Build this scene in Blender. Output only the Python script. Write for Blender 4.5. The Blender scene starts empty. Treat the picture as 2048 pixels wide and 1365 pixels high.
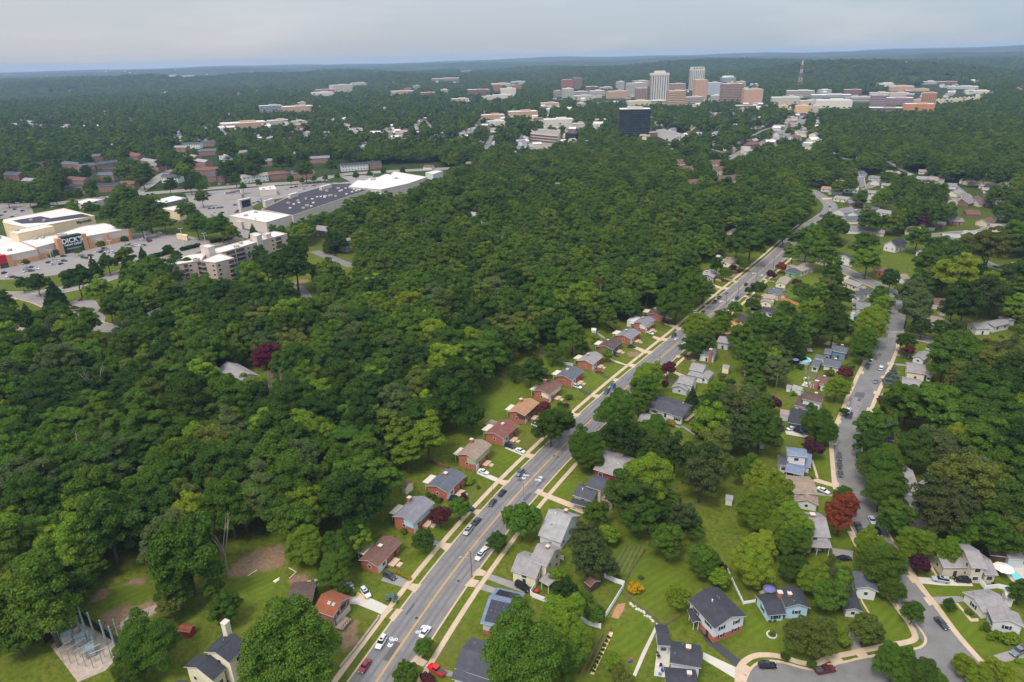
import bpy, bmesh, math, random
import numpy as np
from mathutils import Matrix, Vector
R_ = math.radians
SC = bpy.context.scene
COL = SC.collection
# ------------------------------------------------------------------ camera
CAM_H, FPX, PITCH, ROLL = 122.0, 1365.0, R_(22.6), R_(-1.25)
_fw = np.array([0, math.cos(PITCH), -math.sin(PITCH)]); _rt = np.array([1., 0, 0]); _up = np.cross(_rt, _fw)
RT = math.cos(ROLL)*_rt + math.sin(ROLL)*_up
UP = -math.sin(ROLL)*_rt + math.cos(ROLL)*_up
FW = _fw
cam_data = bpy.data.cameras.new('camera'); cam = bpy.data.objects.new('camera', cam_data); COL.objects.link(cam)
cam_data.sensor_width = 36; cam_data.lens = 36*FPX/2048; cam_data.clip_start = 1; cam_data.clip_end = 60000
mw = Matrix.Identity(4)
for i in range(3):
    mw[i][0], mw[i][1], mw[i][2] = RT[i], UP[i], -FW[i]
mw[2][3] = CAM_H
cam.matrix_world = mw
SC.camera = cam
# ------------------------------------------------------------------ sky, sun, exposure
SUN_EL, SUN_AZ = R_(58), R_(215)          # azimuth clockwise from +Y (north); behind the camera to the left
world = bpy.data.worlds.new('World'); SC.world = world; world.use_nodes = True
nt = world.node_tree; nt.nodes.clear()
def N(nt, typ, **kw):
    n = nt.nodes.new(typ)
    for k, v in kw.items():
        if k == 'inp':
            for kk, vv in v.items(): n.inputs[kk].default_value = vv
        else: setattr(n, k, v)
    return n
out = N(nt, 'ShaderNodeOutputWorld'); bg = N(nt, 'ShaderNodeBackground')
sky = N(nt, 'ShaderNodeTexSky'); sky.sky_type = 'NISHITA'; sky.sun_disc = False
sky.sun_elevation = SUN_EL; sky.sun_rotation = SUN_AZ; sky.air_density = 1.0; sky.dust_density = 1.5; sky.ozone_density = 1.0; sky.altitude = 100
geo = N(nt, 'ShaderNodeTexCoord')
sep = N(nt, 'ShaderNodeSeparateXYZ'); nt.links.new(geo.outputs['Generated'], sep.inputs[0])
# a layer of cloud: pale grey-blue, brighter overhead, soft thin streaks
mp = N(nt, 'ShaderNodeMapping'); mp.inputs['Scale'].default_value = (1.2, 1.2, 7)
nt.links.new(geo.outputs['Generated'], mp.inputs[0])
nz = N(nt, 'ShaderNodeTexNoise', inp={'Scale': 2.2, 'Detail': 6.0, 'Roughness': .55}); nt.links.new(mp.outputs[0], nz.inputs['Vector'])
rmp = N(nt, 'ShaderNodeMapRange', inp={'From Min': .48, 'From Max': .85, 'To Min': 0., 'To Max': 1.}); nt.links.new(nz.outputs['Fac'], rmp.inputs['Value'])
cmix = N(nt, 'ShaderNodeMix', data_type='RGBA')
azm = N(nt, 'ShaderNodeMapRange', inp={'From Min': -.6, 'From Max': .6}); nt.links.new(sep.outputs['X'], azm.inputs['Value'])
bmix = N(nt, 'ShaderNodeMix', data_type='RGBA'); bmix.inputs[6].default_value = (3.75, 3.85, 4.15, 1); bmix.inputs[7].default_value = (2.95, 3.6, 4.3, 1); nt.links.new(azm.outputs[0], bmix.inputs[0])
nt.links.new(bmix.outputs[2], cmix.inputs[6]); cmix.inputs[7].default_value = (4.7, 4.65, 4.9, 1)
nt.links.new(rmp.outputs[0], cmix.inputs[0])
elv = N(nt, 'ShaderNodeMapRange', inp={'From Min': 0.0, 'From Max': 1.0, 'To Min': 1., 'To Max': 3.1}); nt.links.new(sep.outputs['Z'], elv.inputs['Value'])
mul = N(nt, 'ShaderNodeVectorMath', operation='SCALE'); nt.links.new(cmix.outputs[2], mul.inputs[0]); nt.links.new(elv.outputs[0], mul.inputs['Scale'])
smix = N(nt, 'ShaderNodeMix', data_type='RGBA'); smix.inputs[0].default_value = .86
nt.links.new(sky.outputs[0], smix.inputs[6]); nt.links.new(mul.outputs[0], smix.inputs[7])
nt.links.new(smix.outputs[2], bg.inputs[0]); bg.inputs[1].default_value = 0.108
nt.links.new(bg.outputs[0], out.inputs[0])
sl = bpy.data.lights.new('sun', 'SUN'); sun = bpy.data.objects.new('sun', sl); COL.objects.link(sun)
sl.energy = 2.2; sl.angle = R_(18); sl.color = (1, .965, .91)
sdir = Vector((math.sin(SUN_AZ)*math.cos(SUN_EL), math.cos(SUN_AZ)*math.cos(SUN_EL), math.sin(SUN_EL)))
sun.rotation_euler = sdir.to_track_quat('Z', 'Y').to_euler(); sun.location = (0, 0, 300)
SC.view_settings.view_transform = 'Standard'; SC.view_settings.look = 'None'
SC.view_settings.exposure = 0.40; SC.view_settings.gamma = 1
SC.cycles.max_bounces = 4; SC.cycles.diffuse_bounces = 2; SC.cycles.glossy_bounces = 2; SC.cycles.transmission_bounces = 2
SC.cycles.volume_bounces = 0; SC.cycles.transparent_max_bounces = 4; SC.cycles.caustics_reflective = False; SC.cycles.caustics_refractive = False
# ------------------------------------------------------------------ photo <-> place
ZM = dict(A=(680, 1120, 5.12), B=(680, 900, 5.12), C=(920, 700, 5.12), D=(1080, 500, 5.12), E=(1020, 880, 5.12), F=(1000, 1100, 5.12),
          G=(1300, 1100, 5.12), H=(1648, 1100, 5.12), I=(1500, 860, 5.12), J=(1500, 620, 5.12), K=(1240, 620, 5.12), L=(1380, 440, 5.12),
          M=(1648, 440, 5.12), N=(1648, 640, 5.12), O=(0, 360, 6.827), P=(280, 320, 4.875), Q=(0, 80, 2.926), R=(680, 80, 2.926),
          S=(1348, 80, 2.926), T=(0, 400, 2.926), U=(0, 900, 2.926), V=(660, 960, 2.926), W=(1348, 900, 2.926), X=(1348, 480, 2.926),
          a=(330, 1220, 9.309), b=(540, 1130, 9.309), c=(60, 1160, 7.314), d=(1100, 120, 4.452), e=(1560, 100, 4.197), f=(0, 270, 4.357),
          g=(400, 160, 4.096), h=(1640, 330, 5.0196), p=(0, 0, 1.0))
def px(zm, X, Y):
    x0, y0, s = ZM[zm]; return (x0 + X/s, y0 + Y/s)
def ray(x, y):
    return RT*(x-1024)/FPX - UP*(y-682.5)/FPX + FW
def gp(x, y, z=0.0):
    """point of the place at height z seen at photo pixel x, y"""
    d = ray(x, y); t = (z-CAM_H)/d[2]
    return np.array([d[0]*t, d[1]*t, z])
def pr(p):
    v = np.array([p[0], p[1], p[2]-CAM_H]); d = v @ FW
    return np.array([1024+FPX*(v @ RT)/d, 682.5-FPX*(v @ UP)/d, d])
def zz(zm, X, Y, z=0.0):
    return gp(*px(zm, X, Y), z)
def height_at(x, y, ytop):
    """height above ground point x,y (world) whose top is seen at photo row ytop"""
    lo, hi = 0., 200.
    for _ in range(40):
        m = (lo+hi)/2
        if pr((x, y, m))[1] > ytop: lo = m
        else: hi = m
    return lo
# ------------------------------------------------------------------ object helpers
def tag(o, label=None, cat=None, group=None, kind=None):
    if label: o['label'] = label
    if cat: o['category'] = cat
    if group: o['group'] = group
    if kind: o['kind'] = kind
    return o
def thing(name, label, cat, loc=(0, 0, 0), rz=0.0, group=None):
    o = bpy.data.objects.new(name, None); COL.objects.link(o)
    o.empty_display_size = .5; o.location = loc; o.rotation_euler = (0, 0, rz)
    return tag(o, label, cat, group)
class MB:
    """collects faces with materials; build() links them as one mesh object"""
    def __init__(s): s.v = []; s.f = []; s.m = []; s.mats = []
    def mi(s, m):
        if m not in s.mats: s.mats.append(m)
        return s.mats.index(m)
    def face(s, pts, m):
        i = len(s.v); s.v.extend([tuple(map(float, p)) for p in pts]); s.f.append(tuple(range(i, i+len(pts)))); s.m.append(s.mi(m)); return s
    def hull(s, b, t, m, mt=None, bottom=False):
        """side faces between equal rings b, t, plus the top"""
        n = len(b)
        for i in range(n):
            j = (i+1) % n; s.face([b[i], b[j], t[j], t[i]], m)
        s.face(t, mt or m)
        if bottom: s.face(b[::-1], m)
        return s
    def box(s, c, d, m, rz=0.0, mt=None):
        x, y, z = c; a, b, h = d[0]/2, d[1]/2, d[2]/2; co, si = math.cos(rz), math.sin(rz)
        q = [(x+u*co-v*si, y+u*si+v*co) for u, v in ((-a, -b), (a, -b), (a, b), (-a, b))]
        return s.hull([(u, v, z-h) for u, v in q], [(u, v, z+h) for u, v in q], m, mt, True)
    def tube(s, p, q, r0, r1, m, n=6):
        p, q = Vector(p), Vector(q); d = (q-p).normalized(); a = d.orthogonal().normalized(); b = d.cross(a)
        r = lambda c, k: [tuple(c + (a*math.cos(2*math.pi*i/n)+b*math.sin(2*math.pi*i/n))*k) for i in range(n)]
        return s.hull(r(p, r0), r(q, r1), m, None, True)
    def prism(s, pts, z0, z1, m, mt=None):
        a = sum(pts[i][0]*pts[(i+1) % len(pts)][1]-pts[(i+1) % len(pts)][0]*pts[i][1] for i in range(len(pts)))
        if a < 0: pts = pts[::-1]
        return s.hull([(p[0], p[1], z0) for p in pts], [(p[0], p[1], z1) for p in pts], m, mt, True)
    def build(s, name, m=None, parent=None, loc=None, rz=None):
        me = bpy.data.meshes.new(name); me.from_pydata(s.v, [], s.f)
        for k in (s.mats or [m]): me.materials.append(k)
        if len(s.mats) > 1: me.polygons.foreach_set('material_index', s.m)
        o = bpy.data.objects.new(name, me); COL.objects.link(o)
        if parent is not None: o.parent = parent
        if loc is not None: o.location = loc
        if rz is not None: o.rotation_euler = (0, 0, rz)
        return o
def raw_mesh(name, v, f, mats, mi=None, smooth=False):
    """numpy quads/tris -> mesh data"""
    me = bpy.data.meshes.new(name); n, k = f.shape
    me.vertices.add(len(v)); me.vertices.foreach_set('co', np.asarray(v, np.float32).ravel())
    me.loops.add(n*k); me.loops.foreach_set('vertex_index', f.astype(np.int32).ravel())
    me.polygons.add(n); me.polygons.foreach_set('loop_start', np.arange(0, n*k, k, dtype=np.int32))
    for m in mats: me.materials.append(m)
    if mi is not None: me.polygons.foreach_set('material_index', np.asarray(mi, np.int32))
    if smooth: me.polygons.foreach_set('use_smooth', np.ones(n, bool))
    me.update(calc_edges=True); return me
def link(name, me, parent=None, loc=None):
    o = bpy.data.objects.new(name, me); COL.objects.link(o)
    if parent is not None: o.parent = parent
    if loc is not None: o.location = loc
    return o
def copy_tree(o, parent=None):
    c = o.copy(); COL.objects.link(c)
    if parent is not None: c.parent = parent
    for ch in o.children: copy_tree(ch, c)
    return c
# ------------------------------------------------------------------ materials
MC = {}
def mat(name, col, rough=.8, var=.18, scale=1.5, metal=0.0, spec=.3, coord='Object', detail=4.0, stretch=None, col2=None, emit=None):
    """noisy coloured surface; col2 = second colour mixed by the noise"""
    if name in MC: return MC[name]
    m = bpy.data.materials.new(name); m.use_nodes = True; MC[name] = m; t = m.node_tree
    b = t.nodes['Principled BSDF']; b.inputs['Roughness'].default_value = rough; b.inputs['Metallic'].default_value = metal
    b.inputs['Specular IOR Level'].default_value = spec
    tc = N(t, 'ShaderNodeTexCoord'); src = tc.outputs['Object']
    if coord == 'World':
        g = N(t, 'ShaderNodeNewGeometry'); src = g.outputs['Position']
    if stretch:
        mp = N(t, 'ShaderNodeMapping'); mp.inputs['Scale'].default_value = stretch; t.links.new(src, mp.inputs[0]); src = mp.outputs[0]
    n1 = N(t, 'ShaderNodeTexNoise', inp={'Scale': scale, 'Detail': detail, 'Roughness': .65}); t.links.new(src, n1.inputs['Vector'])
    mr = N(t, 'ShaderNodeMapRange', inp={'From Min': .3, 'From Max': .7}); t.links.new(n1.outputs['Fac'], mr.inputs['Value'])
    mx = N(t, 'ShaderNodeMix', data_type='RGBA')
    c = np.array(col[:3])
    mx.inputs[6].default_value = (*(c*(1-var)), 1); mx.inputs[7].default_value = (*(c*(1+var) if col2 is None else col2), 1)
    t.links.new(mr.outputs[0], mx.inputs[0]); t.links.new(mx.outputs[2], b.inputs['Base Color'])
    return m
def S(r, g, b):
    """sRGB 0-255 -> linear"""
    return tuple(((c/255)/12.92 if c/255 <= .04045 else ((c/255+.055)/1.055)**2.4) for c in (r, g, b))
def glassm():
    return mat('window_glass', (.035, .045, .055), .12, .5, .6, spec=.6)
# ------------------------------------------------------------------ terrain
_rng = np.random.default_rng(5)
_HC = gp(1690, 190); _HD = np.array([_HC[0], _HC[1]])/np.hypot(_HC[0], _HC[1])
HILLS = [(*(_HD*3650), 520, 380, 62), (*(gp(1430, 200)[:2]/np.hypot(*gp(1430, 200)[:2])*5000), 700, 420, 72),
         (*(gp(1850, 200)[:2]/np.hypot(*gp(1850, 200)[:2])*5200), 900, 500, 40)]
def hz(x, y):
    """terrain height"""
    x = np.asarray(x, float); y = np.asarray(y, float); d = np.hypot(x, y)
    w = np.clip((d-2500)/2500, 0, 1); w = w*w*(3-2*w)
    az = np.arctan2(x, y)
    h = 26*np.sin(d/620+3*az+.5)+16*np.sin(d/310-5*az+1.3+np.sin(az*9))+12*np.sin(az*21+d/900)+8*np.sin(az*47+d/500)
    base = np.clip((d-4000)/6500, 0, 1)*(62+28*np.clip(az/.6, -1, 1)+7*np.sin(az*11+1))
    h = h*w*.75+base
    for cx, cy, rx, ry, hh in HILLS:
        r = ((x-cx)/rx)**2+((y-cy)/ry)**2; h = h*(1-.8*np.exp(-r)) + hh*np.exp(-r)
    return np.where(d < 2500, 0, h)
def axis(lo, hi, step, far, grow):
    a = list(np.arange(lo, hi+.1, step)); s = step
    while a[-1] < far: s *= grow; a.append(min(a[-1]+s, far))
    return a
xp = axis(0, 430, 2.6, 11500, 1.09); xn = [-v for v in axis(0, 330, 2.6, 11500, 1.09)[1:]][::-1]
GX = np.array(xn+xp); ys = axis(55, 640, 2.6, 13200, 1.05); GY = np.array([-300, -100, 0, 30]+ys)
XX, YY = np.meshgrid(GX, GY); ZZ = hz(XX, YY)
gv = np.stack([XX.ravel(), YY.ravel(), ZZ.ravel()], 1)
nx, ny = len(GX), len(GY)
idx = np.arange(nx*ny).reshape(ny, nx)
gf = np.stack([idx[:-1, :-1].ravel(), idx[:-1, 1:].ravel(), idx[1:, 1:].ravel(), idx[1:, :-1].ravel()], 1)
# worn, dry and freshly mown patches: (zoom, X, Y, radius in photo px, kind) kind d = bare soil, l = bright lawn, y = dry grass, f = leaf litter
PATCH = [('U', 1450, 680, 30, 'd'), ('U', 1590, 640, 34, 'd'), ('U', 690, 975, 32, 'd'), ('U', 1540, 640, 38, 'd'), ('U', 1400, 700, 22, 'd'), ('U', 1750, 760, 20, 'd'), ('U', 1640, 600, 25, 'd'), ('U', 700, 990, 30, 'd'), ('U', 860, 940, 26, 'd'),
         ('U', 590, 850, 18, 'd'), ('U', 800, 770, 16, 'd'), ('U', 760, 850, 34, 'l'), ('U', 1500, 790, 40, 'l'), ('U', 2030, 1080, 14, 'd'), ('V', 110, 870, 20, 'd'), ('V', 70, 600, 12, 'd'),
         ('D', 620, 720, 14, 'd'), ('D', 30, 1060, 12, 'd'), ('D', 250, 960, 12, 'd'), ('C', 830, 30, 14, 'd'), ('C', 470, 250, 12, 'd'), ('D', 960, 1070, 14, 'd'), ('D', 1780, 400, 12, 'd'), ('L', 470, 570, 14, 'd'),
         ('C', 1780, 40, 11, 'd'), ('K', 1590, 800, 22, 'y'), ('K', 1480, 700, 20, 'y'), ('K', 1650, 880, 20, 'y'), ('K', 1850, 700, 36, 'l'), ('L', 1130, 790, 26, 'l'), ('L', 1190, 640, 22, 'l'),
         ('C', 700, 400, 40, 'l'), ('C', 400, 560, 36, 'l'), ('C', 230, 760, 30, 'l'), ('C', 900, 170, 26, 'l'), ('C', 1390, 300, 22, 'l'), ('C', 1580, 190, 22, 'l'), ('C', 720, 920, 26, 'y'), ('C', 470, 1110, 30, 'l'),
         ('B', 1420, 450, 26, 'y'), ('B', 860, 1180, 24, 'l'), ('B', 1060, 800, 22, 'l'), ('E', 1200, 1230, 50, 'l'), ('E', 1850, 640, 24, 'y'), ('E', 560, 480, 26, 'l'), ('F', 1500, 600, 40, 'l'), ('F', 1750, 300, 44, 'l'),
         ('F', 1300, 950, 40, 'l'), ('F', 1220, 620, 14, 'd'), ('F', 1230, 560, 20, 'y'), ('F', 900, 620, 24, 'l'), ('G', 130, 350, 50, 'l'), ('G', 1050, 800, 44, 'l'), ('G', 1020, 1030, 12, 'y'), ('H', 650, 720, 50, 'l'), ('H', 1500, 830, 40, 'l'),
         ('H', 1290, 420, 20, 'l'), ('H', 1900, 1060, 24, 'l'), ('I', 950, 1140, 24, 'l'), ('I', 790, 740, 20, 'l'), ('I', 760, 380, 22, 'l'), ('J', 450, 650, 26, 'l'), ('J', 900, 950, 20, 'y'), ('J', 210, 1160, 26, 'l'),
         ('I', 460, 90, 18, 'y'), ('I', 120, 330, 22, 'y'), ('M', 1640, 1050, 22, 'l'), ('M', 830, 400, 26, 'l'), ('A', 1100, 880, 34, 'y'), ('A', 1400, 480, 26, 'l'), ('A', 100, 850, 20, 'd'), ('A', 300, 540, 16, 'y'), ('A', 130, 1000, 24, 'y'),
         ('R', 1110, 680, 14, 'y'), ('f', 1830, 210, 16, 'l'), ('f', 1400, 450, 10, 'l'), ('T', 1760, 480, 16, 'd'), ('T', 1880, 400, 16, 'l'), ('T', 420, 570, 24, 'l'), ('L', 160, 420, 34, 'l'), ('L', 1580, 450, 18, 'l'), ('E', 1530, 1190, 8, 'd'), ('E', 1780, 950, 14, 'd'), ('E', 1680, 520, 12, 'd')]
wear = np.zeros((len(gv), 3))
for zmk, X, Y, r, k in PATCH:
    q = px(zmk, X, Y); c = gp(*q); rr = r*pr(c)[2]/FPX
    d2 = ((gv[:, 0]-c[0])**2+(gv[:, 1]-c[1])**2)/rr**2
    w = np.exp(-d2*.9)
    wear[:, {'d': 0, 'l': 1, 'y': 2}[k]] = np.maximum(wear[:, {'d': 0, 'l': 1, 'y': 2}[k]], w)
gm = bpy.data.materials.new('grass_ground'); gm.use_nodes = True; t = gm.node_tree; b = t.nodes['Principled BSDF']
b.inputs['Roughness'].default_value = .95; b.inputs['Specular IOR Level'].default_value = .05
g = N(t, 'ShaderNodeNewGeometry'); at = N(t, 'ShaderNodeAttribute', attribute_name='wear'); sx = N(t, 'ShaderNodeSeparateColor'); t.links.new(at.outputs['Color'], sx.inputs[0])
def noise(sc, det=4., ro=.6):
    n = N(t, 'ShaderNodeTexNoise', inp={'Scale': sc, 'Detail': det, 'Roughness': ro}); t.links.new(g.outputs['Position'], n.inputs['Vector']); return n.outputs['Fac']
def rng_(v, a, bb, lo=0., hi=1.):
    n = N(t, 'ShaderNodeMapRange', inp={'From Min': a, 'From Max': bb, 'To Min': lo, 'To Max': hi}); t.links.new(v, n.inputs['Value']); return n.outputs[0]
def mixc(f, a, bb):
    n = N(t, 'ShaderNodeMix', data_type='RGBA')
    if isinstance(f, float): n.inputs[0].default_value = f
    else: t.links.new(f, n.inputs[0])
    for k, c in ((6, a), (7, bb)):
        if isinstance(c, tuple): n.inputs[k].default_value = (*c, 1)
        else: t.links.new(c, n.inputs[k])
    return n.outputs[2]
def mth(op, a, bb):
    n = N(t, 'ShaderNodeMath', operation=op)
    for k, c in ((0, a), (1, bb)):
        if isinstance(c, float): n.inputs[k].default_value = c
        else: t.links.new(c, n.inputs[k])
    return n.outputs[0]
grass = mixc(rng_(noise(.045, 5), .35, .65), (.074, .108, .009), (.118, .150, .014))
grass = mixc(rng_(noise(.16, 8, .78), .40, .68), grass, (.160, .158, .024))
grass = mixc(mth('MULTIPLY', rng_(noise(.7, 8, .8), .42, .66), .8), grass, (.030, .048, .007))
grass = mixc(mth('MULTIPLY', sx.outputs[1], .75), grass, mixc(rng_(noise(.5, 5), .3, .7), (.095, .145, .010), (.140, .172, .018)))
wv = N(t, 'ShaderNodeTexWave', inp={'Scale': .16, 'Distortion': 1.5, 'Detail': 2.0, 'Detail Scale': .3}); wm = N(t, 'ShaderNodeMapping'); wm.inputs['Rotation'].default_value = (0, 0, .95); t.links.new(g.outputs['Position'], wm.inputs[0]); t.links.new(wm.outputs[0], wv.inputs['Vector'])
grass = mixc(mth('MULTIPLY', mth('MULTIPLY', wv.outputs['Fac'], sx.outputs[1]), .45), grass, (.052, .090, .008))
grass = mixc(mth('MULTIPLY', sx.outputs[2], .8), grass, mixc(rng_(noise(.6, 5), .3, .7), (.13, .115, .03), (.09, .115, .02)))
dirt = rng_(mth('ADD', sx.outputs[0], mth('MULTIPLY', noise(.5, 6, .7), .8)), .72, .95)
col = mixc(dirt, grass, mixc(rng_(noise(1.2, 5), .3, .7), (.17, .10, .055), (.27, .18, .11)))
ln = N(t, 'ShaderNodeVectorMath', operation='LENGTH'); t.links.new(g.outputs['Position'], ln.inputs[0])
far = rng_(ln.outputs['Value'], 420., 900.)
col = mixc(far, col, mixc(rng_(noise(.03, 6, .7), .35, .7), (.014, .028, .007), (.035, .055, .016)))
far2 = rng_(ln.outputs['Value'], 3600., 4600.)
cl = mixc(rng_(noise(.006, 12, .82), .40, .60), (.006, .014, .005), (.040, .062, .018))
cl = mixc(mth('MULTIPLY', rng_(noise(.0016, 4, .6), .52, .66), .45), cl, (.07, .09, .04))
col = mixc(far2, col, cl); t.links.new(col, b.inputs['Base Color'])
me = raw_mesh('ground', gv, gf, [gm], smooth=True)
ca = me.attributes.new('wear', 'FLOAT_COLOR', 'POINT'); ca.data.foreach_set('color', np.concatenate([wear, np.ones((len(wear), 1))], 1).astype(np.float32).ravel())
tag(link('ground', me), kind='structure')
# ------------------------------------------------------------------ roads
M_ASPH = mat('asphalt', S(118, 114, 110), .9, .20, .25, coord='World', detail=7)
M_ASPH2 = mat('asphalt_side_street', S(115, 111, 107), .9, .18, .25, coord='World', detail=7)
M_PATCH = mat('asphalt_patch_dark', S(88, 82, 84), .9, .06, 1., coord='World'); M_PATCH2 = mat('asphalt_patch_pale', S(132, 124, 124), .9, .05, 1., coord='World'); M_NEW = mat('asphalt_new', S(58, 56, 60), .9, .1, .6, coord='World')
M_CONC = mat('concrete_tan', S(186, 162, 136), .9, .10, .5, coord='World', detail=6); M_CONC2 = mat('concrete_pale', S(190, 180, 166), .9, .08, .6, coord='World')
M_YEL = mat('paint_yellow', S(214, 156, 60), .7, .12, 2., coord='World'); M_WHT = mat('paint_white', S(225, 225, 225), .7, .12, 3., coord='World')
M_LOT = mat('parking_lot', S(134, 125, 120), .9, .10, .08, coord='World', detail=7); M_WHEEL_SHADE = mat('tyre_track_and_tree_shade', S(108, 102, 104), .9, .08, .4, coord='World')
M_GRAV = mat('gravel', S(150, 135, 122), .95, .2, .8, coord='World', detail=8)
def smooth(pts, n=6):
    """Catmull-Rom through world points"""
    P = [np.array(p, float) for p in pts]; P = [2*P[0]-P[1]]+P+[2*P[-1]-P[-2]]; out = []
    for i in range(1, len(P)-2):
        a, b_, c, d = P[i-1:i+3]
        for k in range(n):
            u = k/n; out.append(.5*((2*b_)+(-a+c)*u+(2*a-5*b_+4*c-d)*u*u+(-a+3*b_-3*c+d)*u**3))
    out.append(P[-2]); return out
def norms(pts):
    r = []
    for i in range(len(pts)):
        d = pts[min(i+1, len(pts)-1)]-pts[max(i-1, 0)]; d = d/np.linalg.norm(d[:2]); r.append(np.array([d[1], -d[0], 0]))   # right-hand side
    return r
def ribbon(name, pts, a, b_, z, m, kind='structure', parent=None, z2=None):
    """strip from offset a to offset b_ (to the right of travel); with z2 a kerb of that height"""
    nn = norms(pts); q = MB()
    L = [p+n*a for p, n in zip(pts, nn)]; Rr = [p+n*b_ for p, n in zip(pts, nn)]
    s = lambda p, zq: (p[0], p[1], zq)
    for i in range(len(pts)-1):
        if z2 is None: q.face([s(L[i], z), s(Rr[i], z), s(Rr[i+1], z), s(L[i+1], z)], m)
        else:
            q.face([s(L[i], z2), s(Rr[i], z2), s(Rr[i+1], z2), s(L[i+1], z2)], m)
            q.face([s(L[i], z), s(L[i], z2), s(L[i+1], z2), s(L[i+1], z)], m); q.face([s(Rr[i], z2), s(Rr[i], z), s(Rr[i+1], z), s(Rr[i+1], z2)], m)
    o = q.build(name, m, parent); tag(o, kind=kind); return o
def sheet(name, pts, z, m, kind='structure'):
    q = MB(); P = [(p[0], p[1], z) for p in pts]
    ar = sum(P[i][0]*P[(i+1) % len(P)][1]-P[(i+1) % len(P)][0]*P[i][1] for i in range(len(P)))
    q.face(P if ar > 0 else P[::-1], m); return tag(q.build(name, m), kind=kind)
def zs(s, z=0.0):
    """'A 1,2 3,4 B 5,6' -> world points"""
    r = []; k = 'p'
    for w in s.split():
        if ',' in w:
            X, Y = w.split(','); r.append(zz(k, float(X), float(Y), z))
        else: k = w
    return r
MAIN = smooth(zs('p 640,1545 752,1365 925,1120 1080,940 1240,786 1377,668 1480,578 1556,512 1597,472 1625,449 1650,432 1661,417 1656,405 1643,394 1620,380'), 6)
MW = 5.5
ribbon('main_street', MAIN, -MW, MW, .03, M_ASPH)
for a, b_ in ((-3.9, -3.2), (-2.2, -1.5), (1.4, 2.1), (3.1, 3.8)): ribbon('road_wear', MAIN[:52], a, b_, .036, M_WHEEL_SHADE)
ribbon('road_marking', MAIN, -.20, -.07, .042, M_YEL); ribbon('road_marking', MAIN, .07, .20, .042, M_YEL)
for sgn, ks in ((-1, MAIN[:62]), (1, MAIN[:50])):
    a, b_ = sorted((sgn*MW, sgn*(MW+.45))); ribbon('kerb', ks, a, b_, 0, M_CONC, z2=.13)
WL = MAIN[:54]
ribbon('sidewalk', WL, -9.15, -7.75, .06, M_CONC); ribbon('sidewalk', WL[:52], 8.0, 9.3, .06, M_CONC)
SIDE = smooth(zs('p 1570,516 1620,520 1673,534 1718,555 1757,573 1781,586 1792,603 1791,635 1777,680 1752,737 1728.5,790 1707,835 1694,876 1694.5,918 1703,957.7 1717,996.7 1729,1035.8 1748,1078 1782,1135 1824,1197.7 1856,1243 1894,1294 1945,1358 2030,1460'), 6)
SW = 4.4
ribbon('side_street', SIDE, -SW, SW, .024, M_ASPH2)
CUL = zs('G 985,1330 1000,1300 1040,1222 1110,1166 1200,1146 1290,1150 1400,1170 1560,1215 1680,1231 1800,1192 1950,1165 2048,1145 H 330,1127 540,1086 720,1052 830,1037')
CORNER = zs('H 830,1037 930,1022 1000,1000 1040,960 1047,920 1035,885')
sheet('cul_de_sac_road', CUL+CORNER+zs('H 1060,900 1480,1050 1700,1330 p 2020,1440 1500,1520 1470,1400'), .018, M_ASPH2)
ribbon('kerb', smooth(zs('p 1484,1400')+CUL+CORNER[1:]+zs('H 985,810 940,757'), 3), -.4, .15, 0, M_CONC, z2=.13)
i0, i1 = 36, len(SIDE)-22
ribbon('kerb', SIDE[40:i1+3], -SW-.42, -SW, 0, M_CONC, z2=.13)
ribbon('kerb', SIDE[4:108], SW, SW+.42, 0, M_CONC, z2=.13)
ribbon('kerb', SIDE[6:46], -SW-.42, -SW, 0, M_CONC, z2=.13)
def walk(s, w=1.35, z=.06, m=None, n=4):
    pts = smooth(zs(s), n); return ribbon('sidewalk', pts, -w/2, w/2, z, m or M_CONC)
walk('G 900,1357 905,1250 940,1175 990,1128 1060,1092 1150,1077 1290,1086 1420,1120 1540,1156 1680,1172 1800,1122 1900,1092 2048,1064 H 400,1032 650,982 850,947 925,915 928,870 880,770 740,580 560,350')
walk('H 740,0 870,200 980,370 1140,562 1300,782 1430,945 1600,1135 1760,1330')
walk('I 1105,1210 1020,1040'); walk('I 905,700 880,620 865,560 848,380 838,260 828,120')
walk('J 880,1200 905,1120 960,1000 1000,890 1060,770 1110,660 1160,560 1200,490'); walk('J 1230,1070 1250,1000 1290,900 1340,790 1390,680 1450,550 1500,420 1520,330')
walk('I 690,495 670,420 640,330 620,300', .7)
# side road off the second street, boulevard and other far roads
def road(name, s, w, m=M_ASPH2, z=.015, n=4, kerb=True):
    pts = smooth(zs(s), n); o = ribbon(name, pts, -w/2, w/2, z, m)
    if kerb: ribbon('kerb', pts, -w/2-.5, -w/2, 0, M_CONC, z2=.12); ribbon('kerb', pts, w/2, w/2+.5, 0, M_CONC, z2=.12)
    return pts
ROADS = [MAIN, SIDE]
ROADS.append(road('side_street', 'M 720,1180 830,1180 950,1205 1130,1250', 6.5, z=.012))
ROADS.append(road('side_street', 'M 1050,160 1200,150 1400,130 1600,120 1780,60', 7, z=.012))
ROADS.append(road('side_street', 'M 1600,60 1680,90 1780,80', 6, z=.010, kerb=False))
ROADS.append(road('side_street', 'M 1480,400 1600,420 1720,470 1860,500 2010,450', 7, z=.012))
ROADS.append(road('side_street', 'h 1360,330 1420,360 1480,340 1440,290', 8, z=.012))
ROADS.append(road('side_street', 'h 395,100 405,180 420,230 500,215 545,180', 8, z=.012))
ROADS.append(road('boulevard', 'S 330,700 430,650 520,610 600,565 650,520 720,480 750,440', 17, M_ASPH, .012))
ROADS.append(road('side_street', 'T 1840,300 1910,330 1990,360 2060,390', 7, z=.012, kerb=False))
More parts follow.
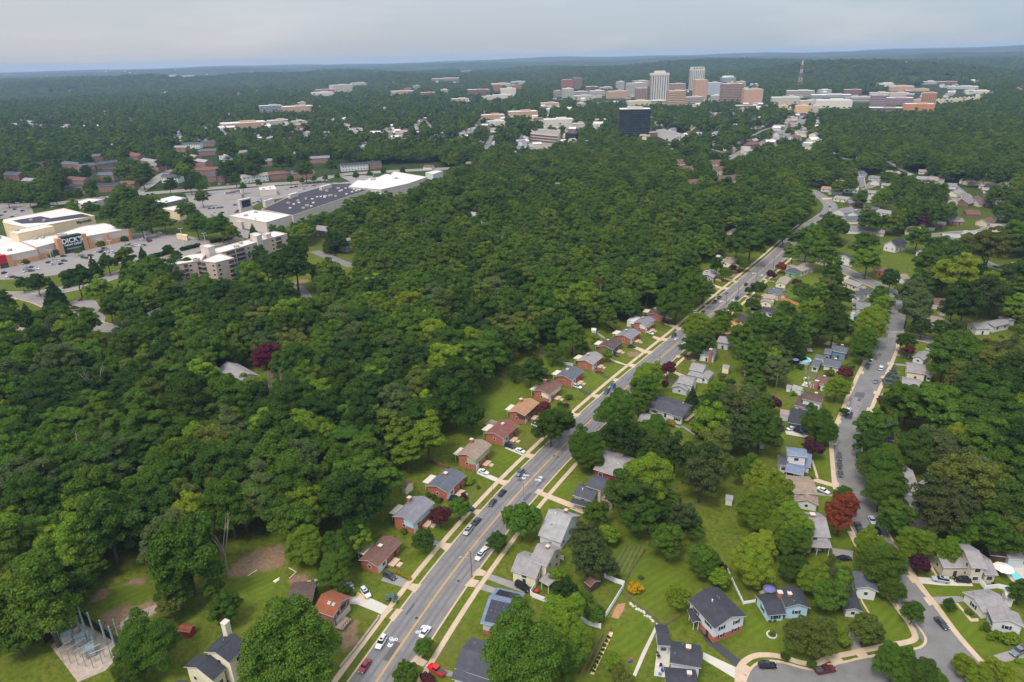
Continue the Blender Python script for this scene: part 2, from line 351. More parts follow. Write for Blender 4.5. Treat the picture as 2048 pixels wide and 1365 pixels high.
ROADS.append(road('side_street', 'T 1740,505 1780,540 1800,575', 5, z=.012, kerb=False))
ROADS.append(road('boulevard', 'T -120,560 60,562 230,550 400,520 520,490 650,450 800,402 1000,340 1180,278 1400,222', 14, M_LOT, .012))
ROADS.append(road('avenue', 'Q -60,970 300,960 560,930 800,905 1100,880 1500,850 1800,830 R 0,790 300,770 600,755 760,745', 16, M_LOT, .010))
ROADS.append(road('side_street', 'Q 760,920 830,880 900,830 950,790 1010,760', 10, M_LOT, .012))
ROADS.append(road('side_street', 'T 130,560 240,590 330,630 430,680 560,735 700,760', 9, M_LOT, .014))
sheet('parking_lot', zs('T 400,600 480,580 560,590 620,690 600,735 470,660'), .010, M_LOT)
sheet('parking_lot', zs('T -60,470 -60,360 70,370 300,330 760,200 860,190 1090,210 1240,240 1240,265 1020,310 760,360 540,400 330,440 90,465'), .008, M_LOT)
sheet('parking_lot', zs('Q 780,960 1100,930 1080,900 1400,870 2050,830 R 0,800 200,790 150,860 P 1200,400 880,560 700,600 500,440'), .008, M_LOT)
sheet('parking_lot', zs('Q -60,1060 -60,970 180,960 200,1030 60,1040'), .008, M_LOT)
sheet('parking_lot', zs('R 1090,665 1060,630 1120,600 1300,590 1210,660'), .02, M_LOT)
sheet('loading_yard', zs('P 850,640 1060,690 1300,690 1480,560 1500,590 1330,740 1050,770 870,720'), .02, M_LOT)
sheet('gravel_pad', zs('c 1310,640 1480,500 1850,360 1900,440 1700,560 1480,690 1430,820 1340,780'), .02, M_GRAV)
# patches on the side street, tree shade painted on the main street and markings
def patch(s, m, z=.030): return sheet('road_patch', zs(s), z, m)
patch('J 1085,842 1180,850 1165,908 1065,890', M_PATCH); patch('J 1050,892 1160,910 1090,1100 1010,1090', M_PATCH2, .028); patch('J 985,1035 1060,1050 1040,1125 962,1112', M_NEW, .034)
patch('J 1380,210 1500,225 1490,285 1350,285', M_PATCH2, .028); patch('C 960,930 1060,860 1110,875 1020,950', M_WHEEL_SHADE, .045)  # the last sheet is the kerb tree's shadow, painted on the main street
_pr = random.Random(2); M_TAR = mat('tar_patch', S(92, 87, 89), .9, .1, 1., coord='World')
for k in range(16):
    rd, w_ = ((MAIN, 4.6), (SIDE, 3.4))[k % 3 == 2]; i = _pr.randrange(6, 60 if rd is MAIN else 95); f = _pr.uniform(-w_, w_-1.4); ribbon('road_patch', [rd[i], rd[i]+(rd[i+1]-rd[i])*_pr.uniform(.3, .9)], f, f+_pr.uniform(.5, 1.4), .040, M_TAR if k % 2 else M_PATCH)
    n = norms(rd)[i+2]; c = rd[i+2]+n*_pr.uniform(-w_, w_)
    if k < 9: sheet('manhole_cover', [(c[0]+.4*math.cos(a), c[1]+.4*math.sin(a)) for a in np.linspace(0, 5.6, 9)], .044, M_NEW)
def sharrow(zm, X, Y, X2, Y2):
    """bicycle and chevrons painted on the road, heading from X,Y to X2,Y2"""
    a, c = zz(zm, X, Y), zz(zm, X2, Y2); u = (c-a)/np.linalg.norm(c-a); v = np.array([u[1], -u[0], 0]); q = MB()
    def seg(p0, p1, w=.09):
        p0 = a+u*p0[0]+v*p0[1]; p1 = a+u*p1[0]+v*p1[1]; d = (p1-p0)/np.linalg.norm(p1-p0); n = np.array([d[1], -d[0], 0])*w
        q.face([(*(p+s*n)[:2], .048) for p, s in ((p0, 1), (p1, 1), (p1, -1), (p0, -1))][::-1], M_WHT)
    for cy in (-.62, .62):
        for k in range(8):
            f = lambda i: (cy*.0-.1+.38*math.cos(math.pi*i/4), cy+.38*math.sin(math.pi*i/4)); seg(f(k), f(k+1), .08)
    seg((-.1, -.62), (.5, -.2)); seg((.5, -.2), (-.1, .1)); seg((-.1, .1), (-.1, -.62)); seg((.5, -.2), (.55, .4)); seg((-.1, .1), (.55, .4)); seg((.55, .4), (-.1, .62)); seg((.55, .4), (.8, .5))
    for o in (1.25, 1.75): seg((o, -.55), (o+.55, 0), .12); seg((o+.55, 0), (o, .55), .12)
    tag(q.build('bicycle_marking', M_WHT), kind='structure')
for s in (('A', 545, 815, 520, 860), ('A', 820, 745, 848, 700), ('C', 672, 1285, 640, 1330), ('C', 800, 1335, 830, 1300), ('C', 1590, 415, 1570, 440), ('D', 1395, 905, 1360, 945), ('D', 1470, 965, 1500, 930), ('D', 1855, 525, 1830, 550), ('D', 1970, 520, 1995, 495), ('L', 325, 830, 300, 855), ('L', 432, 825, 460, 800), ('L', 655, 545, 640, 560), ('L', 730, 570, 750, 550)): sharrow(*s)
# driveways and aprons
M_DRV = mat('driveway_grey', S(138, 130, 126), .9, .1, .5, coord='World', detail=6); M_BLK = mat('driveway_black', S(66, 64, 69), .9, .12, .5, coord='World', detail=6)
def drive(s, m=M_DRV, z=.05, name='driveway'): return sheet(name, zs(s), z, m)
def apron(s): return sheet('apron', zs(s), .134, M_CONC)
drive('A 440,185 560,150 740,235 690,300 420,215'); drive('A 75,390 190,370 330,400 545,500 470,580 330,520 180,460 70,450', M_CONC2); drive('A 180,330 230,350 290,420 160,370', mat('sand_heap', S(205, 170, 120), .95, .15, .8, coord='World'), .055)
apron('A 690,300 740,245 835,258 770,345'); apron('A 505,600 580,505 650,512 545,640'); drive('A 1490,130 1800,235 1950,330 1880,340 1480,190'); drive('A 1400,225 1620,300 1590,350 1370,290')
apron('A 1420,85 1500,125 1470,170 1345,165'); apron('A 1340,198 1430,218 1370,285 1270,272'); apron('A 780,980 900,1045 850,1100 720,1050'); drive('A 880,1065 1160,1150 1140,1200 990,1170 850,1110')
drive('B 940,915 1065,955 1030,1000 935,955'); apron('B 1065,955 1160,965 1090,1050 1030,1005'); apron('B 1390,615 1450,615 1410,685 1355,645'); drive('B 1400,215 1520,250 1660,310 1620,340 1400,245', M_CONC2); apron('B 1650,310 1750,320 1690,375 1610,340')
drive('C 470,985 680,1065 720,1070 700,1110 650,1090 460,1010', M_CONC2); apron('C 710,1065 780,1080 735,1125 680,1100'); drive('C 1040,590 1150,630 1190,660 1150,665 1040,620', M_CONC); apron('C 1160,655 1240,655 1210,690 1150,680')
drive('C 1245,405 1350,460 1340,485 1220,420', M_BLK); apron('C 1370,460 1450,465 1410,500 1350,485'); drive('C 1440,245 1560,295 1545,310 1430,260', M_BLK); apron('C 1580,295 1640,300 1600,330 1560,318')
drive('C 1530,85 1700,150 1770,145 1740,175 1690,160 1560,120', M_CONC); apron('C 1730,140 1810,155 1780,190 1720,170'); drive('D 970,985 1110,1040 1080,1065 960,1010', M_CONC); apron('D 1110,1035 1165,1045 1130,1075 1080,1058')
drive('D 1160,880 1270,915 1240,940 1150,900', M_CONC); apron('D 1260,905 1320,912 1290,940 1230,930'); drive('D 1760,350 1900,395 1880,410 1750,370', M_CONC); apron('D 1890,385 1945,392 1920,412 1870,403'); drive('D 1890,285 2030,325 2010,340 1880,300', M_CONC)
drive('D 1280,745 1400,780 1450,810 1420,815 1270,765', M_CONC); apron('D 1400,795 1465,800 1430,830 1385,815'); drive('D 1730,455 1820,465 1800,480 1720,465'); apron('D 1690,560 1730,570 1700,585 1670,575'); drive('D 1530,1110 1600,1130 1580,1150 1520,1130'); apron('D 1400,1080 1450,1090 1420,1110 1385,1100')
drive('E 280,510 620,640 740,690 760,740 600,690 400,610 250,545', M_CONC); apron('E 290,505 345,520 310,570 250,545'); drive('D 1370,1240 1520,1300 1560,1330 1500,1330 1360,1260', M_CONC); drive('K 430,680 520,720 600,760 560,765 470,720', M_BLK); drive('K 120,960 220,1040 300,1070 340,1085 250,1060 150,1020', M_BLK)
drive('L 590,780 720,810 700,825 570,795', M_CONC); drive('L 750,600 880,625 860,640 740,615', M_CONC); apron('L 560,770 610,782 590,800 540,790'); drive('L 1600,470 1680,440 1700,455 1640,490'); drive('L 1510,640 1620,565 1640,580 1560,660', M_CONC)
drive('G 490,740 560,760 600,880 760,1000 950,1150 900,1215 740,1080 590,960 500,830', M_BLK); apron('G 940,1160 1035,1210 985,1300 900,1225'); drive('G 545,1050 900,1215 870,1320 540,1120', M_CONC2); apron('G 870,1215 985,1290 975,1357 865,1357'); drive('G 560,870 660,950 640,960 555,880')
apron('G 1830,1130 1920,1080 1990,1150 1890,1195'); apron('H 280,1040 400,1025 450,1085 360,1110'); drive('H 260,840 340,860 380,1010 290,1040 240,900'); None
drive('H 930,275 1100,290 1500,320 1530,375 1200,365 990,345', M_CONC2); apron('H 845,265 930,270 985,345 905,345'); drive('H 1090,485 1360,475 1440,490 1450,530 1140,560'); apron('H 1010,490 1090,485 1150,560 1075,580'); drive('H 1640,1110 2048,990 2048,1110 1860,1150'); apron('H 1570,1180 1650,1110 1690,1180 1620,1230')
drive('I 620,520 690,500 860,555 900,575 860,590 700,545', M_CONC); apron('I 850,540 915,545 905,590 860,600'); drive('I 690,645 870,665 880,690 700,670'); drive('I 840,1210 1060,1245 1050,1310 850,1300'); apron('I 840,110 905,120 880,165 835,150'); drive('J 360,1240 440,1235 600,1290 560,1310 370,1275', M_CONC2); drive('N 720,345 880,380 870,400 710,360'); drive('N 700,445 850,460 850,475 700,465'); drive('N 590,755 740,780 735,795 580,770')
apron('J 975,935 1025,940 1015,975 965,965'); apron('J 885,1120 940,1140 920,1175 880,1150'); apron('J 1110,620 1170,635 1160,665 1105,650'); apron('J 1415,535 1460,545 1445,575 1400,560'); apron('J 1345,675 1390,685 1380,710 1335,700'); apron('J 1270,830 1315,840 1300,870 1260,860'); apron('J 1200,1000 1270,1015 1250,1045 1190,1035'); drive('h 20,335 120,330 125,345 25,350', M_CONC); drive('h 295,450 405,445 410,460 300,465', M_CONC); drive('E 620,690 760,745 740,760 610,705', M_CONC)
# lawn of mown stripes behind the grey gambrel house
M_ST1 = mat('mown_pale', (.115, .125, .022), .95, .2, .5, coord='World', detail=6); M_ST2 = mat('mown_dark', (.062, .095, .012), .95, .2, .5, coord='World', detail=6)
q0, q1, q2, q3 = zs('E 1150,1090 1385,1080 1260,1357 985,1357')
for k in range(10):
    a, c = k/10, (k+1)/10; f = lambda u, p, r: p+(r-p)*u
    sheet('lawn', [f(a, q0, q1), f(c, q0, q1), f(c, q3, q2), f(a, q3, q2)], .006, M_ST1 if k % 2 else M_ST2)
sheet('lawn', zs('L 1060,735 1270,800 1230,880 1000,800'), .006, mat('lawn_bright', (.085, .14, .012), .95, .2, .4, coord='World', detail=6))
# ------------------------------------------------------------------ trees: prototypes
def leafmat(name, woods=False):
    m = bpy.data.materials.new(name); m.use_nodes = True; t = m.node_tree; t.nodes.clear()
    o = N(t, 'ShaderNodeOutputMaterial'); oi = N(t, 'ShaderNodeObjectInfo'); ge = N(t, 'ShaderNodeNewGeometry')
    if woods:
        r = N(t, 'ShaderNodeValToRGB'); e = r.color_ramp.elements; r.color_ramp.interpolation = 'LINEAR'
        cols = [(0.036, 0.07, 0.013), (0.075, 0.133, 0.015), (0.049, 0.093, 0.015), (0.108, 0.173, 0.017), (0.054, 0.097, 0.019), (0.082, 0.125, 0.019), (0.125, 0.175, 0.019), (0.06, 0.112, 0.017)]
        e[0].position = 0; e[0].color = (*cols[0], 1); e[1].position = 1; e[1].color = (*cols[-1], 1)
        for i, c in enumerate(cols[1:-1]):
            k = e.new((i+1)/(len(cols)-1)); k.color = (*c, 1)
        t.links.new(oi.outputs['Random'], r.inputs[0]); base = r.outputs[0]
    else: base = oi.outputs['Color']
    hs = N(t, 'ShaderNodeHueSaturation'); t.links.new(base, hs.inputs['Color'])
    mr = N(t, 'ShaderNodeMapRange', inp={'To Min': .72, 'To Max': 1.3}); t.links.new(ge.outputs['Random Per Island'], mr.inputs['Value']); t.links.new(mr.outputs[0], hs.inputs['Value'])
    tc = N(t, 'ShaderNodeTexCoord'); nz_ = N(t, 'ShaderNodeTexNoise', inp={'Scale': .35, 'Detail': 2.0}); t.links.new(tc.outputs['Object'], nz_.inputs['Vector'])
    mh = N(t, 'ShaderNodeMapRange', inp={'From Min': .3, 'From Max': .7, 'To Min': .484, 'To Max': .512}); t.links.new(nz_.outputs['Fac'], mh.inputs['Value']); t.links.new(mh.outputs[0], hs.inputs['Hue'])
    d = N(t, 'ShaderNodeBsdfDiffuse'); tr = N(t, 'ShaderNodeBsdfTranslucent'); mx = N(t, 'ShaderNodeMixShader', inp={0: .25})
    t.links.new(hs.outputs[0], d.inputs[0]); t.links.new(hs.outputs[0], tr.inputs[0]); t.links.new(d.outputs[0], mx.inputs[1]); t.links.new(tr.outputs[0], mx.inputs[2]); t.links.new(mx.outputs[0], o.inputs[0])
    return m
M_LEAF = leafmat('foliage'); M_WOODS = leafmat('woods_foliage', True)
M_BARK = mat('bark', (.10, .078, .055), .95, .3, 2.); M_DEAD = mat('dead_wood', (.26, .22, .18), .95, .25, 2.)
def crown_arrays(seed, R, z0, H, n, leaf, shape='oak', puffs=38, squash=1.0):
    """leaf-sized faces gathered in clumps over an uneven crown; returns verts, quads"""
    r = np.random.default_rng(seed); C = []; PR = []
    hc = (H-z0)
    if shape == 'cone':
        k = puffs
        for i in range(k):
            u = (i+.5)/k; zc = z0+hc*u; rad = R*(1-u)**.85*(.85+.3*r.random()); a = i*2.4+r.random()
            C.append((math.cos(a)*rad*.62, math.sin(a)*rad*.62, zc)); PR.append(max(.35*rad, .25)+.12*R*(1-u))
    else:
        lob = r.normal(0, .13, 5); ph = r.random(5)*6.28
        tries = 0
        while len(C) < puffs and tries < 5000:
            tries += 1
            d = r.normal(size=3); d /= np.linalg.norm(d)
            if d[2] < -.45: continue
            az = math.atan2(d[1], d[0]); k = 1+sum(lob[j]*math.cos((j+1)*az+ph[j]+d[2]*2) for j in range(5))
            q = r.uniform(.52, .86)*k
            zt = {'oak': .62, 'round': .5, 'tall': .5, 'vase': .72}[shape]
            p = np.array([d[0]*R*q, d[1]*R*q, z0+hc*.42+d[2]*hc*(zt if d[2] > 0 else .40)*q])
            rp = R*r.uniform(.17, .34)
            if any(np.linalg.norm(p-c) < 0.50*(rp+pp) for c, pp in zip(C, PR)) and tries < 3000: continue
            C.append(tuple(p)); PR.append(rp)
    C = np.array(C); PR = np.array(PR); w = PR**2; w = w/w.sum()
    pi = r.choice(len(C), n, p=w); d = r.normal(size=(n, 3)); d /= np.linalg.norm(d, axis=1)[:, None]
    low = d[:, 2] < -.15; d[low, 2] *= -1
    rr = PR[pi]*r.uniform(.70, 1.10, n)
    if shape == 'cone': d[:, 2] = d[:, 2]*.5-.1
    pos = C[pi]+d*rr[:, None]*np.array([1, 1, .8])
    nr = d+r.normal(0, .55, (n, 3)); nr[:, 2] += .25; nr /= np.linalg.norm(nr, axis=1)[:, None]
    a = np.cross(nr, r.normal(size=(n, 3))); a /= np.linalg.norm(a, axis=1)[:, None]; b = np.cross(nr, a)
    s = leaf*r.uniform(.6, 1.35, n)[:, None]*.5; s2 = s*r.uniform(.55, .95, n)[:, None]
    V = np.stack([pos-a*s-b*s2*.4, pos+b*s2*-1.0, pos+a*s+b*s2*.3, pos+b*s2], 1).reshape(-1, 3)
    F_ = np.arange(4*n).reshape(n, 4)
    return V, F_
def trunk_mb(seed, H, z0, R, rb, limbs=5, m=None):
    r = random.Random(seed); q = MB(); m = m or M_BARK
    x = y = 0; zt = z0+(H-z0)*.35; pts = [(0, 0, 0)]
    for k in (1, 2, 3): pts.append((r.uniform(-.2, .2)*k, r.uniform(-.2, .2)*k, zt*k/3))
    for k in range(3): q.tube(pts[k], pts[k+1], rb*(1-.2*k), rb*(.8-.2*k), m, 7)
    for k in range(limbs):
        a = k*2*math.pi/limbs+r.uniform(-.4, .4); l = R*r.uniform(.5, .85)
        e = (pts[3][0]+math.cos(a)*l, pts[3][1]+math.sin(a)*l, zt+(H-zt)*r.uniform(.3, .7)); mid = (e[0]*.45, e[1]*.45, zt+(e[2]-zt)*.55)
        s0 = pts[2] if k % 2 else pts[3]
        q.tube(s0, mid, rb*.42, rb*.28, m, 5); q.tube(mid, e, rb*.28, rb*.1, m, 5)
    return q
PROTO = {}
def proto(key, seed, R, z0, H, n, leaf, shape, puffs, rb, mtl=None, limbs=5):
    V, F_ = crown_arrays(seed, R, z0, H, n, leaf, shape, puffs)
    cm = raw_mesh(key+'_crown', V, F_, [mtl or M_LEAF])
    tq = trunk_mb(seed, H, z0, R, rb, limbs); tm = bpy.data.meshes.new(key+'_trunk'); tm.from_pydata(tq.v, [], tq.f); tm.materials.append(M_BARK)
    PROTO[key] = (cm, tm, R, H, z0)
# key: broad oaks, round maples, tall poplars, conifers, pines; 'f' = finer leaves for the nearest trees
for i in range(5): proto(f'oak{i}', 10+i, 6, 3.0, 15, 20000, .48, 'oak', 56+4*i, .42)
for i in range(3): proto(f'tall{i}', 20+i, 4.6, 4.5, 18, 18000, .48, 'tall', 54, .38)
for i in range(3): proto(f'round{i}', 30+i, 3, 1.6, 7, 6500, .40, 'round', 50, .16)
for i in range(2): proto(f'oakf{i}', 40+i, 6, 2.2, 13.5, 48000, .31, 'oak', 95, .42)
for i in range(2): proto(f'conifer{i}', 50+i, 4.6, .8, 13, 10000, .6, 'cone', 70, .28, limbs=0)
for i in range(2): proto(f'pine{i}', 60+i, 4.6, 2.5, 14, 11000, .42, 'oak', 60, .30)
for i in range(2): proto(f'shrub{i}', 70+i, 1.5, .05, 2.0, 2200, .26, 'round', 22, .05, limbs=3)
TINT = {'deep': (.027, .055, .008), 'mid': (.040, .078, .009), 'bright': (.074, .124, .010), 'lime': (.098, .140, .011), 'olive': (.056, .075, .013), 'grey': (.046, .068, .020), 'shade': (.020, .042, .008),
        'purple': (.060, .018, .018), 'rust': (.105, .030, .014), 'plum': (.038, .014, .020), 'blue': (.085, .12, .095), 'yellow': (.55, .33, .012), 'gold': (.30, .27, .015), 'pinegreen': (.032, .046, .013), 'magenta': (.055, .010, .018)}
TW = {'deep': 'deep green', 'mid': 'mid green', 'bright': 'bright green', 'lime': 'yellow-green', 'olive': 'olive green', 'grey': 'grey-green', 'shade': 'very dark green', 'purple': 'purple-red', 'rust': 'rust-red', 'plum': 'dark plum',
      'blue': 'silvery blue', 'yellow': 'bright yellow flowering', 'gold': 'golden', 'pinegreen': 'dull green', 'magenta': 'crimson'}
_tr = random.Random(77)
def tree(key, loc, sR, sH, tint, name, label, cat, group, trunk=True):
    cm, tm, R, H, z0 = PROTO[key]
    t = thing(name, label, cat, loc, _tr.uniform(0, 6.28), group)
    c = link('crown', cm, t); c.scale = (sR, sR, sH); k = _tr.uniform(.82, 1.2); c0 = TINT[tint]
    k *= 1.7 if tint not in ('yellow', 'gold') else 1; c.color = (c0[0]*k*_tr.uniform(1.0, 1.2), c0[1]*k, c0[2]*k*1.05, 1)
    if trunk:
        q = link('trunk', tm, t); q.scale = (sR, sR, sH)
    return t
def crown_fit(x, y, r, key, asp=None):
    """ground point and scale of a tree whose crown centre is seen at photo px x, y with radius r px"""
    cm, tm, R, H, z0 = PROTO[key]; zc = 6.
    for _ in range(8):
        p = gp(x, y, zc); d = pr(p)[2]; s = r*d/FPX/R; zc = s*(z0+(H-z0)*.5)
    return p, s
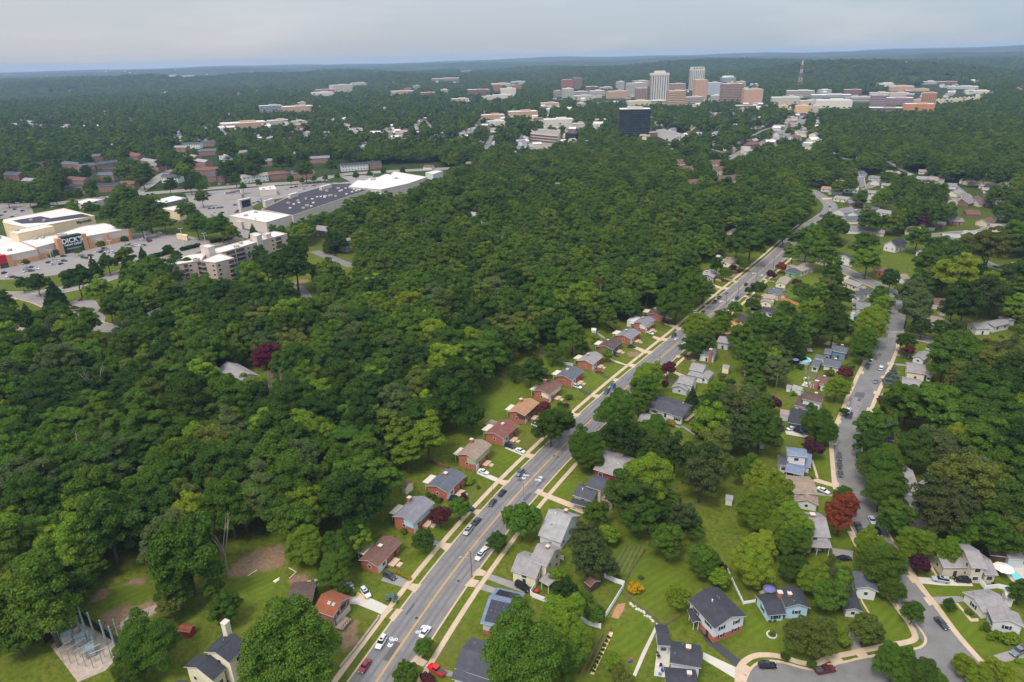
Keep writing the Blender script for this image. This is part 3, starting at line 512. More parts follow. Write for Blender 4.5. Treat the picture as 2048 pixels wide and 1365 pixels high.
# ------------------------------------------------------------------ trees that stand by themselves: zoom, X, Y, radius in zoom px, kind, tint, where
YT = '''
A 860 885 92 round mid|clipped street tree on the grass strip beside the white saloon car
A 675 1165 118 round mid|round street tree at the corner of the red pickup's driveway
A 1935 1000 375 oakf mid|large oak hiding the right half of the dark grey ranch roof
A 533 385 60 shrub blue|rounded blue spruce shrub beside the paved driveway of the red-roofed house
A 890 1205 80 shrub purple|purple shrub next to the red pickup truck
B 1020 665 105 round purple|Japanese maple in front of the light blue upper storey
B 865 925 105 round deep|small tree in front lawn of the blue and brick house
B 1225 590 105 round mid|spreading tree shading the dark blue parked car
B 1330 310 58 shrub bright|rounded bush at the corner of the dark grey roofed brick house
B 1265 478 52 shrub plum|round purple shrub in front garden of the dark grey roofed brick house
B 1415 380 24 shrub mid|little round bush in the middle of a front lawn
B 1612 935 96 round deep|round street tree overhanging the small silver car
B 1865 700 175 round mid|street tree beside the grey gambrel roof
B 1740 660 80 round mid|smaller companion of the street tree by the grey gambrel roof
B 910 455 38 shrub deep|first hedge bush along the brick gable
B 965 480 38 shrub deep|second hedge bush along the brick gable
B 1015 515 38 shrub mid|third hedge bush along the brick gable
B 655 830 40 shrub mid|bush against the gable of the blue and brick house
C 930 770 165 oak deep|dark broad tree over the kerb by the black parked car
C 1020 690 110 round mid|leafy tree behind the pale driveway of the tan-roofed houses
C 1600 660 185 oakf mid|tall tree across the street from the black parked car
C 1310 1010 165 oakf mid|tree at the kerb near the red house
C 1920 330 150 oakf bright|bright tree leaning over the street by the dark grey ranch house
C 1830 530 105 oak mid|lower tree under the bright tree by the dark grey ranch house
C 1690 900 150 pine shade|dark spruce in the row behind the red house
C 1560 880 120 pine shade|dark spruce nearest the street behind the red house
C 1950 910 160 oakf mid|broad tree between the dark spruces
C 720 230 125 oak deep|spreading tree in the back lawn behind the brick houses
C 790 140 60 tall deep|slim tree in the back lawn behind the brick houses
C 860 595 72 round purple|purple-leaved maple against the dark brown upper storey
C 1112 480 44 shrub mid|bush in the front lawn of the cream and brick house
C 1088 570 36 shrub plum|plum coloured shrub by the tan-roofed house's path
C 1025 555 34 shrub deep|dark bush by the steps of the cream and brick house
E 1370 440 235 oakf bright|large light green tree behind the red house
E 800 130 150 oakf mid|tree at the left end of the red house
E 780 1030 150 pine pinegreen|pine in front of the white-sided gambrel house
E 800 1190 170 pine pinegreen|pine behind the cream gambrel house
E 950 1270 130 pine pinegreen|lower pine behind the cream gambrel house
E 880 770 115 oak mid|tree below the wooden deck stairs
E 1010 950 105 round bright|rounded tree at the edge of the striped lawn
E 1610 1040 165 oak mid|tree at the corner of the striped lawn
E 1340 810 165 oak mid|tree behind the wooden deck
E 1450 100 110 pine shade|spruce behind the red house roof
E 1690 170 150 pine shade|wide spruce beside the open back lawn
E 1960 350 190 pine pinegreen|broad spruce at the middle of the back lawns
E 1990 220 160 pine shade|dark spruce behind the broad spruce
E 1420 135 120 oakf mid|round tree in front of the spruces
E 1770 780 130 tall pinegreen|narrow pine beyond the striped lawn
E 1960 1200 140 oak mid|tree on the slope above the open lawn
E 1560 740 110 oak deep|shaded tree under the pine
F 655 740 235 oakf bright|light tree leaning over the white vinyl fence
F 720 980 185 oakf bright|light tree behind the solar house
F 690 1130 160 oak mid|tree at the shaded end of the big oak's yard
F 660 430 125 oak shade|dark tree beside the cream house's red porch
F 860 500 95 round mid|tree in front of the small brown shed
F 590 250 85 round bright|small tree behind the cream gambrel house
F 960 660 90 round mid|small tree inside the white fence
F 1000 620 70 round deep|dark bush inside the white fence
F 1395 390 78 shrub yellow|azalea on the open lawn
F 1820 480 120 round bright|round tree beside the grey carport
F 1150 1130 85 round bright|bushy tree at the bottom of the sloping yard
F 1250 1290 100 round olive|olive bush at the bottom edge of the sloping yard
F 1200 285 40 shrub mid|bush by the white fence's top corner
G 1060 140 190 oakf lime|tall yellow-green tree above the light blue house
G 1090 260 120 oakf lime|lower yellow-green tree above the light blue house
G 580 110 150 oakf mid|round tree above the grey and brick house
G 720 280 100 round bright|bush by the top of the white picket fence
G 720 190 70 round plum|purple-brown tree by the top of the white picket fence
G 1490 170 135 oak deep|dark tree behind the light blue house
G 1520 830 140 oak olive|left of the two dark round trees before the light blue house
G 1680 950 150 oak olive|right of the two dark round trees before the light blue house
G 1800 850 130 oak olive|dark olive tree beside the drive of the half-hidden house
G 1980 890 85 round bright|bright bush on the corner lawn
G 1720 330 150 oakf bright|light tree at the corner of the light blue house
G 1920 300 150 oakf grey|pale grey-green tree over the half-hidden white house
G 1840 480 150 oak mid|tree between the light blue and the half-hidden house
G 890 800 36 shrub deep|bush at the brick corner of the grey and brick house
G 1225 725 20 shrub deep|small bush under the light blue house's windows
G 1275 720 20 shrub deep|second small bush under the light blue house's windows
G 1260 855 36 shrub olive|little weeping tree in a stone ring
G 1385 1090 45 round deep|thin young tree on the kerb of the cul-de-sac
G 1660 1170 45 round deep|young tree on the kerb near the dark red pickup
H 560 150 205 oakf mid|leafy street tree over the side street
H 720 410 115 oakf mid|lower street tree next to the side street's parked black car
H 910 640 108 round deep|round street tree at the corner of the side street
H 985 140 92 round plum|plum tree before the big grey house
H 430 800 150 round olive|crab apple on the corner lawn
H 530 860 90 round olive|small crab apple on the corner lawn
H 130 330 140 oakf bright|light tree before the half-hidden white house
H 720 1180 170 oakf mid|tree standing at the cul-de-sac mouth
H 950 1260 170 oakf deep|dark tree at the cul-de-sac mouth
H 1140 1310 110 oakf mid|tree at the right of the cul-de-sac mouth
H 1440 1170 115 oakf lime|light tree overhanging the corner sidewalk
H 1760 1230 145 oakf lime|light tree at the lower right corner
H 1560 1310 100 oakf bright|tree between the two light corner trees
H 2010 430 110 oak deep|dark tree beside the swimming pool
H 1240 20 130 oakf bright|tree above the plum tree by the grey house
H 1290 560 60 round deep|bush at the front walk
H 1490 640 40 shrub mid|bush in the front bed of the white gable house
H 1660 790 55 shrub mid|bush below the white gable house windows
H 1760 880 70 shrub bright|left end of the clipped hedge by the white gable
H 1850 900 75 shrub bright|middle of the clipped hedge by the white gable
H 1950 900 75 shrub bright|right end of the clipped hedge by the white gable
H 1990 1130 40 shrub bright|bush beside the grey car's drive
I 180 620 200 oakf lime|top of the great yellow-green tree group behind the tan house
I 300 820 190 oakf bright|tree in the great group behind the tan house
I 400 950 190 oakf bright|tree beside the grey mansard house
I 90 850 170 oakf bright|broad tree on the left of the great group
I 90 1190 150 oakf lime|brightest tree below the great group
I 430 1130 160 oakf mid|darker tree before the grey mansard house
I 240 1060 150 oakf bright|tree in the lower part of the great group
I 930 890 152 oak rust|copper beech beside the side street
I 955 652 84 round deep|round tree at the tan house's drive
I 1030 790 60 round deep|small tree behind the copper beech
I 1355 330 185 oakf mid|big street tree with a rounded crown
I 1350 470 170 oak mid|street tree below the big rounded one
I 1340 650 165 oakf mid|street tree above the silver car
I 1500 870 140 oak mid|tree between the two grey roofs
I 1440 960 110 oak deep|low tree beside the black parked car
I 1680 1140 165 oakf bright|bright tree above the big grey house
I 1235 150 135 oak deep|dark street tree opposite the two black cars
I 1140 275 55 round deep|small dark street tree opposite the black cars
I 1880 720 190 pine pinegreen|pine above the beige-walled house
I 1960 880 190 pine pinegreen|second pine above the beige-walled house
I 1680 200 175 oak deep|dark tree beside the navy roof
I 1900 180 180 oak grey|grey-green tree beyond the navy roof
I 1760 700 90 round bright|bush before the grey roofed house
I 650 185 92 round plum|plum tree in the yard of the blue-roofed house
I 405 460 52 shrub deep|left bush before the blue porch
I 598 470 46 shrub bright|right bush before the blue porch
I 1260 1200 150 oakf bright|street tree at the side street bend
I 1420 560 150 oak mid|tree behind the street trees
I 290 110 45 round bright|small tree in the cluttered back garden
J 1215 195 165 oakf bright|bright street tree on the side street's left
J 1180 350 115 oakf mid|tree below the bright street tree
J 1150 440 90 oak mid|low street tree beside the white pickup
J 885 800 118 oakf lime|yellow-green tree before the white two-storey house
J 700 1170 150 oakf mid|tree beside the teal house
J 790 1270 110 oakf mid|lower tree beside the teal house
J 1285 1190 160 oak mid|tree at the bend of the side street
J 1560 960 195 oak mid|tree below the two grey-roofed brick houses
J 1490 1010 100 oak deep|dark tree at the kerb below the two grey-roofed houses
J 430 330 130 conifer shade|broad dark evergreen behind the round pool
J 500 390 90 conifer shade|small dark evergreen behind the round pool
J 860 200 145 oak deep|dark tree behind the blue-grey house
J 640 160 130 oak mid|tree further up behind the blue-grey house
J 1020 585 66 shrub olive|olive shrub by the white house
J 820 640 56 shrub olive|shrub before the white house wall
J 990 635 68 round purple|purple maple in the side street's front garden
J 1620 415 62 round purple|purple maple beside the white gabled house
J 1465 655 80 conifer blue|blue spruce on the right-hand lawn
J 1445 745 50 shrub purple|purple shrub under the blue spruce
J 195 945 92 round plum|plum tree in the middle of the yards
J 60 480 120 oak mid|tree near the middle of the yards
J 400 570 50 shrub mid|bush left of the round pool
J 520 580 40 shrub deep|bush below the round pool
J 440 855 34 shrub bright|clipped bush by the long white shed
J 290 1140 45 round mid|tree over the trampoline
J 960 1030 44 round deep|small street tree beside the white truck
J 1600 330 90 round deep|dark tree by the corner of the side road
J 1360 910 44 shrub purple|purple shrub at the driveway below the brick house
K 310 650 120 oakf bright|tree at the kerb by the grey and white gable
K 250 820 120 oak mid|lower tree at the kerb by the grey and white gable
K 740 890 85 conifer shade|dark evergreen before the grey and white gable
K 990 900 150 oakf bright|light tree behind the grey ranch house
K 1130 1080 170 pine grey|tall grey-green pine in the middle of the yards
K 1180 1240 160 pine grey|lower part pine in the middle of the yards
K 1340 1110 130 oak mid|tree right of the grey-green pine
K 1310 880 110 round grey|grey-green tree behind the yellow shrub's yard
K 1350 480 140 oak mid|tree in the overgrown yards
K 1240 300 130 oak mid|tree beside the grey hipped roof
K 1360 640 100 oak mid|tree by the transformer pole
K 490 605 78 round purple|purple maple on the kerb by the white houses
K 460 750 46 shrub purple|purple shrub by the curved driveway
K 530 1160 46 shrub gold|golden clipped shrub by the garage
K 800 200 130 oakf lime|yellow-green tree over the main street
K 1000 160 110 oakf bright|tree beside the orange-roofed house
K 760 370 90 oak deep|dark tree under the yellow-green street tree
K 880 330 100 oak mid|tree above the white house with brick chimney
K 330 1250 170 oakf mid|tree in front of the garage with blue side
K 1740 300 140 conifer shade|evergreen in the yard line
K 1560 520 110 oak bright|tree left of the bare poles
K 1440 200 120 oak mid|tree behind the orange-roofed house
K 1620 170 120 oak mid|tree below the white two-part house
K 1130 740 45 round deep|small evergreen bush behind the white gable house
K 1040 680 40 round grey|small grey bush behind the white gable house
L 690 700 82 round deep|dark round tree beside the slate roof
L 600 720 40 round deep|small dark tree on the verge by the slate roof
L 620 240 160 oak deep|great dark tree beside the upper street
L 480 260 110 oak deep|dark tree behind the upper street's houses
L 1390 360 120 oak mid|tree over the house by the side street's start
L 1190 300 90 oak mid|tree by the junction of the upper street
L 1060 320 80 tall bright|light tree at the junction of the upper street
L 1470 520 95 tall mid|tall tree in the upper back gardens
L 1480 620 70 oak mid|lower tree in the upper back gardens
L 840 555 50 round plum|plum tree on the upper street's verge
L 935 480 50 round rust|red-brown tree on the upper street's verge
L 1090 635 48 round purple|purple tree behind the tan gabled house
L 440 498 38 round plum|plum tree before the tan ranch house
L 510 520 30 shrub plum|plum shrub before the tan ranch house
L 270 470 60 tall deep|dark tree beside the light grey roof
L 370 540 62 round mid|tree in front of the light grey roof's neighbour
L 640 860 75 round deep|dark round tree beside the cream house with brick chimney
L 460 900 70 round mid|tree at the kerb by the black roof
L 330 1010 80 oak mid|tree at the kerb by the orange roof
L 700 1040 80 oak mid|tree before the white two-part house
L 900 1100 90 oak mid|tree behind the white two-part house
L 1000 940 80 oak mid|tree below the orange fence
L 1360 740 70 tall bright|tree at the end of the bright lawn
L 1550 790 95 oak deep|dark tree left of the grey-green roof
L 1470 950 105 oak deep|dark broad tree above the blue house
L 1330 1050 110 oak mid|tree in the garden mass left of the blue house
L 1180 1060 120 oak mid|tree in the middle garden mass
L 1180 900 60 oak bright|light tree at the fence end
L 1190 700 50 round mid|bush in the upper garden bed
L 1900 820 60 oak mid|street tree near the grey-green roof
L 1940 950 80 oak mid|street tree near the blue house
M 930 740 145 oak grey|broad grey-green street tree at the side street's bend
M 940 930 150 oak grey|broad grey-green tree below the bend
M 1010 1110 80 oak deep|tree at the mouth of the side road
M 1360 600 170 oak lime|yellow-green tree before the pine grove
M 1240 560 110 oak lime|smaller yellow-green tree before the pine grove
M 1450 830 170 pine shade|spreading dark pine in the grove
M 1620 770 150 pine pinegreen|olive pine on the right of the grove
M 1330 900 110 pine shade|lower dark pine in the grove
M 1610 460 80 conifer shade|dark spruce by the upper road
M 1400 400 100 conifer shade|dark spruce left of the white upper house
M 1100 450 150 oak mid|tree in front of the upper lawn
M 960 180 110 oak mid|tree right of the white A-gabled house
M 450 400 140 oak bright|tree beside the brick house at the side street
M 430 260 130 oak mid|tree behind the white A-gabled house
M 1700 290 170 oak olive|olive tree row by the upper road
M 1500 270 110 oak olive|olive tree left in the row by the upper road
M 1900 190 130 oak mid|tree at the upper right
M 1950 560 130 oak deep|dark tree at the right edge
M 1950 880 120 oak bright|bright tree at the right edge
M 600 860 80 oak bright|street tree left of the bend
M 580 760 80 oak mid|upper street tree left of the bend
M 680 610 90 oak deep|dark tree left of the small white house
M 480 1010 130 oakf bright|bright tree below the blue house
M 1200 1110 90 oak deep|tree below the tan slate roof
M 1350 1130 90 oak deep|tree at the end of the dry lawn
M 1010 30 60 tall plum|dark copper beech by the upper brick ranch
N 1330 340 210 oak mid|broad tree behind the white gabled house
N 1230 470 130 oak mid|lower tree behind the white gabled house
N 1740 450 200 oak olive|huge olive-dark tree in the right-hand wood
N 1880 360 150 oak grey|grey-dark tree in the right-hand wood
N 1500 650 130 pine grey|pale pine in the right-hand wood
N 1000 830 150 oak mid|tree over the hidden drive
N 1150 900 150 oak mid|tree over the hidden white car
N 850 900 120 oak mid|tree by the lower kerb
N 1230 780 140 oak mid|tree above the hidden white house
N 950 520 40 shrub mid|bush between the two grey-roofed houses
N 600 830 46 shrub purple|purple bush at the driveway
N 1300 1150 150 oak mid|tree right of the navy roof
W 1640 300 110 pine pinegreen|pine over the upper grey roof
U 1720 1155 245 oakf mid|great oak beside the cream split-level house
U 880 1130 150 oakf mid|round oak left of the cream split-level house
U 760 1290 90 oakf mid|lower oak below the round one by the cream house
U 1310 920 85 oak mid|bushy tree in the middle of the lawn above the cream house
U 1250 820 60 oak mid|smaller bushy tree on the lawn above the cream house
U 1000 920 70 oak olive|olive tree at the end of the gravel pad
U 1090 620 190 oak mid|big tree at the edge of the dirt clearing
U 1030 800 110 oak deep|low tree under the big one at the dirt clearing
U 1800 560 100 oakf bright|bright rounded tree above the rubble heap
U 1960 700 95 oakf mid|tree hugging the brown-roofed brick house
U 1990 560 90 oakf mid|tree behind the brown-roofed brick house
U 550 680 70 oak mid|tree at the top of the small grassy slope
U 2010 830 40 round deep|bush between the stone pile and the brick gable
T 310 535 62 conifer shade|dark spruce beside the avenue
T 455 470 72 oak shade|dense dark tree beside the avenue
T 725 330 58 oak mid|tree at the lot edge before the sports store
T 838 335 46 conifer shade|spruce at the lot edge before the sports store
T 735 410 50 conifer shade|dark spruce across the avenue from the lot
T 630 375 44 oak deep|dark tree in the strip by the avenue
T 545 385 44 conifer deep|evergreen in the strip by the avenue
T 215 480 60 round deep|evergreen clump at the lot edge
T 130 485 40 round deep|smaller evergreen clump at the lot edge
T 390 440 30 round mid|tree tucked behind the dense dark tree
T 1290 160 62 oak mid|tree between the lot and the white store
T 1345 180 36 oak mid|smaller tree between the lot and the white store
T 1150 155 52 oak mid|tree on the bank above the kiosk
T 1090 60 50 oak mid|tree under the cream store
T 985 292 30 round deep|round evergreen in the middle of the lot
T 1030 325 30 round deep|bush at the lamp beside the apartment block
T 590 545 70 oak bright|bright tree over the small lot
T 640 640 60 oak mid|tree at the edge of the small lot
T 285 660 62 conifer shade|dark spruce over the lower street
T 165 690 66 conifer shade|left-hand dark spruce over the lower street
T 405 695 40 conifer deep|small spruce over the lower street
T 435 633 24 shrub mid|bush in the small lot's island
T 535 677 28 shrub bright|larger bush in the small lot's island
T 40 605 48 oak deep|round dark tree at the far left
T 50 690 66 oak mid|tree below the round dark tree at the far left
T 870 90 70 oak mid|big tree between store and lot bank
T 960 130 50 oak mid|tree on the bank between the lots
T 830 170 40 oak mid|tree at the upper corner of the lot
T 730 130 60 oak mid|tree behind the sports store corner
T 640 90 50 oak mid|tree beside the cream block behind the sports store
T 890 420 85 oak mid|wide tree in front of the apartment block
T 1010 440 60 pine deep|pine in front of the apartment block
T 800 470 80 oak mid|tree left of the apartment block's pine
T 1180 510 80 oak mid|tree below the apartment block balconies
T 1560 400 60 pine deep|pine at the right of the apartment block
T 1720 350 110 pine deep|great dark pine right of the apartment block
T 1650 420 80 pine deep|lower dark pine right of the apartment block
T 1480 470 80 oak bright|bright tree below the apartment block
T 1780 190 50 oak bright|bright tree by the half-timbered house
T 1930 230 50 conifer deep|spruce by the half-timbered house
T 1480 180 30 conifer deep|spruce at the loading yard
T 230 290 20 round mid|small planted tree before the sports store
T 150 370 20 round olive|small planted tree by the red storefront
T 455 300 20 round mid|small planted tree at the store entrance
T 592 262 24 round mid|planted tree right of the store entrance
T 727 235 22 round deep|planted tree near the store corner
T 300 330 18 round bright|small planted tree in the middle of the storefront
f 290 300 65 oak mid|tree between the back apartment rows
f 500 310 60 oak deep|tree before the brown-roofed apartment row
f 745 335 55 oak deep|dark tree by the slate-roofed apartment
f 1075 335 70 oak mid|big tree before the black-roofed apartment
f 1235 355 80 oak mid|big tree left of the curving lane
f 1600 335 70 oak bright|bright tree at the white apartment corner
f 1480 462 52 oak deep|tree on the lane's grass corner
f 1660 452 45 oak deep|tree on the avenue before the white apartments
f 1755 455 45 oak mid|second tree on the avenue before the white apartments
f 1100 525 85 oak mid|big tree at the foot of the curving lane
f 1010 590 60 oak mid|tree behind the white flat roof
f 1760 555 50 oak mid|tree on the lot island
f 790 515 45 oak mid|tree on the lawn of the front apartments
f 690 525 40 oak mid|second tree on the lawn of the front apartments
f 600 535 40 oak mid|third tree on the lawn of the front apartments
f 480 535 60 oak mid|fourth tree on the lawn of the front apartments
f 330 440 60 oak bright|light tree left of the front apartments
f 510 420 70 oak deep|dark tree left of the brown gabled apartment
f 790 450 60 oak deep|dark tree between the front apartments
f 740 215 55 oak deep|tree among the upper apartments
f 1070 175 50 oak mid|tree left of the red gabled apartment
f 1420 250 50 oak deep|tree at the upper end of the lane
f 1530 205 35 conifer deep|small spruce at the upper end of the lane
f 1620 235 70 oak mid|tree before the stepped gable apartment
f 2000 285 60 oak deep|tree by the green court
f 1990 140 70 oak mid|tree above the green court
f 1700 378 60 oak deep|tree before the red-roofed apartment
f 420 200 60 oak mid|tree above the back apartment rows
f 640 650 60 oak bright|bright tree behind the cream block
f 790 640 60 oak mid|tree left of the store lots
f 380 600 50 oak mid|tree beyond the rear lot
f 250 560 50 oak mid|tree at the rear lot edge
f 60 560 50 oak mid|tree at the far left of the rear lot
g 670 665 85 oak mid|big bright-edged tree in the apartment court
g 830 640 55 oak deep|dark tree behind the apartment court
g 860 735 70 oak mid|tree before the slate-roofed apartment end
g 440 650 85 oak deep|big dark tree in the apartment court
g 420 740 60 oak mid|tree before the white apartments
g 200 760 55 oak deep|tree by the red-roofed apartment
g 290 815 48 oak deep|dark tree at the apartment parking
g 1070 705 48 oak mid|tree left of the white apartment row
g 740 820 26 tall mid|first oval tree of the avenue row
g 350 870 26 tall mid|oval tree nearest the drugstore
g 480 848 22 tall mid|oval tree near the restaurant
g 835 825 20 tall mid|oval tree right of the first of the row
g 932 808 22 tall mid|third oval tree of the avenue row
g 1028 800 22 tall mid|fourth oval tree of the avenue row
g 1125 785 24 tall mid|fifth oval tree of the avenue row
g 1275 782 26 tall mid|oval tree before the white apartment row
g 1390 772 24 tall mid|oval tree before the white row's brick end
g 1500 752 22 tall mid|oval tree past the brick end
g 1660 742 22 tall mid|last oval tree of the avenue row
W 1840 480 110 oak mid|tree behind the pool house
W 1960 490 110 oak olive|tree behind the grey pool house
W 1700 500 80 oak mid|tree behind the big grey house
W 1980 330 130 oak deep|dark tree at the right edge of the wood
W 1850 300 110 oak grey|grey-green tree over the pool houses
W 1960 130 130 oak mid|tall tree in the upper right wood
W 1800 150 120 oak grey|tall grey-green tree in the right wood
K 1450 1000 90 oak mid|tree between the plum tree and the grey-green pine
J 60 760 110 oak mid|tree at the overgrown back fence
J 90 1180 100 oak mid|tree before the trampoline lawn
I 30 330 90 oak mid|tree at the edge of the cluttered garden
E 1650 620 90 oak mid|tree before the broad spruce
E 1880 900 110 oak mid|tree at the top of the open lawn
T 1020 405 75 oak deep|tree against the left wing of the apartment block
T 1440 430 60 oak mid|tree at the foot of the apartment block's long side
T 1540 350 50 oak deep|tree at the right end of the apartment block
T 330 700 90 oak mid|tree at the edge of the wood below the small lot
T 500 730 70 oak mid|tree under the small lot's road
D 140 1065 90 oak mid|tree behind the pale curving fence
D 330 900 125 oak mid|tree on the slope behind the dark roofed house
D 430 1000 65 oak deep|lower tree on the slope behind the dark roofed house
D 700 720 85 oak mid|tree above the white tank shed
D 690 1070 58 round bright|bright tree at the corner of the dark roofed house
D 560 895 50 round bright|bright bushes by the white garden wall
D 980 640 60 oak deep|tree behind the glazed sunroom
D 1400 520 180 oakf mid|great street tree beyond the row of brick houses
D 1560 420 130 oak mid|tree behind the great street tree
D 1680 420 95 oak mid|tree below the pale-roofed upper house
D 1300 340 110 oak deep|dark tree at the wood edge above the brick row
L 130 745 80 oak mid|tree on the verge across from the plum tree
L 1110 190 75 oak mid|tree leaning over the far end of the straight street
L 960 150 90 oak deep|dark tree left of the far end of the straight street
L 1230 150 110 oak mid|tree right of the far end of the straight street
L 20 640 110 oak mid|tree between the upper brick houses
L 250 300 60 oak bright|bush-like tree by the tiny white shed
L 560 460 50 round mid|shrubby tree on the upper verge
B 200 900 130 oak bright|bright tree at the wood edge by the brown-roofed patio
C 130 700 110 oak deep|dark tree at the edge of the back lawns
C 560 240 70 oak deep|tree in the back lawns behind the cream and brick house
C 60 560 100 oakf mid|tree at the wood edge behind the brown deck
U 60 960 130 oak mid|tree beside the substation's dark fence
U 190 880 120 oak mid|tree above the substation fence corner
U 330 830 110 oak deep|dark tree behind the tallest steel pole
U 90 1090 100 oak mid|tree at the lower left edge
U 470 780 70 oak mid|tree at the foot of the grassy slope
p 530 714 24 oak magenta|crimson-leaved tree deep in the woods
p 935 655 28 round deep|bush in the woods' edge
'''
KINDN = {'oak': ('broadleaf_tree', 'tree', 'tree'), 'oakf': ('broadleaf_tree', 'tree', 'tree'), 'tall': ('broadleaf_tree', 'tree', 'tree'), 'round': ('garden_tree', 'tree', ''), 'shrub': ('shrub', 'shrub', ''),
         'conifer': ('spruce_tree', 'conifer', ''), 'pine': ('pine_tree', 'conifer', '')}
GRP = {'broadleaf_tree': 'broadleaf trees in the yards and along the streets', 'garden_tree': 'small garden and street trees', 'shrub': 'shrubs and bushes in the gardens', 'spruce_tree': 'spruces in the yards', 'pine_tree': 'pines in the yards'}
TREE_SPOTS = []
for ln_ in YT.strip().split('\n'):
    a, where = ln_.split('|'); zk, X, Y, r, k, tn = a.split(); q = px(zk, float(X), float(Y)); r = float(r)/ZM[zk][2]
    var = {'oak': 5, 'tall': 3, 'round': 3, 'oakf': 2, 'conifer': 2, 'pine': 2, 'shrub': 2}[k]; key = f'{k}{_tr.randrange(var)}'
    p, s = crown_fit(q[0], q[1], r*1.04, key); nm, cat, _ = KINDN[k]
    hs = s*(1 if k in ('shrub', 'conifer') else _tr.uniform(.92, 1.1))
    lab = f'{TW[tn]} {where}'
    lab = ' '.join(lab.split()[:16])
    tree(key, (p[0], p[1], 0), s, hs, tn, nm, lab, cat, GRP[nm], trunk=True); TREE_SPOTS.append((p[0], p[1], s*PROTO[key][2]))
# ------------------------------------------------------------------ houses
ROOF = {}
def roofm(n, rgb, v=.2):
    return mat('shingles_'+n, S(*(.95*c for c in rgb)), .9, v, .7, spec=.1, detail=10)
RF = {'brown': roofm('brown', (112, 84, 74)), 'grey': roofm('grey', (128, 124, 128)), 'dark': roofm('dark', (82, 82, 88)), 'black': roofm('black', (66, 66, 72)), 'tan': roofm('tan', (146, 126, 110)), 'red': roofm('red', (126, 84, 74)),
      'orange': roofm('orange', (166, 124, 92)), 'lgrey': roofm('pale_grey', (160, 154, 152)), 'rust': roofm('rust', (140, 82, 60)), 'blue': roofm('blue', (118, 128, 146)), 'dbrown': roofm('dark_brown', (92, 76, 70)), 'slate': roofm('slate', (96, 98, 104)),
      'white': mat('roof_membrane_white', S(204, 196, 188), .7, .18, .07, detail=10), 'mgrey': roofm('mid_grey', (146, 138, 136)), 'taupe': roofm('taupe', (156, 140, 126)), 'terra': roofm('terracotta', (176, 122, 88))}
M_BRICK = mat('brick_red', S(168, 102, 80), .9, .14, 2.2, detail=8); M_BRICK2 = mat('brick_brown', S(138, 98, 84), .9, .14, 2.2, detail=8)
WALL = {'brick': M_BRICK, 'brick2': M_BRICK2, 'brickf': mat('brick_muted', S(150, 112, 98), .9, .12, 1.), 'white': mat('siding_white', S(212, 208, 205), .7, .07, 1.), 'cream': mat('siding_cream', S(228, 214, 186), .7, .06, 1.), 'beige': mat('siding_beige', S(202, 188, 168), .7, .06, 1.), 'lblue': mat('siding_light_blue', S(176, 206, 222), .7, .05, 1.),
        'blue': mat('siding_blue', S(108, 134, 160), .7, .06, 1.), 'navy': mat('siding_navy', S(70, 90, 118), .7, .06, 1.), 'sage': mat('siding_sage', S(170, 172, 140), .7, .06, 1.), 'dkbrown': mat('siding_dark_brown', S(84, 62, 54), .8, .08, 1.), 'redw': mat('siding_barn_red', S(140, 44, 44), .7, .08, 1.),
        'teal': mat('siding_teal', S(70, 108, 124), .7, .06, 1.), 'greyw': mat('siding_grey', S(190, 190, 192), .7, .05, 1.), 'lgreyb': mat('siding_grey_blue', S(150, 164, 178), .7, .05, 1.), 'green': mat('siding_green', S(128, 170, 140), .7, .05, 1.), 'lav': mat('siding_pale_grey', S(208, 206, 212), .7, .05, 1.), 'mint': mat('siding_bright_blue', S(66, 124, 176), .7, .06, 1.), 'pink': mat('stone_pinkish', S(206, 186, 172), .8, .07, 1.)}
M_TRIM = mat('trim_white', S(216, 214, 210), .6, .03, 2.); M_GLASS = glassm(); M_DOOR = mat('door_dark', S(70, 56, 52), .6, .1, 2.); M_DOORW = mat('door_white', S(226, 224, 220), .6, .04, 2.); M_SHUT = mat('shutter_dark', S(48, 50, 58), .7, .1, 2.)
M_WOOD = mat('deck_wood', S(150, 128, 112), .9, .15, 1.5, stretch=(1, 6, 1)); M_CEDAR = mat('cedar_wood', S(206, 142, 86), .9, .15, 1.5); M_METAL = mat('metal_grey', S(150, 152, 154), .45, .1, 2., metal=.5); M_DARK = mat('dark_void', S(40, 38, 38), .9, .1, 2.); M_SOLAR = mat('solar_panel', S(44, 42, 52), .25, .15, .4, spec=.5)
M_STONE = mat('chimney_stone', S(200, 186, 170), .9, .1, 2.)
class Blk:
    """one gabled volume: local X along the ridge, Y across; origin on the ground under its centre"""
    def __init__(s, c, u, L, W, he, rise):
        s.c = np.array(c[:2]); s.u = u; s.v = np.array([-u[1], u[0]]); s.L, s.W, s.he, s.rise = L, W, he, rise
    def w(s, x, y, z=0): p = s.c+s.u*x+s.v*y; return np.array([p[0], p[1], z])
def block(zk, p1, p2, third, he=None, base2=None, rise=None, pitch=.36):
    """p1-p2: eave edge along the ridge (photo px, zoom zk); third: far eave corner px or width in metres (away from the camera)"""
    a = [px(zk, *p) for p in (p1, p2)]
    if base2 is not None:
        b = gp(*px(zk, *base2)); he = max(2.2, min(8.5, height_at(b[0], b[1], a[1][1])))
    P1, P2 = gp(*a[0], he)[:2], gp(*a[1], he)[:2]
    d = P1-P2; L = np.linalg.norm(d); u = d/L; v = np.array([-u[1], u[0]])
    if isinstance(third, tuple):
        P3 = gp(*px(zk, *third), he)[:2]; W = float((P3-P2) @ v)
    else:
        W = third if (v @ (P2/np.linalg.norm(P2))) > 0 else -third
    c = (P1+P2)/2+v*W/2; W = abs(W)
    return Blk(c, u, float(L), W, he, rise if rise is not None else W/2*pitch)
OVH = .45
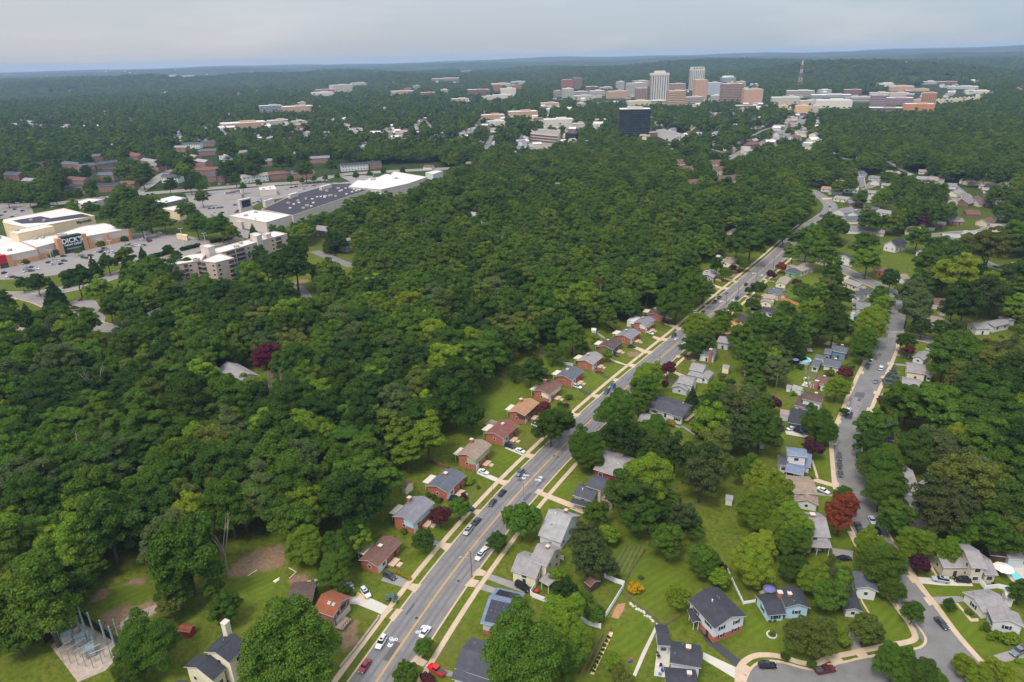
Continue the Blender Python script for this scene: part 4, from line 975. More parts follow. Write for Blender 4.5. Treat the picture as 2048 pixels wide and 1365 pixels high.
def gable_roof(B, m, z0=0., th=.16):
    """two roof slopes as one slab with overhang"""
    q = MB(); L = B.L/2; W = B.W/2; k = B.rise/W; ze = B.he+z0
    pr_ = [(-W, ze), (0, ze+B.rise), (W, ze)]
    for x0, x1 in ((-L, L),):
        top = [[(x, y, z+th) for y, z in pr_] for x in (x0, x1)]; bot = [[(x, y, z) for y, z in pr_] for x in (x0, x1)]
        for k2 in (0, 1):
            q.face([top[0][k2], top[1][k2], top[1][k2+1], top[0][k2+1]][::-1], m); q.face([bot[0][k2], bot[1][k2], bot[1][k2+1], bot[0][k2+1]], m)
        for e in (0, 1): q.face([top[e][0], top[e][1], top[e][2], bot[e][2], bot[e][1], bot[e][0]][::(1 if e else -1)], M_TRIM)
        for y in (0, 2): q.face([top[0][y], bot[0][y], bot[1][y], top[1][y]][::(1 if y else -1)], M_TRIM)
    q.mats = q.mats or [m]; return q
def gable_walls(B, m, inset=OVH):
    q = MB(); L = B.L/2-inset; W = B.W/2-inset; k = B.rise/(B.W/2); dz = .015; ze = B.he+inset*k-dz; zr = B.he+B.rise-dz
    q.face([(-L, -W, 0), (L, -W, 0), (L, -W, ze), (-L, -W, ze)], m); q.face([(L, W, 0), (-L, W, 0), (-L, W, ze), (L, W, ze)], m)
    q.face([(L, -W, 0), (L, W, 0), (L, W, ze), (L, 0, zr), (L, -W, ze)], m); q.face([(-L, W, 0), (-L, -W, 0), (-L, -W, ze), (-L, 0, zr), (-L, W, ze)], m)
    return q
def fr(B, side, inset=OVH):
    """frame of a wall: origin at its centre foot, along, normal, half length"""
    L = B.L/2-inset; W = B.W/2-inset
    return {'-y': (np.array([0, -W]), np.array([1, 0]), np.array([0, -1]), L), '+y': (np.array([0, W]), np.array([-1, 0]), np.array([0, 1]), L),
            '+x': (np.array([L, 0]), np.array([0, 1]), np.array([1, 0]), W), '-x': (np.array([-L, 0]), np.array([0, -1]), np.array([-1, 0]), W)}[side]
def wall_panel(B, side, a0, a1, z0, z1, m, t=.04):
    o, al, n, hl = fr(B, side); q = MB(); p = lambda a, d, z: (*(o+al*a+n*d), z)
    q.hull([p(a0, 0, z0), p(a1, 0, z0), p(a1, t, z0), p(a0, t, z0)][::-1], [p(a0, 0, z1), p(a1, 0, z1), p(a1, t, z1), p(a0, t, z1)][::-1], m, None, True); return q
def window_on(B, side, a, z, w, h, par, shut=False, proud=.05):
    """window part with its pane and shutters as sub-parts"""
    fobj = wall_panel(B, side, a-w/2-.1, a+w/2+.1, z-h/2-.1, z+h/2+.1, M_TRIM, proud).build('window', M_TRIM, par)
    def pane(a0, a1): return wall_panel(B, side, a0, a1, z-h/2, z+h/2, M_GLASS, proud+.02)
    pane(a-w/2, a+w/2).build('pane', M_GLASS, fobj)
    if shut:
        for s in (-1, 1):
            e = a+s*(w/2+.33); wall_panel(B, side, e-.2, e+.2, z-h/2-.08, z+h/2+.08, M_SHUT, proud+.01).build('shutter', M_SHUT, fobj)
def chimney(B, x, y, z0, z1, w, par, m=None, cap=True):
    q = MB(); q.box((x, y, (z0+z1)/2), (w, w, z1-z0), m or M_BRICK)
    c = q.build('chimney', m or M_BRICK, par)
    if cap: MB().box((x, y, z1+.06), (w+.2, w+.2, .12), M_CONC2).build('chimney_cap', M_CONC2, c)
def loc_of(B, P):
    d = np.array(P[:2])-B.c; return float(d @ B.u), float(d @ B.v)
def rel_parent(root, B, B0):
    """an Empty is not wanted for every volume: parts of volume B get B's frame relative to the house"""
    dx, dy = loc_of(B0, B.c); ang = math.atan2(B.u[1], B.u[0])-math.atan2(B0.u[1], B0.u[0]); return (dx, dy, 0), ang
def place(o, loc, ang):
    o.location = loc; o.rotation_euler = (0, 0, ang)
HOUSES = {}
FOOT = []          # footprints kept free of trees: (centre, u, L, W)
VIS = []           # photo polygons of buildings to keep in view
def cam_facing(B, side):
    o, al, n, hl = fr(B, side); wn = B.u*n[0]+B.v*n[1]; return float(wn @ (-B.c/np.linalg.norm(B.c)))
def house(label, blocks, wall, roof, win=True, shut=False, group=None, cat='house', name='house', chim=(), deco=None, floors=None, upper=None, garage=None, porch=(), vis=1.):
    """blocks: list of Blk; the first is the main one. Every volume adds a wall and a roof part"""
    B0 = blocks[0]; t = thing(name, label, cat, (B0.c[0], B0.c[1], 0), math.atan2(B0.u[1], B0.u[0]), group)
    wl = wall if isinstance(wall, (list, tuple)) else [wall]*len(blocks); rl = roof if isinstance(roof, (list, tuple)) else [roof]*len(blocks)
    for i, B in enumerate(blocks):
        loc, ang = rel_parent(t, B, B0); m = WALL[wl[i % len(wl)]]
        opened = i in porch
        if opened:
            wo = None
            for sx in (-1, 0, 1):
                for sy in (-1, 1):
                    if sx == 0 and B.L < 5: continue
                    o = MB().tube((sx*(B.L/2-.5), sy*(B.W/2-.5), 0), (sx*(B.L/2-.5), sy*(B.W/2-.5), B.he+.1), .09, .09, M_TRIM).build('post', M_TRIM, t); place(o, loc, ang)
        else:
            wo = gable_walls(B, m).build('wall', m, t); place(wo, loc, ang)
        ro = gable_roof(B, RF[rl[i % len(rl)]]).build('roof', None, t); place(ro, loc, ang)
        rid = MB().box((0, 0, B.he+B.rise+.16), (B.L, .28, .05), RF[rl[i % len(rl)]]).build('ridge_cap', RF[rl[i % len(rl)]], ro)
        FOOT.append((B.c, B.u, B.L, B.W))
        hull = [pr(B.w(sx*B.L/2, sy*B.W/2, z))[:2] for sx, sy in ((-1, -1), (1, -1), (1, 1), (-1, 1)) for z in (B.he*.3, B.he+B.rise*.8)]
        hull = np.array(hull); hull = hull.mean(0)+(hull-hull.mean(0))*vis; VIS.append((hull, pr(B.w(0, 0, 0))[2])) if vis > 0 else None
        if not win or opened: continue
        nf = floors if floors else (2 if B.he > 4.4 else 1)
        for side in ('-y', '+y', '+x', '-x'):
            if cam_facing(B, side) < .12: continue
            hl = fr(B, side)[3]; gable = side[1] == 'x'
            n = max(1, int(hl*2/3.4)) if not gable else max(1, int(hl*2/3.6))
            for f in range(nf):
                zc = B.he*(f+.5)/nf+.25 if nf > 1 else min(B.he*.58, 1.9)
                for k in range(n):
                    a = -hl+(k+.5)*2*hl/n
                    if f == 0 and not gable and k == n//2 and i == 0:
                        d_ = wall_panel(B, side, a-.42, a+.42, 0.1, 1.8, M_DOOR, .05).build('door', M_DOOR, wo); continue
                    if gable and f == 0 and nf == 2 and garage and k == 0:
                        continue
                    wdw = 1.25 if not gable else .8
                    window_on(B, side, a, zc, wdw, 1.0 if not gable else .85, wo, shut)
        if upper and i == 0:
            mu = WALL[upper[0]]
            for side, a0, a1 in upper[1]:
                hl = fr(B, side)[3]; ux = side[1] == 'x'
                zt = B.he-.02 if not ux else B.he+.1
                wall_panel(B, side, a0*hl, a1*hl, B.he*.46, zt, mu, .025).build('siding_panel', mu, t)
    for ch in chim:
        bi, fx, fy, zt, w = ch[:5]; B = blocks[bi]; loc, ang = rel_parent(t, B, B0); x, y = fx*B.L/2*(1 if B.u[0] > 0 else -1), fy*B.W/2*(-1 if B.v @ -B.c > 0 else 1); zr = B.he+B.rise*(1-min(1, abs(fy)))
        rf = [c for c in t.children if c.name.split('.')[0] == 'roof'][bi]
        chimney(B, x, y, 0 if abs(fy) > .95 or abs(fx) > .95 else zr-.4, zr+zt, w, rf, ch[5] if len(ch) > 5 else None)
    rf0 = [c for c in t.children if c.name.split('.')[0] == 'roof'][0]; rr_ = random.Random(label)
    for k in range(2):
        fx, fy = rr_.uniform(-.7, .7), rr_.choice((-1, 1))*rr_.uniform(.25, .6); zq = B0.he+B0.rise*(1-abs(fy))+.1; MB().tube((fx*B0.L/2, fy*B0.W/2, zq), (fx*B0.L/2, fy*B0.W/2, zq+.55), .11, .11, M_METAL).build('vent_pipe', M_METAL, rf0)
    HOUSES[label] = (t, B0); return t, B0
def pipe_on(t, B, x, y, par_i=0):
    rf = [c for c in t.children if c.name.split('.')[0] == 'roof'][par_i]; z = B.he+B.rise*(1-abs(y))
    MB().tube((x*B.L/2, y*B.W/2, z), (x*B.L/2, y*B.W/2, z+.75), .16, .16, M_TRIM, 8).build('vent_pipe', M_TRIM, rf)
GL = 'brick houses on the wooded side of the main street'
def brick(label, zk, p1, p2, p3, base2, roof, upper=None, wall='brick', chim=((0, .1, .35, .9, .8),), panel='white', deck=True, he=None):
    B = block(zk, p1, p2, p3, he=he, base2=base2, pitch=.30)
    t, B = house(label, [B], wall, roof, group=GL, chim=chim, garage=True)
    # which long side faces the street: the one towards +x of the picture
    sd = '-y' if (B.v @ np.array([1, -.4])) < 0 else '+y'; gs = [s for s in ('+x', '-x') if cam_facing(B, s) > 0]
    hl = fr(B, sd)[3]
    if upper:
        wall_panel(B, sd, -hl, hl, B.he*.5, B.he+.08, WALL[upper], .028).build('siding_panel', WALL[upper], t)
        for g_ in gs:
            h2 = fr(B, g_)[3]; al = fr(B, g_)[1]; s = 1 if (al[1] > 0) == (sd == '+y') else -1
            a0, a1 = sorted((s*h2*.02, s*h2)); wall_panel(B, g_, a0, a1, B.he*.5, B.he+.08, WALL[upper], .028).build('siding_panel', WALL[upper], t)
    else:
        near = 1 if (gs and gs[0] == '+x') else -1; al = fr(B, sd)[1][0]*near
        a0, a1 = sorted((al*hl*.25, al*hl)); wall_panel(B, sd, a0, a1, B.he*.1, B.he, WALL[panel], .028).build('siding_panel', WALL[panel], t)
    # garage door on the street side near end, porch slab and steps
    near = 1 if (gs and gs[0] == '+x') else -1; al = fr(B, sd)[1][0]*near
    wall_panel(B, sd, min(al*hl*.60, al*hl*.96), max(al*hl*.60, al*hl*.96), .05, 2.1, M_DOORW, .06).build('garage_door', M_DOORW, t)
    y = (1 if sd == '+y' else -1)*(B.W/2+.9)
    q = MB(); q.box((0, y, .35), (3.2, 1.9, .7), M_BRICK, mt=M_CONC); q.box((.2, y+(1.6 if y > 0 else -1.6), .18), (1.6, 1.3, .36), M_CONC); q.build('porch', None, t)
    # covered patio behind
    if deck:
        yb = -(1 if sd == '+y' else -1)*(B.W/2+1.3); q = MB(); q.box((-.8*near*-1, yb, 2.75), (4.6, 3, .12), WALL['beige'])
        q.build('patio_roof', None, t)
        for sx in (-2, 2): MB().tube((.8*near+sx, yb*1.14, 0), (.8*near+sx, yb*1.14, 2.7), .07, .07, M_TRIM).build('post', M_TRIM, t)
    return t, B
brick('brick house with brown roof beside the curved paved driveway', 'B', (637, 950), (390, 1207), (200, 1122), (395, 1292), 'brown', chim=((0, .1, .1, .6, .9, M_BRICK2),))
brick('brick house with grey roof and light blue upper storey', 'B', (972, 545), (752, 762), (517, 702), (757, 878), 'grey', 'lblue', chim=((0, .45, .85, 1.6, 1.0),))
brick('brick house with dark blue-grey roof beside the small cream shed', 'B', (1295, 265), (1100, 447), (875, 375), (1098, 545), 'slate', chim=((0, .3, .3, .8, 1.),))
brick('brick house with tan roof and sage green upper storey', 'B', (1556, -49), (1390, 108), (1172, 70), (1395, 228), 'tan', 'sage', chim=((0, .55, .75, 1.5, 1.),))
brick('brick house with reddish brown roof above the wooden deck', 'C', (610, 775), (440, 915), (248, 857), (440, 1000), 'red', chim=((0, .2, .1, .7, .9, M_STONE),))
brick('brick house with orange-tan roof and dark brown upper storey', 'C', (815, 545), (665, 682), (487, 640), (668, 775), 'orange', 'dkbrown', chim=((0, .5, .8, 1.3, 1.),))
brick('brick house with brown roof and cream upper storey', 'C', (1048, 360), (912, 465), (727, 432), (912, 556), 'brown', 'cream', chim=((0, .55, .75, 1.4, 1.),))
brick('brick house with dark grey roof and white parked car', 'C', (1272, 220), (1147, 318), (975, 270), (1145, 393), 'slate', chim=((0, .2, .4, .6, .9, M_STONE),))
brick('brick house with pale grey roof and purple maple at its door', 'D', (660, 1090), (540, 1180), (370, 1140), (540, 1248), 'mgrey')
brick('dark roofed house with blue-grey front between brick neighbours', 'D', (850, 940), (740, 1027), (578, 995), (740, 1092), 'dbrown', 'navy', wall='brick2')
brick('brick house with grey roof next to the white sunroom', 'D', (1035, 850), (930, 920), (770, 880), (927, 978), 'grey')
brick('brick house with white upper storey and glazed white sunroom', 'D', (1185, 718), (1085, 780), (945, 750), (1085, 862), 'grey', 'white')
brick('brick house with dark roof half under the street tree', 'D', (1320, 615), (1245, 690), (1095, 655), (1245, 742), 'dbrown')
brick('brick house with pale roof and blue-grey gable far up the street', 'D', (1830, 232), (1775, 287), (1635, 262), (1775, 342), 'lgrey', 'lgreyb')
brick('tan roofed cream house at the top of the brick row', 'D', (2020, 97), (1960, 142), (1865, 110), (1960, 186), 'taupe', wall='cream')
house('dark roofed house hidden among trees behind the upper street', [block('L', (500, 105), (455, 138), (385, 122), he=4)], 'beige', 'dark')
# glazed sunroom on the white house, wooden decks behind two brick houses
t, B = HOUSES['brick house with white upper storey and glazed white sunroom']; gb = block('D', (1030, 690), (980, 745), (885, 735), he=2.8, pitch=.18)
loc, ang = rel_parent(t, gb, B); o = gable_walls(gb, WALL['white'], .1).build('sunroom', WALL['white'], t); place(o, loc, ang)
o2 = gable_roof(gb, RF['white']).build('sunroom_roof', None, o)
for s in ('-y', '+x', '-x', '+y'):
    if cam_facing(gb, s) > .1:
        hl = fr(gb, s, .1)[3]
        for k in range(3): window_on(gb, s, -hl*.6+k*hl*.6, 1.5, hl*.45, 1.6, o)
t, B = HOUSES['brick house with reddish brown roof above the wooden deck']; d = block('C', (400, 740), (330, 790), (225, 775), he=1.5); loc, ang = rel_parent(t, d, B)
q = MB(); q.box((0, 0, 1.4), (d.L, d.W, .2), M_WOOD); o = q.build('deck', M_WOOD, t); place(o, loc, ang)
q = MB()
for sx in np.linspace(-d.L/2+.1, d.L/2-.1, 6):
    for sy in (-d.W/2+.1, d.W/2-.1): q.box((sx, sy, 1.3), (.1, .1, 2.4), M_WOOD)
for sy in (-d.W/2+.1, d.W/2-.1): q.box((0, sy, 2.45), (d.L, .1, .1), M_WOOD)
q.build('railing', M_WOOD, o)
# bottom left: red-roofed house, its dark wing; cream split-level house
Bm = block('b', (800, 850), (1185, 985), (1432, 574), he=3.7, pitch=.5); Bw = block('b', (310, 690), (790, 670), 6.5, he=2.8, pitch=.22)
t, B = house('house with rusty red roof, skylights and dark brown wing', [Bm, Bw], ['brick2', 'dkbrown'], ['rust', 'dbrown'], win=False)
gs = [s for s in ('+x', '-x') if cam_facing(Bm, s) > -.2 and (Bm.u*(1 if s == '+x' else -1))[0] > 0][0]; wo = [c for c in t.children if c.name.startswith('wall')][0]
hl = fr(Bm, gs)[3]; wall_panel(Bm, gs, -hl, hl, 0.02, 1.9, WALL['pink'], .03).build('foundation_wall', WALL['pink'], t); window_on(Bm, gs, .2*hl, 3.4, 2.2, 1.5, wo); window_on(Bm, gs, -.45*hl, 3.0, 1.2, 1.2, wo)
wall_panel(Bm, gs, -hl*.98, -hl*.8, .5, 2.9, mat('tarp_blue', S(66, 112, 168), .6, .1, 2.), .1).build('blue_door', MC['tarp_blue'], t)
sdn = '-y' if cam_facing(Bm, '-y') > 0 else '+y'; sg = -1 if sdn == '-y' else 1; rf = [c for c in t.children if c.name.startswith('roof')][0]
for k in (0, 1):
    q = MB(); x0 = -Bm.L*.30+k*1.3; kk = Bm.rise/(Bm.W/2)
    y0, y1 = sg*Bm.W*.12, sg*Bm.W*.22; zf = lambda y: Bm.he+Bm.rise-abs(y)*kk+.24
    q.face([(x0, y0, zf(y0)), (x0+.8, y0, zf(y0)), (x0+.8, y1, zf(y1)), (x0, y1, zf(y1))], mat('skylight_glass', S(168, 160, 152), .2, .05, 1.)); q.build('skylight', MC['skylight_glass'], rf)
gx = (Bm.L/2)*(1 if gs == '+x' else -1); q = MB()
dsg = 1 if gs == '+x' else -1
q.box((gx+dsg*1.1, -.4*dsg*sg*0-Bm.W*.25*(-sg), .8), (2.0, 3.6, .16), M_WOOD); q.build('stair_landing', M_WOOD, t); q = MB()
for k in range(6): q.box((gx+dsg*2.0, Bm.W*.25*sg-1.8+k*.72, 1.25), (.07, .07, 1.1), M_DARK)
q.box((gx+dsg*2.0, Bm.W*.25*sg, 1.8), (.07, 3.7, .07), M_DARK); q.build('railing', M_DARK, t)
Bu = block('a', (1560, 640), (1200, 1000), (735, 790), he=6.4, pitch=.40); Bl = block('a', (1150, 1092), (895, 1340), (428, 1000), he=4.2, pitch=.42); B3 = block('a', (600, 1480), (480, 1600), (150, 1400), he=3.6, pitch=.4)
t, B = house('cream split-level house with black roofs and tall cream chimney', [Bu, Bl, B3], 'cream', 'black', chim=())
cb = zz('a', 1090, 300, 8.6); x, y = loc_of(Bu, cb); rf = [c for c in t.children if c.name.startswith('roof')][0]
chimney(Bu, Bu.L/2-.2 if x > 0 else -Bu.L/2+.2, y*.6, 0, 10.6, 1.3, rf, WALL['cream'])
# ---------------------------------------------------------------- right-hand side of the main street
Hs = house
def bk(*a, **k): return block(*a, **k)
Hs('dark grey ranch house half hidden by a large oak', [bk('V', (960, 1182), (727, 1106), (832, 924), he=3.0), bk('V', (940, 1235), (712, 1168), 4.5, he=2.5, pitch=.2)], 'white', 'dark')
B = bk('A', (1435, 652), (1735, 725), (1905, 352), he=3.3, pitch=.40); t, B = Hs('house with roof solar panels and brick front', [B], 'greyw', 'blue')
rf = [c for c in t.children if c.name.startswith('roof')][0]; kk = B.rise/(B.W/2); vs = -1 if cam_facing(B, '-y') > cam_facing(B, '+y') else 1
def roof_quad(B, x0, x1, f0, f1, side, m, name, par, lift=.26):
    y0, y1 = side*B.W/2*f0, side*B.W/2*f1; zf = lambda y: B.he+B.rise-abs(y)*kk+lift; q = MB()
    a = [(x0, y0, zf(y0)), (x1, y0, zf(y0)), (x1, y1, zf(y1)), (x0, y1, zf(y1))]
    b_ = [(p[0], p[1], p[2]-.06) for p in a]
    if (x1-x0)*(y1-y0) < 0: a = a[::-1]; b_ = b_[::-1]
    q.hull(b_, a, m); return q.build(name, m, par)
sx0 = 1 if loc_of(B, zz('A', 1500, 640, 3.3))[0] > 0 else -1
for r_ in range(4):
    for c_ in range(5):
        if r_ == 3 and c_ in (1, 2): continue
        xa = sx0*(B.L/2-.8-r_*1.78); xb = xa-sx0*1.7; f0 = .08+c_*.165; roof_quad(B, min(xa, xb), max(xa, xb), f0, f0+.158, vs, M_SOLAR, 'solar_panel', rf)
for c_ in range(6):
    wp = (B.L-1.8)/6; xa = sx0*(B.L/2-.9-c_*wp); xb = xa-sx0*(wp-.06); roof_quad(B, min(xa, xb), max(xa, xb), .3, .8, -vs, M_SOLAR, 'solar_panel', rf)
wall_panel(B, '-y' if vs < 0 else '+y', -B.L/2+.45, B.L/2-.45, .0, 1.2, M_BRICK, .03).build('brick_base', M_BRICK, t)
Hs('cream house with grey roofs and open red porch', [bk('V', (1057, 535), (1207, 582), 8.2, base2=(1200, 645), pitch=.5), bk('V', (1165, 470), (1268, 512), 8.2, he=5.2, pitch=.5), bk('V', (1222, 590), (1280, 625), (1300, 560), he=2.7, pitch=.1)], ['cream', 'cream', 'redw'], 'mgrey', floors=2, porch=(2,), chim=((1, .2, 0, .7, .8),))
B = bk('E', (285, 980), (525, 1062), (690, 770), he=3.0, pitch=.62); B2 = None; t, B = Hs('white-sided house with wide pale grey gambrel roof', [B], 'lav', 'lgrey', chim=((0, .1, .45, 1.2, .8),)); pipe_on(t, B, .3, .1)
t, B = Hs('beige house with dark grey roofs and raised timber deck', [bk('E', (640, 570), (842, 637), 7.0, base2=(848, 695), pitch=.42), bk('E', (775, 480), (935, 530), 7.0, he=4.2, pitch=.42), bk('E', (618, 648), (775, 692), 2.6, he=2.4, pitch=.3)], 'beige', ['dark', 'dark', 'black'], porch=(2,)); pipe_on(t, B, .35, .3)
dk = block('E', (925, 612), (1025, 640), (1105, 555), he=1.6); loc, ang = rel_parent(t, dk, B); o = MB().box((0, 0, 1.5), (dk.L, dk.W, .2), M_WOOD).build('deck', M_WOOD, t); place(o, loc, ang); q = MB()
for sx in np.linspace(-dk.L/2+.1, dk.L/2-.1, 6):
    for sy in (-dk.W/2+.1, dk.W/2-.1): q.box((sx, sy, 1.3), (.12, .12, 2.6), M_WOOD)
for sy in (-dk.W/2+.1, dk.W/2-.1): q.box((0, sy, 2.55), (dk.L, .14, .1), M_WOOD)
q.build('railing', M_WOOD, o); q = MB(); e0 = loc_of(dk, zz('E', 1040, 650, 1)); e1 = loc_of(dk, zz('E', 1025, 700, 0)); ex, ey = np.array(e0), np.array(e1)
for k in range(7): p = ex+(ey-ex)*k/6; q.box((p[0], p[1], 1.45-k*.22), (1.3, 1.1, .1), M_WOOD)
q.build('stair', M_WOOD, o)
t, B = Hs('barn red house with wide grey roof', [bk('E', (850, 305), (1110, 387), (1260, 187), he=3.0, pitch=.30), bk('E', (945, 165), (1130, 215), 4.5, he=3.0, pitch=.25)], 'redw', 'mgrey'); pipe_on(t, B, -.5, .3)
t, B = Hs('white ranch house with dark grey roof and screened porch', [bk('K', (285, 1005), (640, 1107), 11.5, base2=(640, 1145), pitch=.28), bk('K', (525, 1082), (640, 1112), (672, 1035), he=2.9, pitch=.2)], 'white', 'dark', shut=True); pipe_on(t, B, -.5, -.4)
dk = block('K', (660, 1130), (690, 1140), (745, 1055), he=1.0); loc, ang = rel_parent(t, dk, B); o = MB().box((0, 0, .9), (dk.L, dk.W, .16), M_WOOD).build('deck', M_WOOD, t); place(o, loc, ang)
Hs('long low garage with grey roof and blue end wall', [bk('K', (180, 1140), (445, 1197), 6.5, he=2.7, pitch=.25)], 'blue', 'mgrey', cat='garage', name='garage')
Hs('grey and white board gabled house with two roofs', [bk('K', (740, 775), (690, 832), (525, 792), base2=(665, 887), pitch=.4), bk('K', (580, 745), (735, 780), 7.5, he=3.8, pitch=.4)], ['greyw', 'white'], ['mgrey', 'mgrey'])
Hs('white house with grey roofs and low front wing', [bk('K', (705, 612), (850, 642), 7.5, base2=(855, 712), pitch=.42), bk('K', (690, 665), (850, 700), 3.0, he=2.6, pitch=.25), bk('K', (962, 650), (905, 715), (805, 692), base2=(905, 750), pitch=.4)], 'white', 'mgrey')
Hs('tall white house with dark roof and brick chimney stack', [bk('K', (808, 455), (968, 480), 8, base2=(965, 548), pitch=.45)], 'white', 'slate', chim=((0, .45, -1.04, 3.2, 1.1),))
Hs('grey hip roofed house behind the yellow-green street tree', [bk('K', (990, 330), (1115, 352), 8, he=3.2, pitch=.3)], 'greyw', 'mgrey')
Hs('orange roofed brick house under trees', [bk('L', (350, 1170), (455, 1172), 9, he=3.2), bk('L', (415, 1100), (520, 1110), 8, he=3.6)], 'brick', 'terra')
Hs('black roofed house behind the orange roof', [bk('L', (480, 1042), (645, 1075), 9.5, he=3.2)], 'beige', 'black')
Hs('white house in two parts with black roofs', [bk('L', (610, 925), (745, 957), 8, base2=(745, 992), pitch=.35), bk('L', (762, 945), (872, 972), 8, base2=(862, 1002), pitch=.35)], 'white', 'black', chim=((0, .3, 0, .7, .8),))
Hs('cream house with brown-grey roof and brick chimney', [bk('L', (885, 800), (838, 860), (735, 815), base2=(832, 898), pitch=.4), bk('L', (745, 800), (870, 812), 6.5, he=4)], 'cream', 'taupe', chim=((0, .1, 1.02, 1.8, 1.1),))
t, B = Hs('house with slate roof and pale wooden deck', [bk('L', (775, 737), (907, 772), 9.5, he=3.4, pitch=.3)], 'beige', 'slate'); pipe_on(t, B, .4, .2)
dk = block('L', (905, 800), (965, 806), (1020, 740), he=1.4); loc, ang = rel_parent(t, dk, B); o = MB().box((0, 0, 1.3), (dk.L, dk.W, .2), M_CEDAR).build('deck', M_CEDAR, t); place(o, loc, ang)
q = MB()
for sx in np.linspace(-dk.L/2+.1, dk.L/2-.1, 5): q.box((sx, dk.W/2-.1, 1.2), (.12, .12, 2.4), M_TRIM); q.box((sx, -dk.W/2+.1, 1.2), (.12, .12, 2.4), M_TRIM)
for sy in (-1, 1): q.box((0, sy*(dk.W/2-.1), 2.4), (dk.L, .1, .1), M_TRIM)
q.box((dk.L/2-.1, 0, 2.4), (.1, dk.W, .1), M_TRIM); q.build('railing', M_TRIM, o)
Hs('cream gabled house with tan roof between two dark roofs', [bk('L', (1040, 602), (985, 668), (880, 640), base2=(978, 695), pitch=.35)], 'cream', 'taupe')
Hs('pale green house with dark roof on the upper street', [bk('L', (970, 532), (1078, 562), 8, base2=(1075, 600), pitch=.4)], 'green', 'dark')
Hs('long brown-grey roofed house at the upper junction', [bk('L', (1290, 480), (1140, 532), 8.5, he=3.2), bk('L', (1100, 480), (1075, 500), 6, he=3.2)], 'beige', 'taupe')
# ---------------------------------------------------------------- second street, left side
Hs('white house with dark roofs at the side street bend', [bk('L', (1740, 758), (1870, 768), 8, base2=(1865, 800), pitch=.4), bk('L', (1655, 768), (1745, 790), 8, he=3.6)], 'white', 'dark')
Hs('white house with wide grey-green roof', [bk('L', (1700, 907), (1852, 922), 10.5, base2=(1842, 950), pitch=.3), bk('L', (1660, 850), (1705, 860), 6, he=3)], 'white', 'grey')
Hs('bright blue house with white chimney stack', [bk('L', (1635, 978), (1762, 1003), 7.5, base2=(1735, 1052), pitch=.4)], 'mint', 'grey', chim=((0, -.5, -1.03, 1.4, 1.3, WALL['white']),))
Hs('blue-grey two-storey house with dark roof', [bk('J', (825, 420), (988, 450), 7, base2=(977, 525), pitch=.4), bk('J', (757, 446), (830, 458), 6, he=3.6)], 'blue', 'slate', chim=((0, .2, .1, .9, .8),))
Hs('white house with slate roof by the round pool', [bk('J', (745, 567), (917, 602), 8, base2=(912, 642), pitch=.38), bk('J', (620, 580), (705, 597), 8, base2=(692, 634), pitch=.35)], 'white', 'slate', chim=((0, .2, .1, .8, .8),))
Hs('white two-storey house with brown roof and brick stack', [bk('J', (635, 737), (790, 777), 7.5, base2=(787, 845), pitch=.4)], 'white', 'brown', chim=((0, -.35, -1.04, 1.0, 1.3), (0, .1, .2, .5, .7, M_STONE)))
Hs('white house with dark roofs and long shed dormer', [bk('J', (450, 978), (680, 1037), 9.5, he=3.0, pitch=.3), bk('J', (530, 915), (728, 960), 7, he=5.6, pitch=.35)], 'white', 'dbrown', chim=((1, .2, .1, .8, .8),))
t, B = Hs('teal house with broad black roof above parked cars', [bk('J', (388, 1157), (602, 1197), 12, base2=(590, 1245), pitch=.28)], 'teal', 'black')
t, B = Hs('white house with blue-grey roofs and brick chimney', [bk('I', (400, 350), (622, 392), 9, base2=(612, 432), pitch=.45), bk('I', (300, 362), (398, 372), 6, he=3.2, pitch=.3), bk('I', (355, 428), (548, 474), 6, he=2.6, pitch=.35), bk('I', (378, 262), (588, 285), 5, he=6.2, pitch=.4)], 'white', ['blue', 'dark', 'blue', 'blue'], porch=(2,), chim=((0, -.3, -.9, 2.4, 1.0),))
Hs('white house with tan roofs in three wings', [bk('I', (697, 690), (702, 778), (462, 756), base2=(690, 848), pitch=.36), bk('I', (445, 652), (697, 664), 9, he=3.6, pitch=.3), bk('I', (298, 622), (446, 645), 9, he=3.4, pitch=.3)], 'white', 'tan')
Hs('grey mansard roofed house with open car porch', [bk('I', (520, 1090), (828, 1107), 10.5, he=4.8, pitch=.42), bk('I', (560, 1200), (842, 1214), 5, he=2.9, pitch=.25)], 'white', 'mgrey', porch=(1,), chim=((0, .1, .1, 1.0, 1.2), (0, -.35, -1.0, 2.2, .9, M_STONE)))
Hs('half-hidden white house with black roof on the corner lawn', [bk('H', (322, 430), (400, 642), (225, 650), base2=(392, 672), pitch=.4), bk('H', (278, 230), (325, 400), 5, he=3, pitch=.4)], 'white', ['black', 'slate'], chim=((1, .9, 0, 1.5, 1.0),))
Hs('light blue house with black roofs and brick chimney', [bk('G', (1552, 412), (1646, 603), (1397, 628), he=3.4, pitch=.4), bk('G', (1397, 662), (1203, 682), (1085, 470), base2=(1195, 745), pitch=.34)], 'lblue', 'black', shut=True, chim=((0, .05, -.35, .8, .8), (0, .3, -1.02, 1.2, 1.0)))
t, B = Hs('pale grey house with black roof, brick base and carport', [bk('G', (705, 400), (993, 684), (640, 795), base2=None, he=4.6, pitch=.36), bk('G', (470, 610), (528, 745), (445, 775), he=2.6, pitch=.4), bk('G', (700, 388), (800, 490), (520, 470), he=4.4, pitch=.36)], 'lav', 'black', shut=True, porch=(1,)); pipe_on(t, B, .2, .15)
for s in ('+x', '-x', '+y', '-y'):
    if cam_facing(B, s) > .1: hl = fr(B, s)[3]; wall_panel(B, s, -hl, hl, .02, 1.7, M_BRICK, .03).build('brick_base', M_BRICK, t)
